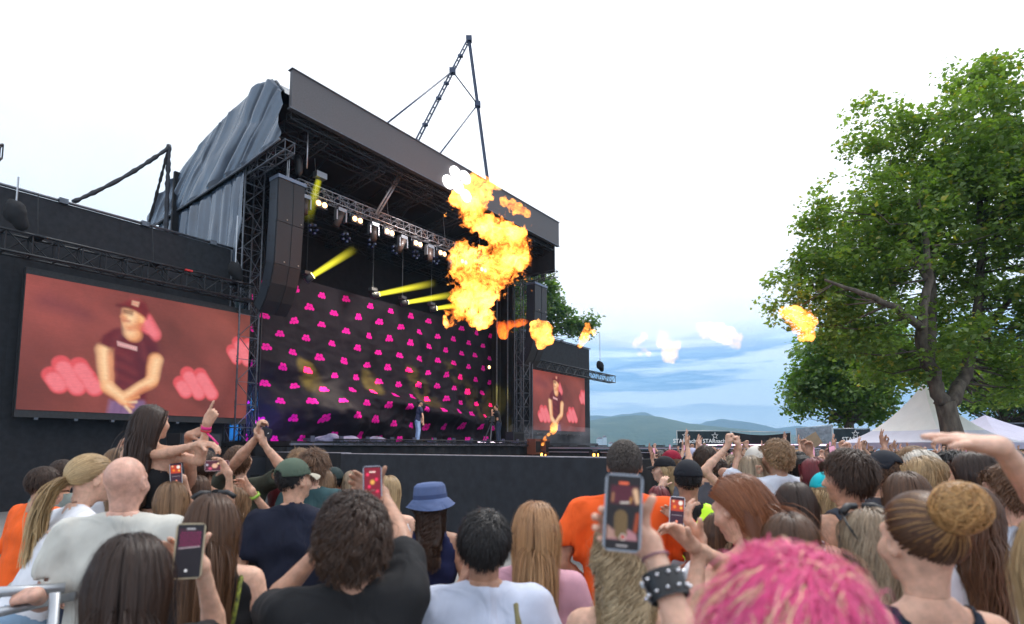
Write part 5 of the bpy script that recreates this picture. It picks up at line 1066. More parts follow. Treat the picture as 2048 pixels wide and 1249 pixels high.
def tri_fix(V, F):      # drop repeated verts of padded triangles
    return V, F
def body_mesh(b, sk, **kw):
    V, F, mi = make_vf(b, **kw); tri = F[:, 2] == F[:, 3]; me = bpy.data.meshes.new('body'); V = np.asarray(V, np.float32)
    me.vertices.add(len(V)); me.vertices.foreach_set('co', V.ravel()); q, t = F[~tri], F[tri][:, :3]; me.loops.add(q.size+t.size); me.loops.foreach_set('vertex_index', np.concatenate([q.ravel(), t.ravel()]).astype(np.int32))
    me.polygons.add(len(q)+len(t)); st = np.concatenate([np.arange(len(q))*4, q.size+np.arange(len(t))*3]); me.polygons.foreach_set('loop_start', st.astype(np.int32)); me.polygons.foreach_set('material_index', np.concatenate([mi[~tri], mi[tri]]).astype(np.int32))
    for m in (sk, EYEW, EYED, LIP, BROW): me.materials.append(m)
    me.update(calc_edges=True); me.validate(); me.shade_smooth(); return me
def top_mesh(b, kind, m, vox=.016, loose=.012, hem=-.06, fold=.011, seed=1, stripes=None):
    P = [b.up(hem-.05, -.25), b.up(hem-.05, .25), b.up(.56)]+[a['s'] for a in b.arms.values()]+[a['e'] for a in b.arms.values()]; lo = np.min(P, 0)-.16; hi = np.max(P, 0)+.12; f = Field(lo, hi, vox, .035)
    e = .010; torso_prims(f, b, e, loose)
    slv = {'tee': .62, 'polo': .62, 'shirt': 1.0, 'long': 1.8, 'tank': 0, 'strap': 0, 'vest': 0, 'crop': .5}[kind]; ms = b.sex == 'm'
    if slv:
        for a in b.arms.values():
            ar = (1.0 if ms else .84); q = a['s']+(a['e']-a['s'])*min(slv, 1); f.cone(a['s'], q, .062*ar+e, .054*ar+e+loose*.6, .035)
            if slv > 1: f.cone(q, a['e']+(a['w']-a['e'])*.9, .05*ar+e, .032+e, .02)
    if kind != 'vest': 
        pass
    bw = (.135 if ms else .118)*b.build+loose
    if hem < 0: f.cone(b.up(hem-.06), b.up(.1), bw+.02, bw, .05, flat=(b.F, .72))
    # openings
    f.cone(b.neck+b.T*.005+b.F*.012, b.neck+b.T*.14+b.F*.02, .062 if kind in ('tee', 'polo', 'shirt', 'long', 'crop') else .095, .08, .006, op='s')
    if kind in ('tank', 'strap', 'vest'):
        for a in b.arms.values(): f.cone(a['s']+b.R*a['sd']*.0+b.T*.03, a['s']+b.R*a['sd']*.06-b.T*.10, .066, .066, .012, op='s')
        if kind == 'strap': f.cone(b.up(.62, -.3), b.up(.62, .3), .235, .235, .01, op='s')
    if 0 < slv <= 1:
        for a in b.arms.values(): d = unit(a['e']-a['s']); q = a['s']+(a['e']-a['s'])*slv; f.cone(q+d*.035, q+d*.3, .054, .07, .004, op='s')
    T, pel = b.T, b.pel; hz = hem
    def ap(Q, D):
        g = (Q-pel)@T; s = (Q-pel)@b.R; fo = fold*(1.6*fbm(np.stack([Q[..., 0]*9, Q[..., 1]*9, Q[..., 2]*3.2], -1)+seed, 3, seed) + 1.2*np.sin(22*s+6*g+4*fbm(Q*4, 2, seed+2))*np.clip(.5-g, 0, .5) + .9*np.sin(30*(g+.6*np.abs(s)))*np.exp(-((g-.3)/.12)**2)*.7)
        return np.maximum(D+fo, hz-g)
    f.apply(ap); V, F = f.mesh(); V = smooth_verts(V, F, 2, .45)
    attrs = None
    if stripes: g = (V-b.pel)@b.T; k = (np.sin(g*2*math.pi/stripes) > .1)[:, None]; attrs = {'col': np.concatenate([np.where(k, (.72,.72,.74), (.012,.014,.03)), np.ones((len(V), 1))], 1)}
    return np_mesh('top', V, F, m, attrs=attrs)
def legs_mesh(b, m, length=1.0, loose=.012, vox=.022):
    lo = np.array([-.34, -.28, .02]); hi = np.array([.34, .34, 1.08]); f = Field(lo, hi, vox, .03); B = b.build; e = .012
    f.cone(b.up(-.02, -.06*B), b.up(-.02, .06*B), (.112 if b.sex == 'm' else .124)*B+e, (.112 if b.sex == 'm' else .124)*B+e, .04, flat=(b.F, .8)); f.cone(b.up(0), b.up(.09), .125*B+e, .118*B+e, .04, flat=(b.F, .72))
    for s in (-1, 1):
        h = b.up(-.03, s*.085); kn = np.array([s*.10, .03, .49]); an = np.array([s*.11, -.01, .09])
        if length > .6: f.cone(h, kn, .092*B+e, .062+loose, .03); f.cone(kn, an, .062+loose, .05+loose, .02)
        else: f.cone(h, h+(kn-h)*(length*1.5), .094*B+e, .078+e+loose, .03)
    f.apply(lambda Q, D: np.maximum(D+.005*fbm(Q*np.array([9, 9, 4.]), 3, 3)*2, (Q-b.pel)@b.T-.10)); V, F = f.mesh(); return np_mesh('trousers', V, F, m)
# ---- hair
ZM = ([-1,-.6,-.2,.12,.40,.7,1], [-.78,-.74,-.50,-.05,.28,.50,.60])
def scalp_dirs(n, rng, zmin=None):
    out = []
    while len(out) < n:
        d = rng.normal(size=(n*2, 3)); d /= np.linalg.norm(d, axis=1)[:, None]; ok = d[:, 2] > np.interp(d[:, 1], *ZM)
        if zmin is not None: ok &= d[:, 2] < 1.1
        out.extend(d[ok])
    return np.array(out[:n])
HSZ = np.array([.078, .099, .092]); HCO = np.array([0, -.018, .026])
def hair_strands(b, n=900, length=.5, lvar=.15, seg=12, vol=.022, curl=0.0, freq=40, grav=.35, width=.0045, style='long', seed=1, clump=.5, nclump=60, tie=None, noise=.06, back=.25, lift=0.0, sz=1.0, wind=None, wave=0.0, under=False):
    rng = np.random.default_rng(seed); Rh = b.Rh; c = b.hc+Rh@HCO; d = scalp_dirs(n, rng); lay = rng.random(n)**.7; R0 = HSZ*sz*(1 if b.sex == 'm' else .95)
    rad = R0[None]*1.02+(.004+vol*lay)[:, None]; p = d*rad*1.0; L = length*(1+lvar*(rng.random(n)*2-1))
    if style == 'tied':                      # combed over the skull to a tie point
        t0 = np.array(tie, float); t0n = t0/np.linalg.norm(t0); om = np.arccos(np.clip(d@t0n, -1, 1)); PP = []
        for k in range(seg+1):
            s = k/seg; q = (np.sin((1-s)*om)[:, None]*d+np.sin(s*om)[:, None]*t0n)/np.maximum(np.sin(om), .05)[:, None]; q /= np.linalg.norm(q, axis=1)[:, None]
            PP.append(q*rad*(1-.0*s)); 
        X = np.stack(PP, 1)@Rh.T+c; s = np.linspace(0, 1, seg+1)[None, :, None]; X = X+np.stack([fbm(X*11+seed, 2, seed)]*3, -1)*.006*s*(1-s)*4
    else:
        g = Rh.T@np.array([0, 0, -1.0]); nr = d/R0; nr /= np.linalg.norm(nr, axis=1)[:, None]
        if style == 'short': fl = d-np.array([.12, -.45, .85]); fl += rng.normal(size=(n, 3))*.35
        elif style == 'pulled': fl = np.array([0, -1, -.4])-d*.2
        else: fl = np.stack([np.sign(d[:, 0]+.05)*(.10+.85*np.clip(d[:, 1]+.25, 0, 1)), np.full(n, -.5)-.4*(d[:, 1] > 0), np.full(n, -.45)], 1)
        v = fl-nr*np.sum(fl*nr, 1)[:, None]; v /= np.linalg.norm(v, axis=1)[:, None]+1e-9; v = v+nr*lift; v /= np.linalg.norm(v, axis=1)[:, None]
        hb = -1*np.array([0, 1, 0.]); PP = [p*.96]; ds = (L/seg)[:, None]; toh = lambda q: (q-c)@Rh
        ncap = [(toh(b.neck-b.T*.05), toh(b.hc-b.Rh[:, 2]*.05-b.Rh[:, 1]*.02), .062)]; sh = [(toh(b.up(.44, -b.sw*.85, -.01)), toh(b.up(.44, b.sw*.85, -.01)), .078), (toh(b.up(.36, -.05, 0)), toh(b.up(.36, .05, 0)), .112), (toh(b.up(.36, 0, 0)), toh(b.up(.1, 0, 0)), .105)]
        fly = np.where(rng.random((n, 1)) < .05, 3.2, 1.0)
        wl = np.zeros(3) if wind is None else Rh.T@np.array(wind, float)
        for k in range(seg):
            frontness = np.clip((p[:, 1]-.0)/.05, 0, 1)[:, None]
            v = v+g*grav+hb*back*frontness+wl+rng.normal(size=(n, 3))*noise*fly; v /= np.linalg.norm(v, axis=1)[:, None]; p = p+v*ds
            q = p/rad; l = np.linalg.norm(q, axis=1); ins = l < 1
            if ins.any(): nn = p[ins]/rad[ins]**2; nn /= np.linalg.norm(nn, axis=1)[:, None]; p[ins] = p[ins]/l[ins][:, None]; vv = v[ins]; vv -= nn*np.minimum(0, np.sum(vv*nn, 1))[:, None]; v[ins] = vv/(np.linalg.norm(vv, axis=1)[:, None]+1e-9)
            if style == 'long': low_ = p[:, 2] < -.05; sq = .93 if k < seg*.7 else .985; p[low_, 0] *= np.where(np.abs(p[low_, 0]) > .055, sq, 1.0); v[low_] += hb*back*.5*np.clip((p[low_, 1]+.05)/.08, 0, 1)[:, None]
            fc = (p[:, 1] > .02) & (p[:, 2] < .05) & (np.abs(p[:, 0]) < .072); p[fc, 0] = np.where(p[fc, 0] >= 0, .073, -.073)
            if style in ('long', 'pulled'):
                for A_, B_, r_ in ncap+sh:
                    ab = B_-A_; h = np.clip(((p-A_)@ab)/(ab@ab), 0, 1); e = p-A_-h[:, None]*ab; l = np.linalg.norm(e, axis=1); rr = r_+.012+vol*.6*lay; ins = l < rr
                    if ins.any(): p[ins] += e[ins]/l[ins][:, None]*(rr[ins]-l[ins])[:, None]
            PP.append(p.copy())
        X = np.stack(PP, 1)@Rh.T+c
    if under:
        q = (X-c)@Rh; r = np.linalg.norm(q/(R0+.004), axis=2); k = (q[..., 2] > -.005) & (r > 1); q = np.where(k[..., None], q/r[..., None], q); X = q@Rh.T+c
    if nclump and clump:
        ld = rng.choice(n, min(nclump, n), replace=False); near = np.argmin(np.linalg.norm(X[:, 0][:, None]-X[ld, 0][None], axis=2), 1); t = (np.linspace(0, 1, seg+1)**1.3)[None, :, None]*clump
        tgt = X[ld[near]]+(X[:, :1]-X[ld[near]][:, :1])*.30; X = X*(1-t)+tgt*t; ph = rng.random(len(ld))[near]*6.28; lr = rng.random(len(ld))[near]
    else: ph = rng.random(n)*6.28; lr = rng.random(n)
    tan = np.gradient(X, axis=1); tan /= np.linalg.norm(tan, axis=2)[:, :, None]+1e-9; out = X-c; out -= tan*np.sum(out*tan, 2)[:, :, None]; out /= np.linalg.norm(out, axis=2)[:, :, None]+1e-9; sd = np.cross(tan, out)
    if curl or wave:
        arc = np.linspace(0, 1, seg+1)[None]*L[:, None]; rp = np.clip(np.linspace(0, 1, seg+1)*3, 0, 1)[None]; th = arc*freq+ph[:, None]+rng.random(n)[:, None]*.8
        am = (curl or wave)*rp; X = X+out*(am*np.cos(th) if curl else 0*th)[..., None]*.8+sd*(am*np.sin(th))[..., None]
        tan = np.gradient(X, axis=1); tan /= np.linalg.norm(tan, axis=2)[:, :, None]+1e-9; sd = np.cross(tan, out); sd /= np.linalg.norm(sd, axis=2)[:, :, None]+1e-9
    return X, sd, out, .55*rng.random(n)+.45*lr
def ribbons(X, sd, out, rnd, width, tipc=1.0):
    n, s1, _ = X.shape; t = np.linspace(0, 1, s1)[None, :, None]; w = width*.5*(1-.75*t**3); A = X-sd*w+out*0; B = X+sd*w; M = X+out*width*.25
    V = np.stack([A, M, B], 2).reshape(-1, 3); i = np.arange(n)[:, None]*s1*3+np.arange(s1-1)[None]*3; i = i.ravel()
    F = np.concatenate([np.stack([i, i+1, i+4, i+3], 1), np.stack([i+1, i+2, i+5, i+4], 1)])
    col = np.zeros((n, s1, 3, 4)); col[..., 0] = rnd[:, None, None]; col[..., 1] = (np.linspace(0, 1, s1)[None, :, None])*tipc; col[..., 3] = 1
    return V, F, col.reshape(-1, 4)
def hair_cap(b, vol=.018, drop=0.0, width=.07, vox=.012, tie=None, cut=True, sz=1.0):
    Rh = b.Rh; c = b.hc+Rh@HCO; R0 = HSZ*sz*(1 if b.sex == 'm' else .95)+vol*.55; lo = c-.2; hi = c+.2; lo[2] -= drop; f = Field(lo, hi, vox, .02); f.ell(c, R0, Rh)
    def ap(Q, D):
        q = (Q-c)@Rh; d = q/(np.linalg.norm(q, axis=-1)[..., None]+1e-9); lim = np.interp(d[..., 1], *ZM); return np.maximum(D, (lim-d[..., 2])*.07)+.003*fbm(Q*30, 2, 3)
    f.apply(ap)
    if drop:
        a = c+Rh@np.array([0, -.05, -.02]); e = b.neck-b.F*.075-b.T*.02+0; f.cone(a-b.R*width*.5, e-b.R*width*.55, .045, .035, .03); f.cone(a+b.R*width*.5, e+b.R*width*.55, .045, .035, .03); f.cone(a, e, .05, .045, .03)
        z = drop-.22
        if z > 0.02:
            for s in (-1, 0, 1): f.cone(e+b.R*s*width*.6, e+b.R*s*width*.7-b.T*z-b.F*.035, .032, .022, .03)
    V, F = f.mesh(); return V, F
def hair_mesh(b, colname, cap=True, drop=0.0, capw=.07, **kw):
    width = kw.get('width', .0045); X, sd, out, rnd = hair_strands(b, **kw); V, F, C = ribbons(X, sd, out, rnd, width)
    if kw.get('n', 0) >= 1700 and kw.get('style') != 'tied':          # stray hairs
        k2 = dict(kw, n=110, vol=kw.get('vol', .02)+.012, noise=.10, clump=0, nclump=0, curl=kw.get('curl', 0)*1.4, seed=77); X, sd, out, rnd = hair_strands(b, **k2); V3, F3, C3 = ribbons(X, sd, out, rnd*.5+.5, .0012)
        F = np.concatenate([F, F3+len(V)]); V = np.concatenate([V, V3]); C = np.concatenate([C, C3])
    if cap:
        V2, F2 = hair_cap(b, kw.get('vol', .02), drop, capw, sz=kw.get('sz', 1.0)); C2 = np.zeros((len(V2), 4)); z = (b.hc[2]-V2[:, 2])/max(.2, kw.get('length', .3)); C2[:, 0] = .12; C2[:, 1] = np.clip(z*.8, 0, 1); C2[:, 3] = 1
        F = np.concatenate([F, F2+len(V)]); V = np.concatenate([V, V2]); C = np.concatenate([C, C2])
    return np_mesh('hair', V, F, HAIRS[colname] if isinstance(colname, str) else colname, attrs={'col': C})
def tail_strands(start, d0, n, length, seg, grav, spread, curl, freq, width, seed, noise=.05, centre=None):
    rng = np.random.default_rng(seed); p = np.repeat(np.array(start, float)[None], n, 0)+rng.normal(size=(n, 3))*.010; v = unit(d0)[None]+rng.normal(size=(n, 3))*spread; v /= np.linalg.norm(v, axis=1)[:, None]; P = [p]
    for k in range(seg): v = v+np.array([0, 0, -grav])+rng.normal(size=(n, 3))*noise; v /= np.linalg.norm(v, axis=1)[:, None]; p = p+v*length/seg*(.8+.4*rng.random((n, 1)) if k == 0 else 1); P.append(p)
    X = np.stack(P, 1); tan = np.gradient(X, axis=1); tan /= np.linalg.norm(tan, axis=2)[..., None]; out = np.broadcast_to(np.array([0, -1, .2]), X.shape)-0; out = out-tan*np.sum(out*tan, 2)[..., None]; out = out+rng.normal(size=(n, 1, 3))*.5; sd = np.cross(tan, out); sd /= np.linalg.norm(sd, axis=2)[..., None]+1e-9
    th = np.linspace(0, 1, seg+1)[None]*length*freq+rng.random(n)[:, None]*1.5; X = X+sd*(curl*np.sin(th)*np.clip(np.linspace(0, 3, seg+1), 0, 1))[..., None]
    return ribbons(X, sd, out/np.linalg.norm(out, axis=2)[..., None], rng.random(n), width)
# ---- headgear
def cap_parts(b, m, root, s=1.0, back_open=False, brim_dir=0.0, badge=None, bucket=False, brim_m=None):
    Rh = b.Rh; c = b.hc+Rh@HCO; R0 = HSZ*(1 if b.sex == 'm' else .95)+.016; ex, ey, ez = [Rh[:, i] for i in range(3)]
    f = Field(c-.2, c+.2, .009, .01)
    f.ell(c+ez*.004, R0*np.array([1, 1, 1.04]), Rh)
    def ap(Q, D):
        q = (Q-c)@Rh; d2 = D+.0012*np.abs(np.sin(np.arctan2(q[..., 1], q[..., 0])*3))*0-.002*(q[..., 2] < .004+.0); d2 = d2+.0015*fbm(Q*18, 2, 5)
        lim = .012+.0*q[..., 1]; d2 = np.maximum(d2, (.006-q[..., 2]+.12*np.clip(-q[..., 1], 0, 1)*0))
        if back_open:
            a = np.array([0, -1 if True else 1, 0]); r = np.hypot(q[..., 0]*1.0, q[..., 2]-.006); d2 = np.maximum(d2, np.where(q[..., 1]*math.cos(brim_dir) < 0, .040-r, -1))
        inner = np.linalg.norm(q/(R0-.012), axis=-1)-1; return np.maximum(d2, -inner*.08)
    f.apply(ap); V, F = f.mesh(); V = smooth_verts(V, F, 1, .3); obj('cap', np_mesh('cap', V, F, m), root)
    if bucket: return
    mb = MB(); cb, sb = math.cos(brim_dir), math.sin(brim_dir)
    def fn(u, v):
        a = (u-.5)*2.0; x = math.sin(a)*(R0[0]+.0); y = math.cos(a)*(R0[1]); r = .075*v*math.cos(a*.8); yy = y+r; z = .010-.018*v*v-.028*(math.sin(a)**2)*v
        X = x*cb-yy*sb; Y = x*sb+yy*cb; return tuple(c+ex*X+ey*Y+ez*z)
    for off in (0, 1):
        if off: mb.grid(16, 5, lambda u, v: tuple(np.array(fn(u, v))-ez*.004))
        else: mb.grid(16, 5, fn)
    o = mb.build('brim', brim_m or m, None, smooth=True); o.parent = root
def local_np(o_inv, p): v = o_inv @ Vector(p); return np.array(v)
def person(label, hx, hy, Y, yaw, sex='m', sk='light', hair=None, top=None, legs=('long', (.03,.04,.07)), lean=0.0, side=0.0, head=(0, 0, 0), arms=None, build=1.0, scale=None, z0=None, group=None, near=True, shrug=0.0, vox=None, twist=0, hvox=None, neckf=.02, shoes=True, cat='person', clothes_fn=None, hand_vox=None, legsgeo=True):
    hw = W(hx, hy, Y); yr = math.radians(yaw)-math.atan2(hw.x, hw.y)
    b0 = make_body(sex, lean, side, *[math.radians(a) for a in head], build=build, shrug=shrug, twist=twist, neck_fwd=neckf)
    s = scale or min(1.07, max(.88, hw.z/b0.hc[2])); Rz = Matrix.Rotation(yr, 4, 'Z'); loc = hw-Rz @ (Vector(b0.hc.tolist())*s)
    if z0 is not None: pass
    M = Matrix.Translation(loc) @ Rz @ Matrix.Scale(s, 4); Mi = M.inverted(); Ri = Rz.inverted().to_3x3()
    ar = {}
    for k, a in (arms or {}).items():
        a = dict(a); w = a['w']; a['w'] = local_np(Mi, W(*w) if len(w) == 3 and a.get('px', True) else w)
        for q in ('pole', 'f', 'n'):
            if a.get(q) is not None: a[q] = np.array(Ri @ Vector(a[q]))
        ar[k] = a
    b = make_body(sex, lean, side, *[math.radians(a) for a in head], arms=ar, build=build, shrug=shrug, twist=twist, neck_fwd=neckf)
    root = thing('person', loc, label, cat, group); root.rotation_euler = (0, 0, yr); root.scale = (s, s, s)
    vx = vox or (.016 if Y < 3 else .020 if Y < 5 else .028); hv = hvox or (.0075 if Y < 3 else .0095 if Y < 5 else .013)
    obj('body', body_mesh(b, skin(sk), vox=vx, hvox=hv, hands_vox=hand_vox or (.0055 if Y < 2.6 else .0075), eyes=hv < .012, legs=legsgeo), root)
    if top:
        kind, col = top[0], top[1]; kw = top[2] if len(top) > 2 else {}
        m = col if not isinstance(col, tuple) else cloth(col)
        obj({'tee': 'tshirt', 'polo': 'polo_shirt', 'shirt': 'shirt', 'long': 'sweater', 'tank': 'tank_top', 'strap': 'camisole', 'vest': 'vest', 'crop': 'crop_top'}[kind], top_mesh(b, kind, m, vox=vx*(.8 if Y < 3 else .95), seed=int(hx) % 17, **kw), root)
    if legs: obj('shorts' if legs[0] == 'short' else 'trousers', legs_mesh(b, cloth(legs[1]), 1.0 if legs[0] == 'long' else .4), root)
    if shoes and legsgeo:
        for sd in (-1, 1):
            mb = MB(); mb.sphere((sd*.12, .07, .05), (.055, .15, .055), 12, 7); o = mb.build('shoe', RUB, None, smooth=True); o.parent = root
    if hair:
        kw = dict(hair); col = kw.pop('col'); kind = kw.pop('kind', None); obj('hair', hair_mesh(b, col, **kw), root)
    root['_b'] = 1; del root['_b']
    return root, b, M
CL = {}
def cloth(col, rough=.85):
    k = tuple(round(c, 3) for c in col)
    if k not in CL:
        m = CL[k] = mat('cloth_%d' % len(CL), col, rough, noise=(9, .12), bump=(420, .35, .0015), spec=.3); nt = m.node_tree; b = nt.nodes['Principled BSDF']; fine = b.inputs['Normal'].links[0].from_node
        tc = nt.nodes.new('ShaderNodeTexCoord'); mp = nt.nodes.new('ShaderNodeMapping'); mp.inputs['Scale'].default_value = (1, 1, .55); mp.inputs['Rotation'].default_value = (.5, .4, .2); nt.links.new(tc.outputs['Object'], mp.inputs[0])
        n = nt.nodes.new('ShaderNodeTexNoise'); n.inputs['Scale'].default_value = 6.5; n.inputs['Detail'].default_value = 1.5; n.inputs['Distortion'].default_value = .9; nt.links.new(mp.outputs[0], n.inputs[0])
        r = ramp(nt, n.outputs[0], [(.28, 0.0), (.50, .55), (.72, 1.0)], 'EASE'); bp = nt.nodes.new('ShaderNodeBump'); bp.inputs['Distance'].default_value = .03; bp.inputs['Strength'].default_value = .5
        nt.links.new(r, bp.inputs['Height']); nt.links.new(bp.outputs[0], fine.inputs['Normal'])
    return CL[k]
H = dict(
 long=lambda col, n=1100, **k: dict(dict(col=col, n=n, length=.52, style='long', seg=14, vol=.012, grav=.5, drop=.42, width=.0045, clump=.22, nclump=160, noise=.02, back=.45), **k),
 wavy=lambda col, n=1100, **k: dict(dict(col=col, n=n, length=.50, style='long', seg=22, vol=.016, grav=.45, drop=.38, width=.0045, clump=.5, nclump=110, curl=.007, freq=36, noise=.03), **k),
 curls=lambda col, n=1300, **k: dict(dict(col=col, n=n, length=.50, style='long', seg=34, vol=.018, grav=.45, drop=.3, width=.0042, clump=.86, nclump=130, curl=.014, freq=95, noise=.05), **k),
 short=lambda col, n=1500, **k: dict(dict(col=col, n=n, length=.042, lvar=.35, style='short', seg=5, vol=.005, grav=.16, width=.0042, clump=.3, nclump=200, lift=.12), **k),
 crop=lambda col, n=1500, **k: dict(dict(col=col, n=n, length=.014, lvar=.3, style='short', seg=3, vol=.001, grav=.05, width=.0032, clump=.0, nclump=0, lift=.2), **k),
 mop=lambda col, n=1500, **k: dict(dict(col=col, n=n, length=.075, lvar=.3, style='short', seg=14, vol=.018, grav=.2, width=.0045, clump=.7, nclump=220, lift=.4, curl=.008, freq=75), **k))
def phone(px, py, Y, h, tilt=0.0, yaw=0.0, label='', pic=None, case=(.02,.02,.025), pitch=0.0, land=False, bright=1.0):
    w = h*.49; d = .009; c = W(px, py, Y); view = (c-Vector((0, 0, CAMZ))).normalized(); n = -view
    n = (Matrix.Rotation(math.radians(yaw), 3, 'Z') @ n); ex = n.cross(Vector((0, 0, -1))).normalized() if True else None; ex = Vector((0,0,1)).cross(n).normalized(); ez = n.cross(ex).normalized()
    r = Matrix.Rotation(math.radians(tilt), 3, n); ex, ez = r @ ex, r @ ez; th = thing('smartphone', c, label, 'phone')
    mb = MB(); pts = []; rad = w*.17
    for cx, cz, a0 in ((w/2-rad, h/2-rad, 0), (-w/2+rad, h/2-rad, 90), (-w/2+rad, -h/2+rad, 180), (w/2-rad, -h/2+rad, 270)):
        for k in range(6): a = math.radians(a0+k*18); pts.append(c+ex*(cx+rad*math.cos(a))+ez*(cz+rad*math.sin(a))-n*d)
    mb.prism(pts, n*d); mb.build('case', mat('phone_case_%d' % int(px), case, .35, coat=.3), th)
    sw, sh = w*.88, h*.945; mb = MB(); mb.prism([c+ex*(a*sw/2)+ez*(b_*sh/2)+n*.0004 for a, b_ in ((-1,-1),(1,-1),(1,1),(-1,1))], n*.0006); mb.build('bezel', RUB, th)
    sw, sh = w*.84, h*.90; o0 = c-ex*sw/2-ez*sh/2+n*.0016
    me = image_mesh('screen', 30 if Y > 1.3 else 60, 60 if Y > 1.3 else 120, pic, (0, 0, 0), ex*sw, ez*sh, attr_mat('phone_picture', emit=bright, base=False, rough=.55)); o = obj('screen', me, th); o.location = o0-c
    return c, ex, ez, n, th
def grip_arm(c, ex, ez, n, h, side=1, pole=(0.4, .2, -1), low=.0):
    # hand behind the phone: thumb on one edge, fingers round the other
    sgn = side; f = (ez*.50-ex*.86*sgn).normalized(); w = c-ez*(h*.5-.030-low)+ex*sgn*.040-n*.040
    return dict(w=tuple(w), px=False, f=tuple(f), n=tuple(n), hand='grip', pole=pole)
# ------------------------------------------------------------------ pictures on the phone screens
def ph_stage(u, v):
    img = np.zeros(u.shape+(3,))+np.array((.010,.008,.014)); x, y = u, v*2
    img = over(img, polyd(x, y, [(.05,1.05),(.95,1.15),(.95,1.80),(.05,1.9)]), (.05,.012,.03), .02)
    for i in range(7):
        for j in range(6): img = over(img, np.hypot(x-.12-.12*i-.05*(j % 2), y-1.22-.1*j)-.022, (.55,.02,.2), .02)
    img = over(img, cap(x, y, .1, 1.1, .9, 1.16, .02), (.5,.4,.45), .03)
    img = over(img, np.hypot(x-.45, y-.22)-.06, (.8,.8,.85), .02); img = over(img, cap(x, y, .35, 1.88, .65, 1.88, .03), (.5,.5,.55), .02)
    return img
def ph_red(u, v):
    x, y = u, v*2; img = np.zeros(u.shape+(3,))+np.array((.25,.01,.03))
    for (a, b, r) in ((.2,1.6,.1),(.75,1.3,.1),(.3,.9,.09),(.8,.6,.1),(.15,.4,.08),(.6,1.75,.07)): img = over(img, np.hypot(x-a, y-b)-r, (1,.03,.12), .08)
    img = over(img, np.hypot(x-.5, y-1.15)-.13, (1,.5,.1), .12); return over(img, polyd(x, y, [(.3,1.7),(.7,1.7),(.7,1.78),(.3,1.78)]), (1,.8,.7), .03)
def ph_main(u, v):
    x, y = u, v*2; img = np.zeros(u.shape+(3,))+np.array((.012,.010,.014)); n = fbm(np.stack([x*12, y*12, x*0], -1), 3, 2)
    img = over(img, polyd(x, y, [(.08,1.22),(.95,1.2),(.95,1.78),(.08,1.78)]), (.06,.012,.02), .03); 
    for i in range(8):
        for j in range(6): img = over(img, np.hypot(x-.14-.085*i-.04*(j % 2), y-1.33-.075*j)-.014, (.30,.015,.10), .02)
    img = over(img, cap(x, y, .93, 1.32, .86, 1.62, .06, .08), (.75,.48,.30), .08); img = over(img, cap(x, y, .16, 1.32, .17, 1.52, .035), (.36,.16,.08), .06); img = over(img, cap(x, y, .72, 1.3, .74, 1.42, .03), (.5,.26,.06), .06)
    img = over(img, cap(x, y, .42, 1.27, .66, 1.29, .025), (.65,.62,.58), .03)
    img = over(img, polyd(x, y, [(.34,1.80),(.64,1.80),(.64,1.87),(.34,1.87)]), (.95,.16,.07), .03)
    img = over(img, polyd(x, y, [(.03,.22),(.97,.22),(.93,.40),(.70,.52),(.28,.50),(.05,.44)]), (.42,.20,.24), .05)
    img = over(img, polyd(x, y, [(.02,.24),(.02,.62),(.20,.50),(.30,.26)]), (.40,.24,.20), .06)
    img = over(img, cap(x, y, .45, .42, .44, .86, .20, .20), (.20,.13,.055), .05); k = np.clip(.5-cap(x, y, .45, .42, .44, .86, .19, .18)/.05, 0, 1)[..., None]
    img = img*(1-k*.5*(np.sin(x*90+n*4)*.5+.5)[..., None]); img = over(img, cap(x, y, .90, .50, .96, .95, .05), (.42,.07,.02), .1)
    img = over(img, np.abs(np.hypot(x-.52, y-.30)-.085)-.010, (.75,.70,.68), .012); img = over(img, np.hypot(x-.52, y-.30)-.052, (.55,.04,.05), .02)
    return over(img, cap(x, y, .34, .055, .66, .055, .018), (.55,.52,.55), .02)
def ph_fire(u, v):
    x, y = u, v*2; img = np.zeros(u.shape+(3,))+np.array((.05,.02,.04)); img = over(img, polyd(x, y, [(0,1.05),(1,1.05),(1,1.85),(0,1.85)]), (.55,.06,.03), .05)
    for (a, b, r, c) in ((.75,1.65,.16,(1,.95,.85)),(.3,1.35,.12,(1,.25,.03)),(.8,1.3,.1,(1,.5,.1)),(.2,1.75,.08,(1,.6,.3))): img = over(img, np.hypot(x-a, y-b)-r, c, .1)
    img = over(img, cap(x, y, .1, .75, .9, .75, .01), (.4,.35,.4), .02); img = over(img, np.hypot(x-.5, y-.3)-.10, (1,.3,.2), .02)
    for i in range(4): img = over(img, np.hypot(x-.2-.2*i, y-.09)-.035, (.8,.8,.8), .02)
    return img
def ph_land(u, v):
    x, y = u*2, v; img = np.zeros(u.shape+(3,))+np.array((.10,.02,.04))
    for (a, b, r, c) in ((.5,.7,.2,(.9,.2,.2)),(1.2,.5,.25,(.9,.5,.35)),(1.6,.8,.15,(.7,.1,.2)),(.9,.25,.1,(1,.7,.4)),(1.9,.4,.1,(.6,.6,.7))): img = over(img, np.hypot(x-a, y-b)-r, c, .15)
    return img
def band(root, a, b, fr, r, m, name='wristband', w=.018):      # ring round a forearm in the person's local frame
    p = a+(b-a)*fr; d = unit(b-a); mb = MB(); n = 16; u = unit(np.cross(d, [.3, .2, .9])); v = np.cross(d, u); pts = []
    for k, (o, rr) in enumerate(((-w/2, r), (w/2, r), (w/2, r-.004), (-w/2, r-.004))): pts += [p+d*o+(u*math.cos(2*math.pi*i/n)+v*math.sin(2*math.pi*i/n))*rr for i in range(n)]
    mb.add(pts, [(q*n+i, q*n+(i+1) % n, ((q+1) % 4)*n+(i+1) % n, ((q+1) % 4)*n+i) for q in range(4) for i in range(n)]); o = mb.build(name, m, None, smooth=True); o.parent = root; return o
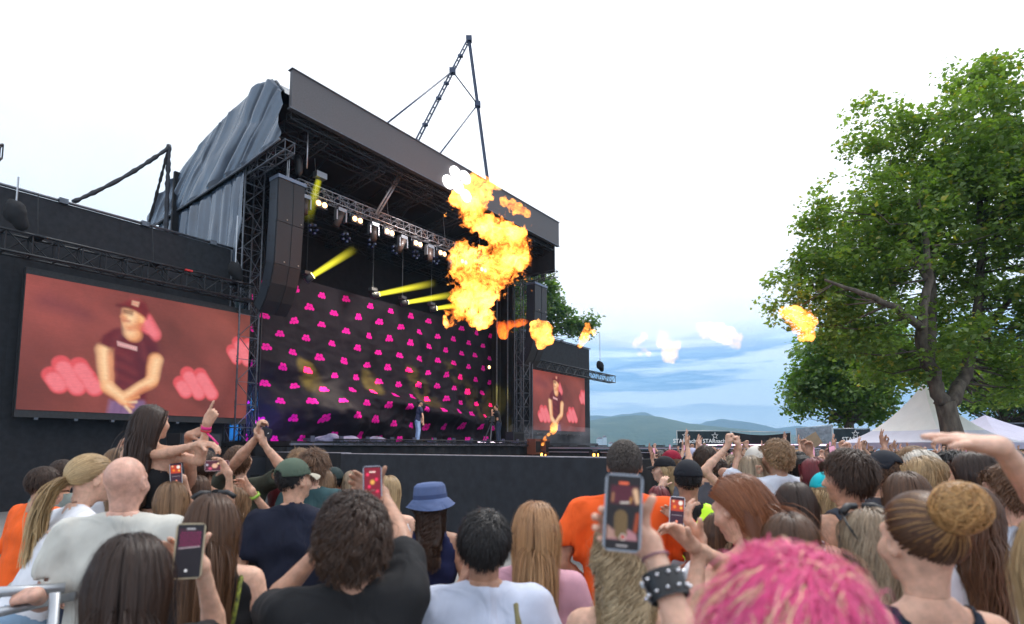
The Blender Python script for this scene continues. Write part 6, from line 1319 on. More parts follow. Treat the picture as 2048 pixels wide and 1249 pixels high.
def local_tube(root, name, pts, r, m, n=6, cat=None): mb = MB(); mb.poly([Vector([float(x) for x in p]) for p in pts], r, n); o = mb.build(name, m, None, smooth=True); o.parent = root; return o
WHITE = (.72,.73,.78); BLACKC = (.012,.012,.014); NAVY = (.012,.015,.032); ORANGE = (.86,.12,.015)

# ============ far left group
r, b, M = person('man in an orange shirt at the left edge, dark short hair, looking right', 92, 968, 4.4, -60, sk='tan', hair=H['short']('dark'), top=('shirt', ORANGE, dict(loose=.02)), legs=('short', (.45,.42,.36)), lean=.18, build=1.1, head=(-10, 0, 0))
r, b, M = person('dark-haired person mostly hidden behind the orange-shirted man', 128, 950, 5.0, -40, sk='tan', hair=H['short']('dark', 900), top=('tee', (.20,.24,.22)))
# ponytail girl, leaning forward, profile to the right
r, b, M = person('girl with a long blonde ponytail in a white T-shirt leaning forward, face turned right', 186, 958, 3.2, -72, sex='f', sk='fair', hair=dict(H['short']('blonde', 1500), style='tied', tie=(0,-.9,-.45), length=.2, seg=8, vol=.010, clump=0), top=('tee', WHITE, dict(hem=.02, loose=.022, fold=.014)), legs=('short', (.20,.30,.42)), lean=.42, head=(0, 0, 0), neckf=.0, arms={'L': dict(w=(120,1085,3.1), px=True, pole=(0,.5,-1), hand='relax')})
tie = b.hc+b.Rh@(HCO+np.array([0,-.088,-.045])); V, F, C = tail_strands(tie, -b.Rh[:, 1]-b.Rh[:, 2]*.2, 520, .46, 14, .42, .16, .006, 30, .005, 5, .04); obj('ponytail', np_mesh('ponytail', V, F, HAIRS['blonde'], attrs={'col': C}), r)
band(r, b.hc+b.Rh@np.array([0,-.10,-.02]), tie, .9, .017, RUB, 'hair_tie', .015)
L = lambda x, y, z: b.hc+b.Rh@np.array([x, y, z]); mb = MB(); mb.sphere(L(-.093,.004,-.010), (.009,.009,.012), 8, 6); o = mb.build('earbud', mat('earbud_white', (.8,.8,.8), .3), None, smooth=True); o.parent = r
# person in white behind the bald man
r, b, M = person('brown-haired person in white between the ponytail girl and the bald man', 236, 935, 3.9, 10, sex='f', sk='fair', hair=H['long']('lightbrown', 700, length=.3), top=('tee', WHITE))
# bald man
r, b, M = person('bald man in a pale beige T-shirt gripping the rail on the left', 254, 965, 2.85, -18, sk='pink', build=1.12, top=('tee', (.56,.55,.50), dict(loose=.026, fold=.017)), legs=('long', (.05,.06,.09)), head=(-12, 0, 0), hvox=.006, arms={'L': dict(w=(72,1190,2.5), pole=(-.05,-.5,-1), f=(-.8,.1,-.1), n=(.2,.6,-.8), hand='wrap')})
# rail he holds
rl = thing('handrail', (-2.2, 1.7, 1.4), 'silver metal rail the bald man is holding at the lower left corner', 'railing')
a, c2 = W(-90, 1190, 2.4), W(130, 1176, 2.62); mb = MB(); mb.tube(a, c2, .022, 12); mb.build('top_bar', STEEL, rl, smooth=True)
a, c2 = W(-90, 1244, 2.35), W(150, 1192, 2.7); mb = MB(); mb.tube(a, c2, .02, 12); mb.build('lower_bar', STEEL, rl, smooth=True)
for q in (-40, 110): a = W(q, 1186, 2.5); mb = MB(); mb.tube(a, Vector((a.x, a.y, 0)), .02, 8); mb.build('post', STEEL, rl, smooth=True)
# woman raised above the crowd, very long straight dark hair
r, b, M = person('woman with very long straight dark hair sitting up above the crowd, both arms reaching right', 306, 846, 3.85, -35, sex='f', sk='light', scale=1.0, hair=H['long']('dark', 1800, length=.62, drop=.55, grav=.55, clump=.25, width=.005, noise=.03, back=.4), top=('strap', BLACKC, dict(hem=.14)), legs=('short', (.22,.33,.45)), head=(-14, 6, 0),
   arms={'R': dict(w=(414,848,3.65), pole=(.2,0,-1), f=(.55,-.1,1.0), n=(-.3,.9,.1), hand='point'), 'L': dict(w=(436,882,3.6), pole=(-.2,-.3,-.8), f=(1,-.1,-.1), n=(0,.2,-1), hand='relax')}, hand_vox=.006)
a = b.arms['R']; band(r, a['w'], a['e'], .10, .030, mat('pink_band', (.75,.02,.22), .5)); band(r, a['w'], a['e'], .18, .031, mat('red_band', (.6,.02,.05), .5), w=.01)
local_tube(r, 'festival_ribbon', [a['w']+(a['e']-a['w'])*.1+np.array([0,0,-.03]), a['w']+np.array([.05,-.02,-.09]), a['w']+np.array([.09,-.02,-.13])], .006, MATS['pink_band'])
r, b, M = person('person carrying the long-haired woman, face hidden, arms up holding her', 318, 985, 4.1, 0, sk='tan', hair=H['short']('dark', 700), top=('tee', (.25,.33,.42)), arms={'L': dict(w=(236,908,4.0), pole=(-1,0,-.3), hand='relax'), 'R': dict(w=(376,872,4.0), pole=(1,0,-.3), f=(.9,0,.3), hand='relax')})
a = b.arms['L']; band(r, a['w'], a['e'], .2, .03, mat('white_beads', (.7,.7,.7), .4)); band(r, a['w'], a['e'], .35, .032, MATS['pink_band'])
# filming woman lower left
c, ex, ez, n, th = phone(378, 1102, 1.76, .162, tilt=-3, label='smartphone filming the stage, held upright in front of the dark-haired woman lower left', pic=ph_stage, case=(.45,.36,.22), bright=.6)
ga = grip_arm(c, ex, ez, n, .162, 1, pole=(.2,-.25,-1))
r, b, M = person('woman with long dark glossy hair filming with a phone at the lower left', 262, 1158, 1.58, -8, sex='f', sk='fair', hair=H['long']('dark', 2400, width=.0034, vol=.014), top=('tee', BLACKC), arms={'R': ga}, hand_vox=.0045)
# woman with green strap
r, b, M = person('long brown-haired woman with sunglasses on her head and a green bag strap', 424, 1050, 2.4, -5, sex='f', sk='fair', hair=H['long']('brown', 2400, width=.0036, length=.56, vol=.016, clump=.4), top=('tank', BLACKC), legs=('long', (.03,.03,.04)))
sh = b.up(.5, .10, -.075); local_tube(r, 'bag_strap', [b.up(.40,.07,.12), b.up(.52,.085,.02), b.up(.50,.075,-.05), b.up(.40,.02,-.115), b.up(.2,-.12,-.125)], .012, mat('green_strap', (.10,.19,.03), .8))
local_tube(r, 'lace_strap', [b.up(.52,.12,.0), b.up(.49,.12,-.07), b.up(.38,.105,-.115), b.up(.28,.09,-.12)], .010, mat('yellow_black_lace', (.02,.02,.02), .8, noise=(60,.3), col2=(.30,.34,.04)))
L = lambda x, y, z: b.hc+b.Rh@np.array([x, y, z])
for s in (-1, 1): local_tube(r, 'sunglasses_lens', [L(s*.015,.05,.125), L(s*.05,.04,.128), L(s*.078,.02,.11)], .012, RUB)
# mid-left people
r, b, M = person('woman with blonde-streaked brown hair standing before the bald man\'s shoulder', 342, 1003, 3.6, 0, sex='f', sk='fair', hair=H['long']('lightbrown', 1200, length=.34, drop=.3), top=('tee', (.1,.1,.12)))
r, b, M = person('dark-haired man in a black T-shirt under the left screen corner', 406, 935, 4.4, 0, sk='tan', hair=H['short']('dark', 900), top=('tee', BLACKC))
c, ex, ez, n, th = phone(434, 932, 3.6, .135, tilt=90, label='phone held sideways filming, below the left screen\'s lower right corner', pic=lambda u, v: ph_land(v, 1-u), case=(.5,.3,.3))
r, b, M = person('woman in a black top raising a sideways phone at left', 468, 1005, 3.9, 20, sex='f', sk='light', hair=H['wavy']('lightbrown', 900, length=.3, drop=.26), top=('tank', BLACKC), arms={'L': dict(w=(458,948,3.6), pole=(.3,0,-1), f=(-.5,0,.8), n=(-.7,-.6,0), hand='grip'), 'R': dict(w=(505,985,3.7), pole=(.8,0,-.5), hand='relax', f=(-.6,.2,.5))})
a = b.arms['R']; band(r, a['w'], a['e'], .12, .032, mat('lime_band', (.35,.6,.08), .5), w=.02)
c, ex, ez, n, th = phone(352, 948, 3.8, .145, tilt=5, label='small white phone held up beside the raised woman\'s shorts', pic=ph_fire, case=(.7,.7,.72))
r, b, M = person('person holding up the small white phone, half hidden', 392, 985, 4.2, 10, sex='f', sk='light', hair=H['long']('brown', 700, length=.3), top=('tee', (.05,.05,.06)), arms={'L': grip_arm(c, ex, ez, n, .14, 1)})
r, b, M = person('man in an olive T-shirt with both arms stretched up filming at the stage corner', 478, 922, 4.7, -25, sk='light', hair=H['short']('brown', 900), head=(0, 26, 0), top=('tee', (.055,.062,.045)), lean=-.08,
   arms={'L': dict(w=(517,872,4.5), pole=(-.5,0,-.6), f=(.15,0,1), n=(.7,-.3,0), hand='wrap'), 'R': dict(w=(527,888,4.5), pole=(1,0,-.5), f=(-.1,0,1), n=(-.9,0,0), hand='wrap')})
c, ex, ez, n, th = phone(524, 862, 4.48, .14, tilt=70, label='dark phone lifted high by the man in the olive T-shirt', pic=ph_stage)
r, b, M = person('woman with auburn hair in front of the speaker boxes', 560, 985, 5.0, -10, sex='f', sk='light', hair=H['long']('maroon', 700, length=.4), top=('tee', (.03,.03,.03)))
# green cap man
r, b, M = person('broad man in a green baseball cap and navy T-shirt with his back turned', 590, 962, 3.75, -12, sk='light', build=1.14, hair=H['crop']('black'), top=('tee', NAVY, dict(loose=.03, hem=-.10, fold=.014)), legs=('long', (.055,.06,.065)), head=(-42, 4, 0), shrug=-.01)
cap_parts(b, cloth((.075,.105,.075)), r, brim_m=cloth((.42,.38,.30)), back_open=True)
r, b, M = person('man with brown quiffed hair in a teal T-shirt just right of the green cap', 628, 935, 4.6, -25, sk='fair', hair=H['short']('brown', 1200, length=.075, lift=.6), top=('tee', (.04,.09,.10)))
r, b, M = person('sandy-haired man looking right behind the green cap', 602, 926, 5.3, -20, sk='fair', hair=H['short']('lightbrown', 900, length=.07), top=('tee', (.1,.1,.1)))
r, b, M = person('girl with long straight light-brown hair and glasses beside the curly-haired man', 645, 968, 4.7, -20, sex='f', sk='fair', hair=H['long']('lightbrown', 1300, length=.5, grav=.6, noise=.02), top=('tank', (.15,.15,.16)))
r, b, M = person('person in a dark green cap behind the curly-haired man', 668, 965, 5.3, -10, sk='light', hair=H['crop']('black'), top=('tee', (.05,.05,.05))); cap_parts(b, cloth((.02,.035,.035)), r)
r, b, M = person('fair-haired woman with a rounded bob above the curly-haired man', 705, 968, 5.3, 0, sex='f', sk='fair', hair=H['long']('ash', 1000, length=.28, drop=.22), top=('tee', (.2,.2,.2)))
r, b, M = person('blond boy glimpsed right of the red phone', 776, 985, 4.3, 10, sex='f', sk='fair', hair=H['long']('blonde', 900, length=.2, drop=.15), top=('tank', (.6,.6,.62)))
r, b, M = person('girl in a white top hidden behind the curly-haired man\'s arm', 762, 1120, 3.2, 10, sex='f', sk='fair', hair=H['long']('brown', 700, length=.25), top=('tank', (.62,.64,.66)))
# centre: curly man with phone
c, ex, ez, n, th = phone(745, 970, 2.3, .150, tilt=2, label='phone with a glowing red picture held above the curly-haired man', pic=ph_red, case=(.35,.36,.42), bright=1.3)
r, b, M = person('man with thick dark curly hair in a black T-shirt, back to us, one arm raised', 705, 1072, 1.88, 0, sk='tan', hair=H['mop']('dark', 4200, vol=.022, length=.085, width=.0036, nclump=380, curl=.009, lift=.45), top=('tee', (.016,.016,.018), dict(loose=.018, fold=.014)), build=1.02,
   arms={'R': dict(grip_arm(c, ex, ez, n, .15, 1), pole=(1.1,-.3,-.5)), 'L': dict(w=(640,1100,2.15), pole=(-1,0,-1), hand='wrap', f=(.2,0,1))})
local_tube(r, 'bag_strap', [b.up(.30,-.13,.12), b.up(.50,-.12,.02), b.up(.505,-.12,-.04), b.up(.42,-.125,-.098), b.up(.25,-.13,-.128), b.up(.05,-.13,-.12)], .020, mat('dark_strap', (.03,.032,.04), .8))
# denim hat woman
r, b, M = person('woman in a denim bucket hat and navy sleeveless dress with dark wavy hair', 862, 1010, 3.6, -6, sex='f', sk='tan', hair=H['curls']('dark', 1800, length=.36, drop=.26, vol=.024, under=True), top=('tank', (.012,.016,.06), dict(loose=.02)), legs=('long', (.012,.016,.06)), head=(0, 0, -4))
DEN = cloth((.085,.12,.24)); Rh = b.Rh; c0 = b.hc+Rh@HCO; hat = MB()
prf = [(.155,-.035),(.150,-.030),(.118,.008),(.106,.020),(.104,.055),(.098,.095),(.080,.112),(.04,.118),(0,.119)]
def hatfn(u, v):
    k = v*(len(prf)-1); i = min(int(k), len(prf)-2); q = k-i; rr = prf[i][0]*(1-q)+prf[i+1][0]*q; z = prf[i][1]*(1-q)+prf[i+1][1]*q; a = u*2*math.pi; z += .012*math.sin(a*2+1)*(1 if v < .3 else 0)*(1-v*3); return tuple(c0+Rh@np.array([rr*math.cos(a), rr*1.12*math.sin(a)-.005, z]))
hat.grid(40, 32, hatfn); o = hat.build('bucket_hat', DEN, None, smooth=True); o.parent = r
hb = MB(); hb.grid(40, 2, lambda u, v: tuple(c0+Rh@np.array([(.1075)*math.cos(u*2*math.pi), .1075*1.12*math.sin(u*2*math.pi)-.005, .018+.026*v]))); o = hb.build('hat_band', cloth((.05,.075,.17)), None, smooth=True); o.parent = r
# short black hair, light shirt
r, b, M = person('person with short jet-black hair in a pale blue-white collared shirt', 968, 1088, 2.2, 4, sk='tan', hair=H['short']('black', 3000, length=.05, vol=.010, width=.0038, lift=.3, nclump=260), top=('shirt', (.60,.65,.80), dict(loose=.026, fold=.018)), head=(0, -4, 0), build=1.02, arms={'L': dict(w=(925,1170,2.5), pole=(-1,-.3,-1), hand='relax', f=(.2,.2,1))})
mb = MB(); mb.grid(24, 3, lambda u, v: tuple(b.neck+b.T*(.02-.035*v)+(b.R*math.sin((u-.5)*4.6)*(.064+.022*v))-b.F*(math.cos((u-.5)*4.6)*(.064+.024*v))+b.F*.012)); o = mb.build('collar', cloth((.60,.65,.80)), None, smooth=True); o.parent = r
local_tube(r, 'bag_strap', [b.up(.42,.12,.10), b.up(.515,.11,.0), b.up(.49,.115,-.07), b.up(.36,.125,-.122), b.up(.22,.13,-.138), b.up(.05,.14,-.13)], .014, mat('khaki_strap', (.22,.19,.09), .8))
# long strawberry blonde, pink tee
r, b, M = person('woman with very long strawberry-blonde hair in a pale pink T-shirt', 1072, 1062, 2.5, -2, sex='f', sk='fair', hair=H['long']('strawberry', 3000, length=.60, drop=.5, width=.0038, vol=.018, grav=.6, noise=.02, capw=.10), top=('tee', (.62,.34,.42), dict(loose=.016)))
# orange security man
r, b, M = person('stocky man in a bright orange T-shirt with short grey-brown hair facing the pit', 1249, 930, 3.1, 0, sk='tan', build=1.16, hair=dict(H['crop']('greybrown', 3200), length=.012, vol=.002), top=('tee', (.85,.11,.016), dict(loose=.03, fold=.018)), hvox=.0075, arms={'L': dict(w=(1190,1180,3.2), pole=(-1,-.4,-.6), hand='fist'), 'R': dict(w=(1320,1180,3.2), pole=(1,-.4,-.6), hand='fist')})
local_tube(r, 'glasses_arm', [b.hc+b.Rh@np.array([-.083,-.0,.008]), b.hc+b.Rh@np.array([-.086,.07,.010])], .003, STEEL)
# curly blonde
r, b, M = person('woman with long blonde ringlets and bare shoulders under the big phone', 1250, 1118, 2.0, 0, sex='f', sk='fair', hair=H['curls']('ringlet', 2600, length=.46, vol=.030, curl=.022, freq=62, clump=.96, nclump=64, width=.0034, capw=.08), top=('strap', BLACKC))
local_tube(r, 'shoulder_strap', [b.up(.30,.0,-.11), b.up(.42,-.04,-.105), b.up(.52,-.07,-.04)], .006, BLK2); local_tube(r, 'shoulder_strap', [b.up(.30,.03,-.11), b.up(.42,.05,-.105), b.up(.52,.07,-.04)], .006, BLK2)
# big phone and its owner (pink hair)
c, ex, ez, n, th = phone(1246, 1025, 1.16, .152, tilt=-3.5, label='large smartphone in the middle foreground filming a long-haired fan and the stage', pic=ph_main, case=(.30,.33,.38), yaw=0)
g = grip_arm(c, ex, ez, n, .152, 1, pole=(.8,-.1,-1)); g['w'] = tuple(Vector(g['w'])+ex*.022)
r, b, M = person('person with bright pink tousled hair in the near foreground, raising the large phone', 1575, 1292, .80, 12, sex='f', sk='fair', scale=.98, hair=dict(H['mop']('pink', 6500), length=.10, vol=.022, curl=.006, freq=30, width=.0020, lift=.42, nclump=420, seg=12, clump=.45), top=('tee', (.05,.05,.06)), arms={'L': dict(g, w=tuple(W(1302,1092,1.20)), px=False, hs=1, f=(-.93,.0,.40), n=tuple(n), hand='grip', pole=(.3,-.5,-1))}, hand_vox=.0035, legsgeo=False, shoes=False, legs=None)
m2 = hair_mesh(b, 'pinktip', n=1100, length=.10, lvar=.3, style='short', seg=12, vol=.023, grav=.2, width=.0019, clump=.72, nclump=60, lift=.45, curl=.008, freq=34, cap=False, seed=4); obj('hair_streaks', m2, r)
m2 = hair_mesh(b, 'dark', n=260, length=.09, lvar=.3, style='short', seg=12, vol=.022, grav=.2, width=.0028, clump=.85, nclump=12, lift=.4, curl=.008, freq=34, cap=False, seed=9); obj('hair_streaks', m2, r)
a = b.arms['L']; d = unit(a['e']-a['w']); CUFF = mat('black_leather', (.012,.012,.014), .35, bump=(80,.4,.002)); p0 = a['w']+d*.085; cuff = MB(); u_ = unit(np.cross(d, [.2,.9,.1])); v_ = np.cross(d, u_)
cuff.grid(32, 3, lambda u, v: tuple(p0+d*(-.028+.056*v)+(u_*math.cos(u*2*math.pi)+v_*math.sin(u*2*math.pi))*(.040+.0015*math.sin(math.pi*v)))); o = cuff.build('leather_cuff', CUFF, None, smooth=True); o.parent = r
STUD = mat('chrome_stud', (.75,.76,.8), .18, 1.0)
for i in range(12):
    for j in (-1, 1):
        q = i*math.pi/6+(j*.13); e = u_*math.cos(q)+v_*math.sin(q); sb = MB(); sb.tube(Vector((p0+d*j*.014+e*.040).tolist()), Vector((p0+d*j*.014+e*.049).tolist()), .0062, 8, .0022); o = sb.build('stud', STUD, None, smooth=True); o.parent = r
band(r, a['w'], a['e'], .10, .029, mat('thread_bracelet', (.25,.12,.16), .6), 'bracelet', .004)
# yellow vest
r, b, M = person('security steward in a black cap and fluorescent yellow vest', 1376, 962, 4.0, 6, sk='tan', build=1.12, hair=H['crop']('black'), top=('tee', BLACKC, dict(loose=.02)))
cap_parts(b, cloth((.014,.016,.022)), r); VY = mat('fluorescent_yellow', (.55,.95,.02), .6, emis=((.5,.9,.02), .12))
obj('safety_vest', top_mesh(b, 'vest', VY, loose=.032, vox=.016, seed=3), r); b2 = b
mb = MB()
for z in (.18, .30): mb.grid(40, 1, lambda u, v: tuple(b.up(z+.045*v)+(b.R*math.cos(u*2*math.pi)*.205*b.build+b.F*math.sin(u*2*math.pi)*.142*b.build)))
o = mb.build('reflective_stripe', mat('reflective_grey', (.40,.42,.46), .35, .4), None, smooth=True); o.parent = r
for s in (-1, 1): local_tube(r, 'shoulder_stripe', [b.up(.30, s*.10, -.145), b.up(.44, s*.095, -.105), b.up(.525, s*.09, -.02)], .016, MATS['reflective_grey'])
# redhead leaning left
r, b, M = person('copper-haired woman in a white top leaning to the left, hair swinging back', 1474, 1018, 2.4, 46, sex='f', sk='fair', hair=H['long']('red', 3000, width=.0038, length=.52, vol=.018, wind=(.14,-.03,0), clump=.3, grav=.38), top=('strap', WHITE, dict(loose=.02)), lean=.35, head=(10, -14, 0), arms={'L': dict(w=(1400,1082,2.15), pole=(-.2,-.3,-1), f=(-.4,0,.7), n=(.6,0,.2), hand='relax'), 'R': dict(w=(1388,1095,2.1), pole=(-.3,-.5,-1), f=(-.5,0,.5), hand='relax')})
c, ex, ez, n, th = phone(1354, 1024, 2.9, .150, tilt=-4, label='phone in a white case held between the orange T-shirt and the copper-haired woman', pic=ph_fire, case=(.7,.68,.72), bright=1.3)
r, b, M = person('person hidden behind the copper-haired woman, holding the white-cased phone', 1440, 1075, 2.7, 15, sex='f', sk='light', hair=H['long']('brown', 700, length=.3), top=('tee', (.6,.6,.62)), arms={'L': grip_arm(c, ex, ez, n, .145, 1)})
a = b.arms['L']; band(r, a['w'], a['e'], .15, .031, mat('lime_mesh', (.4,.6,.15), .6), w=.03); band(r, a['w'], a['e'], .32, .033, mat('silver_chain', (.6,.6,.62), .3, .8), w=.008)
# right-hand foreground
r, b, M = person('woman with long dark-brown hair in a navy and white striped top', 1590, 1015, 2.9, 8, sex='f', sk='light', hair=H['long']('dark', 2200, length=.42, width=.0046), top=('tank', attr_mat('striped_cloth', rough=.85), dict(stripes=.042)), lean=.05)
r, b, M = person('brown-haired person seen only as a crown of hair above the pink hair', 1580, 1098, 2.0, 10, sex='f', sk='fair', hair=H['long']('brown', 1800, width=.0045, length=.3, drop=.2), top=('tee', (.1,.1,.12)))
r, b, M = person('young dark-haired man in a grey-blue tank top, face turned left', 1692, 955, 3.0, 52, sk='light', hair=H['short']('dark', 2600, length=.065, vol=.012, lift=.35, width=.0038, nclump=220), top=('tank', (.055,.065,.085), dict(loose=.012)), head=(14, -6, 0), hvox=.0065)
local_tube(r, 'necklace', [b.neck+b.T*.02+(b.R*math.cos(q)*.066+b.F*math.sin(q)*.066) for q in np.linspace(0, 6.28, 22)], .003, mat('silver_chain2', (.6,.6,.65), .25, .9))
r, b, M = person('woman with shoulder-length wavy ash-blonde hair and dark sunglasses on her head', 1742, 1095, 1.95, 25, sex='f', sk='fair', hair=H['wavy']('ash', 2000, length=.34, drop=.25, width=.0038, vol=.018), top=('tank', (.03,.03,.04)), head=(8, 0, 0))
L = lambda x, y, z: b.hc+b.Rh@np.array([x, y, z])
for s in (-1, 1): local_tube(r, 'sunglasses_lens', [L(s*.012,.055,.130), L(s*.045,.045,.132), L(s*.082,.018,.112)], .013, RUB)
for s in (-1, 1): local_tube(r, 'sunglasses_arm', [L(s*.084,.02,.112), L(s*.092,-.03,.075), L(s*.088,-.07,.04)], .004, RUB)
# bun woman
r, b, M = person('woman with auburn hair pinned in a golden-brown bun, bare neck, face turned left', 1838, 1082, 1.5, 34, sex='f', sk='fair', scale=1.0, hair=dict(H['short']('auburn', 3600), style='tied', tie=(.0,-.95,.38), length=.25, seg=10, vol=.008, clump=.0, width=.0034), top=('tank', (.02,.03,.05)), head=(6, -2, 0), hvox=.0055, legsgeo=False, shoes=False, legs=None)
bc = b.hc+b.Rh@(HCO+np.array([0,-.115,.066])); f = Field(bc-.12, bc+.12, .008, .02); f.ell(bc, (.056,.050,.050), b.Rh); f.apply(lambda Q, D: D+.010*fbm(Q*28, 3, 4)); V, F = f.mesh(); CC = np.zeros((len(V), 4)); CC[:, 0] = .3; CC[:, 1] = .5; CC[:, 3] = 1
rng = np.random.default_rng(3); n_ = 900; X = []; seg = 14; ax = rng.normal(size=(n_, 3)); ax[:, :] = ax*1.0+b.Rh[:, 1]*1.0; ax /= np.linalg.norm(ax, axis=1)[:, None]; u_ = np.cross(ax, rng.normal(size=(n_, 3))); u_ /= np.linalg.norm(u_, axis=1)[:, None]; v_ = np.cross(ax, u_); rad = .047+.010*rng.random(n_)
t = np.linspace(0, 2.6, seg+1)[None, :, None]; X = bc+(u_[:, None]*np.cos(t)+v_[:, None]*np.sin(t))*rad[:, None, None]+ax[:, None]*.030*np.sin(t*1.3+rng.random((n_,1,1))*2); out = X-bc; out /= np.linalg.norm(out, axis=2)[..., None]; tan = np.gradient(X, axis=1); sd = np.cross(tan, out); sd /= np.linalg.norm(sd, axis=2)[..., None]
V2, F2, C2 = ribbons(X, sd, out, rng.random(n_), .0036); obj('bun', np_mesh('bun', np.concatenate([V2, V]), np.concatenate([F2, F+len(V2)]), HAIRS['bunt'], attrs={'col': np.concatenate([C2, CC])}), r)
m2 = hair_mesh(b, 'bunt', n=240, length=.25, style='tied', tie=(0,-.95,.38), seg=10, vol=.009, clump=.0, width=.0018, cap=False, seed=8); obj('hair_streaks', m2, r)
# right edge
r, b, M = person('young brown-haired man in a pale grey T-shirt at the right edge', 2022, 985, 2.6, 62, sk='fair', hair=H['short']('brown', 2200, length=.06, curl=.006, freq=90, seg=8), top=('tee', (.42,.46,.54), dict(loose=.022)), hvox=.0065)
r, b, M = person('woman with long wavy brown hair behind the bun', 1930, 1035, 2.3, 30, sex='f', sk='light', hair=H['wavy']('brown', 2200, length=.5, width=.004, vol=.018), top=('tank', WHITE))
r, b, M = person('man with thick wavy black hair and dark stubble looking left', 1898, 948, 3.6, 62, sk='olive', hair=H['short']('black', 1700, length=.06, lift=.35, curl=.006, freq=70, seg=9, vol=.010), top=('tee', (.3,.32,.4)), head=(6, -6, 0))
r, b, M = person('woman with a smooth reddish-brown crown of hair below the man with wavy black hair', 1812, 1000, 2.7, 20, sex='f', sk='light', hair=H['long']('brown', 1500, length=.35), top=('tee', (.1,.1,.12)))
r, b, M = person('blonde woman in a white top cut off by the lower right corner', 2165, 1130, 1.15, 5, sex='f', sk='fair', hair=H['long']('blonde', 1500, width=.0035), top=('tee', WHITE), legsgeo=False, shoes=False, legs=None)
r, b, M = person('person at the right edge whose outstretched open hand crosses the tents', 2345, 955, 1.5, 10, sex='f', sk='fair', scale=1.02, hair=H['long']('brown', 900), top=('tank', (.6,.1,.3)), arms={'L': dict(w=(2000,893,1.3), pole=(0,-.2,-1), f=(-1,0,.16), n=(-.1,.3,-1), hand='flat')}, hand_vox=.004, legsgeo=False, shoes=False, legs=None)
# mid right
r, b, M = person('curly light-brown-haired man in a white polo shirt, hand at his mouth', 1552, 915, 4.5, 25, sk='tan', build=1.05, hair=H['mop']('lightbrown', 2000, length=.055, vol=.014, curl=.008, freq=110, width=.0045), top=('polo', (.66,.70,.80), dict(loose=.026, fold=.017)), lean=.12, head=(20, 0, 0), arms={'L': dict(w=(1508,958,4.5), pole=(-.6,-.2,-1), f=(.1,0,1), n=(.9,0,.1), hand='fist'), 'R': dict(w=(1512,952,4.6), pole=(.6,-.3,-1), f=(-.1,0,1), hand='fist')})
r, b, M = person('person with two bare arms raised and crossed above the crowd', 1500, 945, 4.6, 15, sex='f', sk='fair', hair=H['long']('ash', 1200, length=.35), top=('tank', (.5,.5,.5)), arms={'L': dict(w=(1456,893,4.6), pole=(-.8,0,-.7), f=(0,0,1), hand='fist'), 'R': dict(w=(1478,897,4.6), pole=(.2,0,-1), f=(-.2,0,1), hand='fist')})
r, b, M = person('woman with wine-red hair in front of the grey tank top', 1628, 952, 4.2, 30, sex='f', sk='fair', hair=H['long']('maroon', 1300, length=.4), top=('tee', (.03,.03,.03)))
r, b, M = person('girl in a turquoise cap half hidden below the wine-red hair', 1648, 985, 3.9, 30, sex='f', sk='fair', hair=H['wavy']('blonde', 900, length=.25, under=True), top=('tee', (.7,.06,.25))); cap_parts(b, cloth((.01,.42,.48)), r)
r, b, M = person('person in a black snapback cap with an arched opening at the back', 1765, 948, 3.7, 40, sk='light', hair=H['crop']('brown'), top=('tee', (.05,.05,.06))); cap_parts(b, cloth((.016,.018,.025)), r, back_open=True)
r, b, M = person('woman with silver-white hair beside a blonde, looking up left', 1835, 942, 3.6, 60, sex='f', sk='fair', hair=H['long']('white', 1200, length=.25), top=('tee', (.3,.3,.35)), head=(0, 12, 0))
r, b, M = person('blonde woman with hair tucked back, right below the silver-haired one', 1842, 962, 3.2, 60, sex='f', sk='fair', hair=H['wavy']('blonde', 1200, length=.28), top=('tee', (.2,.2,.25)), head=(0, 4, 0))
r, b, M = person('fair-skinned man with short sandy hair in profile left of the silver-haired woman', 1822, 930, 4.1, 60, sk='fair', hair=H['short']('lightbrown', 1100), top=('tee', (.1,.1,.14)), head=(0, 6, 0))
r, b, M = person('man with a bald forehead and light stubble near the right edge of the crowd', 1972, 925, 4.0, 70, sk='fair', hair=H['crop']('lightbrown', 900), top=('tee', (.3,.3,.34)))
r, b, M = person('grey-haired woman in thin glasses near the right edge', 2000, 937, 3.6, 65, sex='f', sk='fair', hair=H['long']('grey', 1100, length=.2, drop=.1), top=('tee', (.35,.35,.4)))
r, b, M = person('dark-haired woman behind the man with wavy black hair', 1945, 955, 2.9, 40, sex='f', sk='light', hair=H['long']('dark', 1100, length=.3), top=('tee', (.1,.08,.1)))
r, b, M = person('person in a black cap and long fair hair leaning on the barrier end', 1326, 940, 6.0, 75, sex='f', sk='fair', hair=H['long']('blonde', 900, length=.3, under=True), top=('tee', BLACKC), arms={'L': dict(w=(1322,975,5.7), pole=(-.4,0,-1), hand='relax')}); cap_parts(b, cloth((.012,.012,.015)), r)
r, b, M = person('person in a maroon cap behind the barrier end', 1340, 925, 6.8, 70, sex='f', sk='light', hair=H['long']('lightbrown', 700, length=.25, under=True), top=('tee', (.6,.6,.62))); cap_parts(b, cloth((.25,.01,.03)), r)
r, b, M = person('dark-haired head between the yellow vest and the raised arms', 1410, 922, 5.2, 10, sk='light', hair=H['short']('dark', 1500, length=.05, vol=.01), top=('tee', (.1,.1,.12)))
r, b, M = person('person in a pale lilac beanie in the middle of the crowd', 1383, 918, 8.0, 30, sk='light', hair=H['crop']('black', 500), top=('tee', (.1,.1,.1))); cap_parts(b, cloth((.36,.36,.48)), r)
r, b, M = person('fair-haired person in a cream cap beside the white polo shirt', 1512, 925, 5.0, 50, sex='f', sk='fair', hair=H['long']('ash', 1100, length=.3, under=True), top=('tee', (.3,.3,.3))); cap_parts(b, cloth((.6,.56,.5)), r)
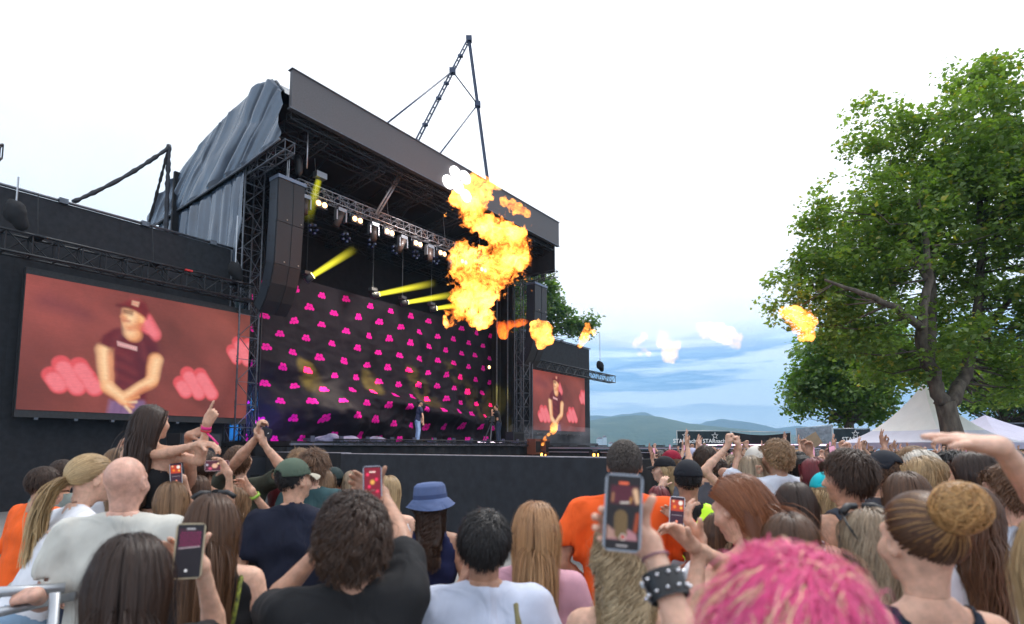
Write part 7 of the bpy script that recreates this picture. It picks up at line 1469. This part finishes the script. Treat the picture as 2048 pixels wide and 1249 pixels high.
r, b, M = person('dark-haired person in a grey hood right of the white polo shirt', 1602, 945, 4.6, 30, sk='light', hair=H['short']('black', 1200, length=.07), top=('tee', (.12,.13,.15)))

# ============ on stage
dk = 2.12
r, b, M = person('singer in a navy T-shirt, blue jeans and dark cap on the stage', 841, 806, 24.1, -75, sk='tan', scale=1.0, hair=H['crop']('black', 500), top=('tee', (.015,.018,.05), dict(loose=.02)), legs=('long', (.24,.33,.52)), lean=.16, head=(-10, 8, 0), vox=.02, hvox=.010, arms={'L': dict(w=(846,852,23.9), pole=(-.5,-.6,-.2), hand='fist'), 'R': dict(w=(848,854,23.8), pole=(.8,-.3,-.4), hand='fist')}); cap_parts(b, cloth((.012,.012,.016)), r)
r.location.z = dk
r, b, M = person('camera operator in black bent over a camera on a tripod at the stage right edge', 992, 833, 26.6, 70, sk='light', scale=1.0, hair=H['crop']('dark', 500), top=('tee', BLACKC), lean=.2, vox=.026, arms={'L': dict(w=(984,842,26.4), pole=(0,0,-1), hand='wrap'), 'R': dict(w=(988,846,26.4), pole=(.5,0,-1), hand='wrap')}); r.location.z = dk
p = W(984, 838, 26.5); th = thing('broadcast_camera', p, 'broadcast camera on a tall tripod at the right edge of the stage', 'camera')
mb = MB(); mb.box(p, (.24, .5, .24)); mb.build('body', RUB, th); mb = MB(); mb.tube(p+Vector((-.1,-.2,0)), p+Vector((-.2,-.5,0)), .07, 10); mb.build('lens', RUB, th)
for a in range(3): mb = MB(); mb.tube(p+Vector((0,0,-.12)), Vector((p.x+.5*math.cos(a*2.1+.4), p.y+.5*math.sin(a*2.1+.4), dk)), .025, 6); mb.build('leg', TRUSSM, th)

lamp('added_performer_key', 'SPOT', S(15.5, 13.5, 12.5), 4200, (1,.95,.88), .2, S(17.0, 17.5, 3.0), 16, .7)  # unseen spot added in mid-air to brighten the singer
# ================================================================== THE CROWD BEYOND (countable heads, shared meshes, own colours)
rng = np.random.default_rng(21)
def proto(sex, arms, sd, lean=0.0, hp=0):
    b = make_body(sex, lean, 0, math.radians(rng.uniform(-15, 15)), math.radians(hp), 0, arms=arms, build=rng.uniform(.95, 1.08)); me = body_mesh(b, skin('light'), vox=.030, hvox=.0135, hands_vox=.011, eyes=False, legs=True); tp = top_mesh(b, 'tee' if sd % 3 else 'tank', cloth((.1,.1,.1)), vox=.03, fold=.004); lg = legs_mesh(b, cloth((.05,.06,.09)), vox=.035); return b, me, tp, lg
up1 = dict(w=np.array([.14, .28, 1.86]), pole=(.8, 0, -.6), f=(0, .1, 1), n=(-.6, -.8, 0), hand='wrap'); up2 = dict(w=np.array([-.16, .22, 1.90]), pole=(-.8, 0, -.6), f=(0, .1, 1), n=(.6, -.8, 0), hand='open'); ph1 = dict(w=np.array([.05, .36, 1.72]), pole=(.7, -.2, -1), f=(0, .1, 1), n=(-.3, -1, 0), hand='grip')
protos = []
for sex in ('m', 'f'):
    protos += [(*proto(sex, {}, 1), None), (*proto(sex, {'R': up1}, 2, hp=6), 'fist'), (*proto(sex, {'R': up1, 'L': up2}, 3, hp=8), None), (*proto(sex, {'R': ph1}, 4, hp=5), 'phone'), (*proto(sex, {'L': up2}, 5), None)]
def ch(kind, b, seed): k = dict(H[kind]('brown')); k.update(n=330, width=.012, nclump=50, seed=seed); k.pop('col'); k['length'] = k['length']*(.75 if kind in ('long', 'wavy') else 1); k['seg'] = min(k['seg'], 9); return hair_mesh(b, HAIRS['brown'], **k)
hairm = []
for i, pr in enumerate(protos):
    kinds = ('short', 'mop', 'crop') if pr[0].sex == 'm' else ('long', 'wavy', 'long'); hairm.append([(k, ch(k, pr[0], i*3+j)) for j, k in enumerate(kinds)])
phm = MB(); phm.box((0, 0, 0), (.075, .009, .15)); pho = phm.build('phone_proto', RUB); phone_me = pho.data; bpy.data.objects.remove(pho)
phs = MB(); phs.box((0, -.0055, 0), (.068, .002, .14)); phso = phs.build('scr', mat('far_phone_screen', (.1,.05,.08), .3, emis=((.55,.25,.35), .8))); phs_me = phso.data; bpy.data.objects.remove(phso)
tops = [((.012,.012,.015), 'black'), ((.65,.66,.70), 'white'), ((.05,.06,.10), 'navy'), ((.30,.31,.33), 'grey'), ((.03,.03,.035), 'black'), ((.45,.10,.12), 'red'), ((.50,.34,.36), 'pink'), ((.12,.16,.10), 'olive'), ((.55,.50,.42), 'cream'), ((.10,.20,.35), 'blue')]
hc = [('dark', 'dark-brown'), ('brown', 'brown'), ('black', 'black'), ('lightbrown', 'light-brown'), ('blonde', 'blonde'), ('brown', 'brown'), ('dark', 'dark-brown'), ('ash', 'ash-blond'), ('maroon', 'wine-red'), ('grey', 'grey')]
skn = ['light', 'fair', 'tan', 'light', 'fair', 'olive']
target = Vector((-3.0, 26.0, 0)); placed = []
cand = []
def ok_place(x, y):
    t = .6*x+.8*y; d = -.8*x+.6*y; k = x/y
    if d > 3.6 and t > 23.2: return False            # the runway and the stage
    if t < 12.2 and d > 3.4 : return False             # our side of the pit barrier
    if k < .25: return False
    return True
y = 4.4
while y < 24.5:
    x = .26*y
    step = .62 if y < 12 else .66
    while x < 1.02*y+.5:
        cand.append((x+rng.uniform(-.18, .18), y+rng.uniform(-.18, .18))); x += step
    y += step*1.0
near_px = [(1552,915,3.7),(1500,945,4.6),(1628,952,4.2),(1692,955,2.35),(1765,948,3.7),(1835,942,3.6),(1972,925,4.0),(1410,922,5.2),(1326,940,6.0),(1340,925,6.8),(1512,925,5.0),(1602,945,4.6),(1383,918,8.0)]
busy = [(W(*p).x, W(*p).y) for p in near_px]
sel = [c for c in cand if ok_place(*c) and all((c[0]-q[0])**2+(c[1]-q[1])**2 > .3 for q in busy) and not (abs(c[0]-tb.x) < 1.1 and abs(c[1]-tb.y) < 1.1)]
sel.sort(key=lambda c: c[1]+rng.uniform(0, 2.5)); far = sel[285:]; sel = sel[:285]
sel2 = rng.permutation(len(far))[:0]
for i, (x, y) in enumerate(sel):
    g = rng.random(); pi = int(rng.choice(10, p=[.22,.05,.04,.09,.05,.26,.06,.05,.11,.07])); b, me, tp, lg, what = protos[pi]; kind, hm = hairm[pi][int(rng.integers(3))]
    s = float(rng.normal(1.0, .035)) if b.sex == 'm' else float(rng.normal(.955, .03)); s = min(1.06, max(.90, s))*1.0
    yaw = math.atan2(-(target.x-x), target.y-y)+rng.normal()*.28
    (tc_, tn), (hcn, hn), sk = tops[int(rng.integers(len(tops)))], hc[int(rng.integers(len(hc)))], skn[int(rng.integers(len(skn)))]
    where = 'by the barrier end' if x/y < .36 else 'along the runway' if (.6*x+.8*y) > 19 and x/y < .55 else 'in front of the tents' if y > 14 else 'in the middle of the crowd' if y > 8 else 'close behind the front group'
    act = {None: 'standing', 'fist': 'with one fist raised', 'phone': 'holding up a phone'}[what]
    if pi in (2, 7): act = 'with both arms up'
    if pi in (4, 9): act = 'with an open hand raised'
    hl = {'short': 'short', 'mop': 'curly', 'crop': 'cropped', 'long': 'long', 'wavy': 'wavy'}[kind]
    r = thing('person', (x, y, 0), f'{hl} {hn}-haired person in {tn} {act} {where}', 'person', 'festival crowd to the right of the stage')
    r.rotation_euler = (0, 0, yaw); r.scale = (s, s, s)
    for nm, m_, mt in (('body', me, skin(sk)), ('tshirt', tp, cloth(tc_)), ('trousers', lg, None), ('hair', hm, HAIRS[hcn])):
        if nm == 'trousers' and y > 9: continue
        o = obj(nm, m_, r)
        if mt: o.material_slots[0].link = 'OBJECT'; o.material_slots[0].material = mt
    if what == 'phone':
        w = Matrix.Translation((x, y, 0)) @ Matrix.Rotation(yaw, 4, 'Z') @ (Vector((.02, .33, 1.86))*s); t = thing('smartphone', w, f'phone held up by the {hl} {hn}-haired person in {tn} {where}', 'phone', 'phones raised in the far crowd'); t.rotation_euler = (0, rng.uniform(-.2, .2), yaw)
        obj('case', phone_me, t); obj('screen', phs_me, t)
# heads past the limit: the rear of the crowd as one mass
if len(far):
    rows = []; Vs, Fs, Ms = [], [], []; off = 0
    mass = [cloth((.05,.05,.06)), skin('light'), HAIRS['brown'], HAIRS['black'], cloth((.5,.5,.52)), HAIRS['blonde']]
    hb_, hme = protos[5][0], protos[5][1]
    def low(sex, arm):
        b = make_body(sex, 0, 0, 0, 0.1, 0, arms=arm); V, F, mi = make_vf(b, vox=.045, hvox=.018, hands_vox=.016, legs=False, eyes=False, ears=False); t = top_mesh(b, 'tee', mass[0], vox=.045); tv = np.array([v.co[:] for v in t.vertices]); tf = np.array([p.vertices[:] for p in t.polygons]); hv, hf = hair_cap(b, .03, .2 if sex == 'f' else 0, vox=.02)
        return [(V, F, 1), (tv, tf, 0), (hv, hf, 2)]
    kinds = [low('m', {}), low('f', {}), low('f', {'R': up1}), low('m', {'R': up1, 'L': up2})]
    for (x, y) in far:
        k = kinds[int(rng.choice(4, p=[.38,.38,.14,.10]))]; s = rng.uniform(.92, 1.05); yw = math.atan2(-(target.x-x), target.y-y)+rng.normal()*.3; Rm = rotm(yw)*s; hcx = int(rng.choice([2,3,5,2])); tcx = int(rng.choice([0,0,4]))
        for V, F, m_ in k: Vs.append(V@Rm.T+np.array([x, y, 0])); Fs.append(F+off); Ms.append(np.full(len(F), {1: 1, 0: tcx, 2: hcx}[m_])); off += len(V)
    me = np_mesh('crowd', np.concatenate(Vs), np.concatenate(Fs), mass, mi=np.concatenate(Ms)); a = me.color_attributes.new('col', 'FLOAT_COLOR', 'POINT'); cc = np.tile(np.array([.35,.4,0,1], np.float32), len(me.vertices)); a.data.foreach_set('color', cc); me.validate()
    obj('distant_crowd', me, label='rearmost rows of the crowd packed under the tents', cat='crowd', kind='stuff')
# a cardboard sign held up in the crowd
c = W(1622, 893, 12); th = thing('cardboard_sign', (c.x, c.y, 2.0), 'tilted brown cardboard sign held up over the crowd', 'sign'); mb = MB(); mb.box((c.x, c.y, 2.03), (.42, .01, .28), (Vector((.85,0,.5)), Vector((0,1,0)), Vector((-.5,0,.85)))); mb.build('board', mat('cardboard', (.30,.22,.14), .9, noise=(5,.2)), th)
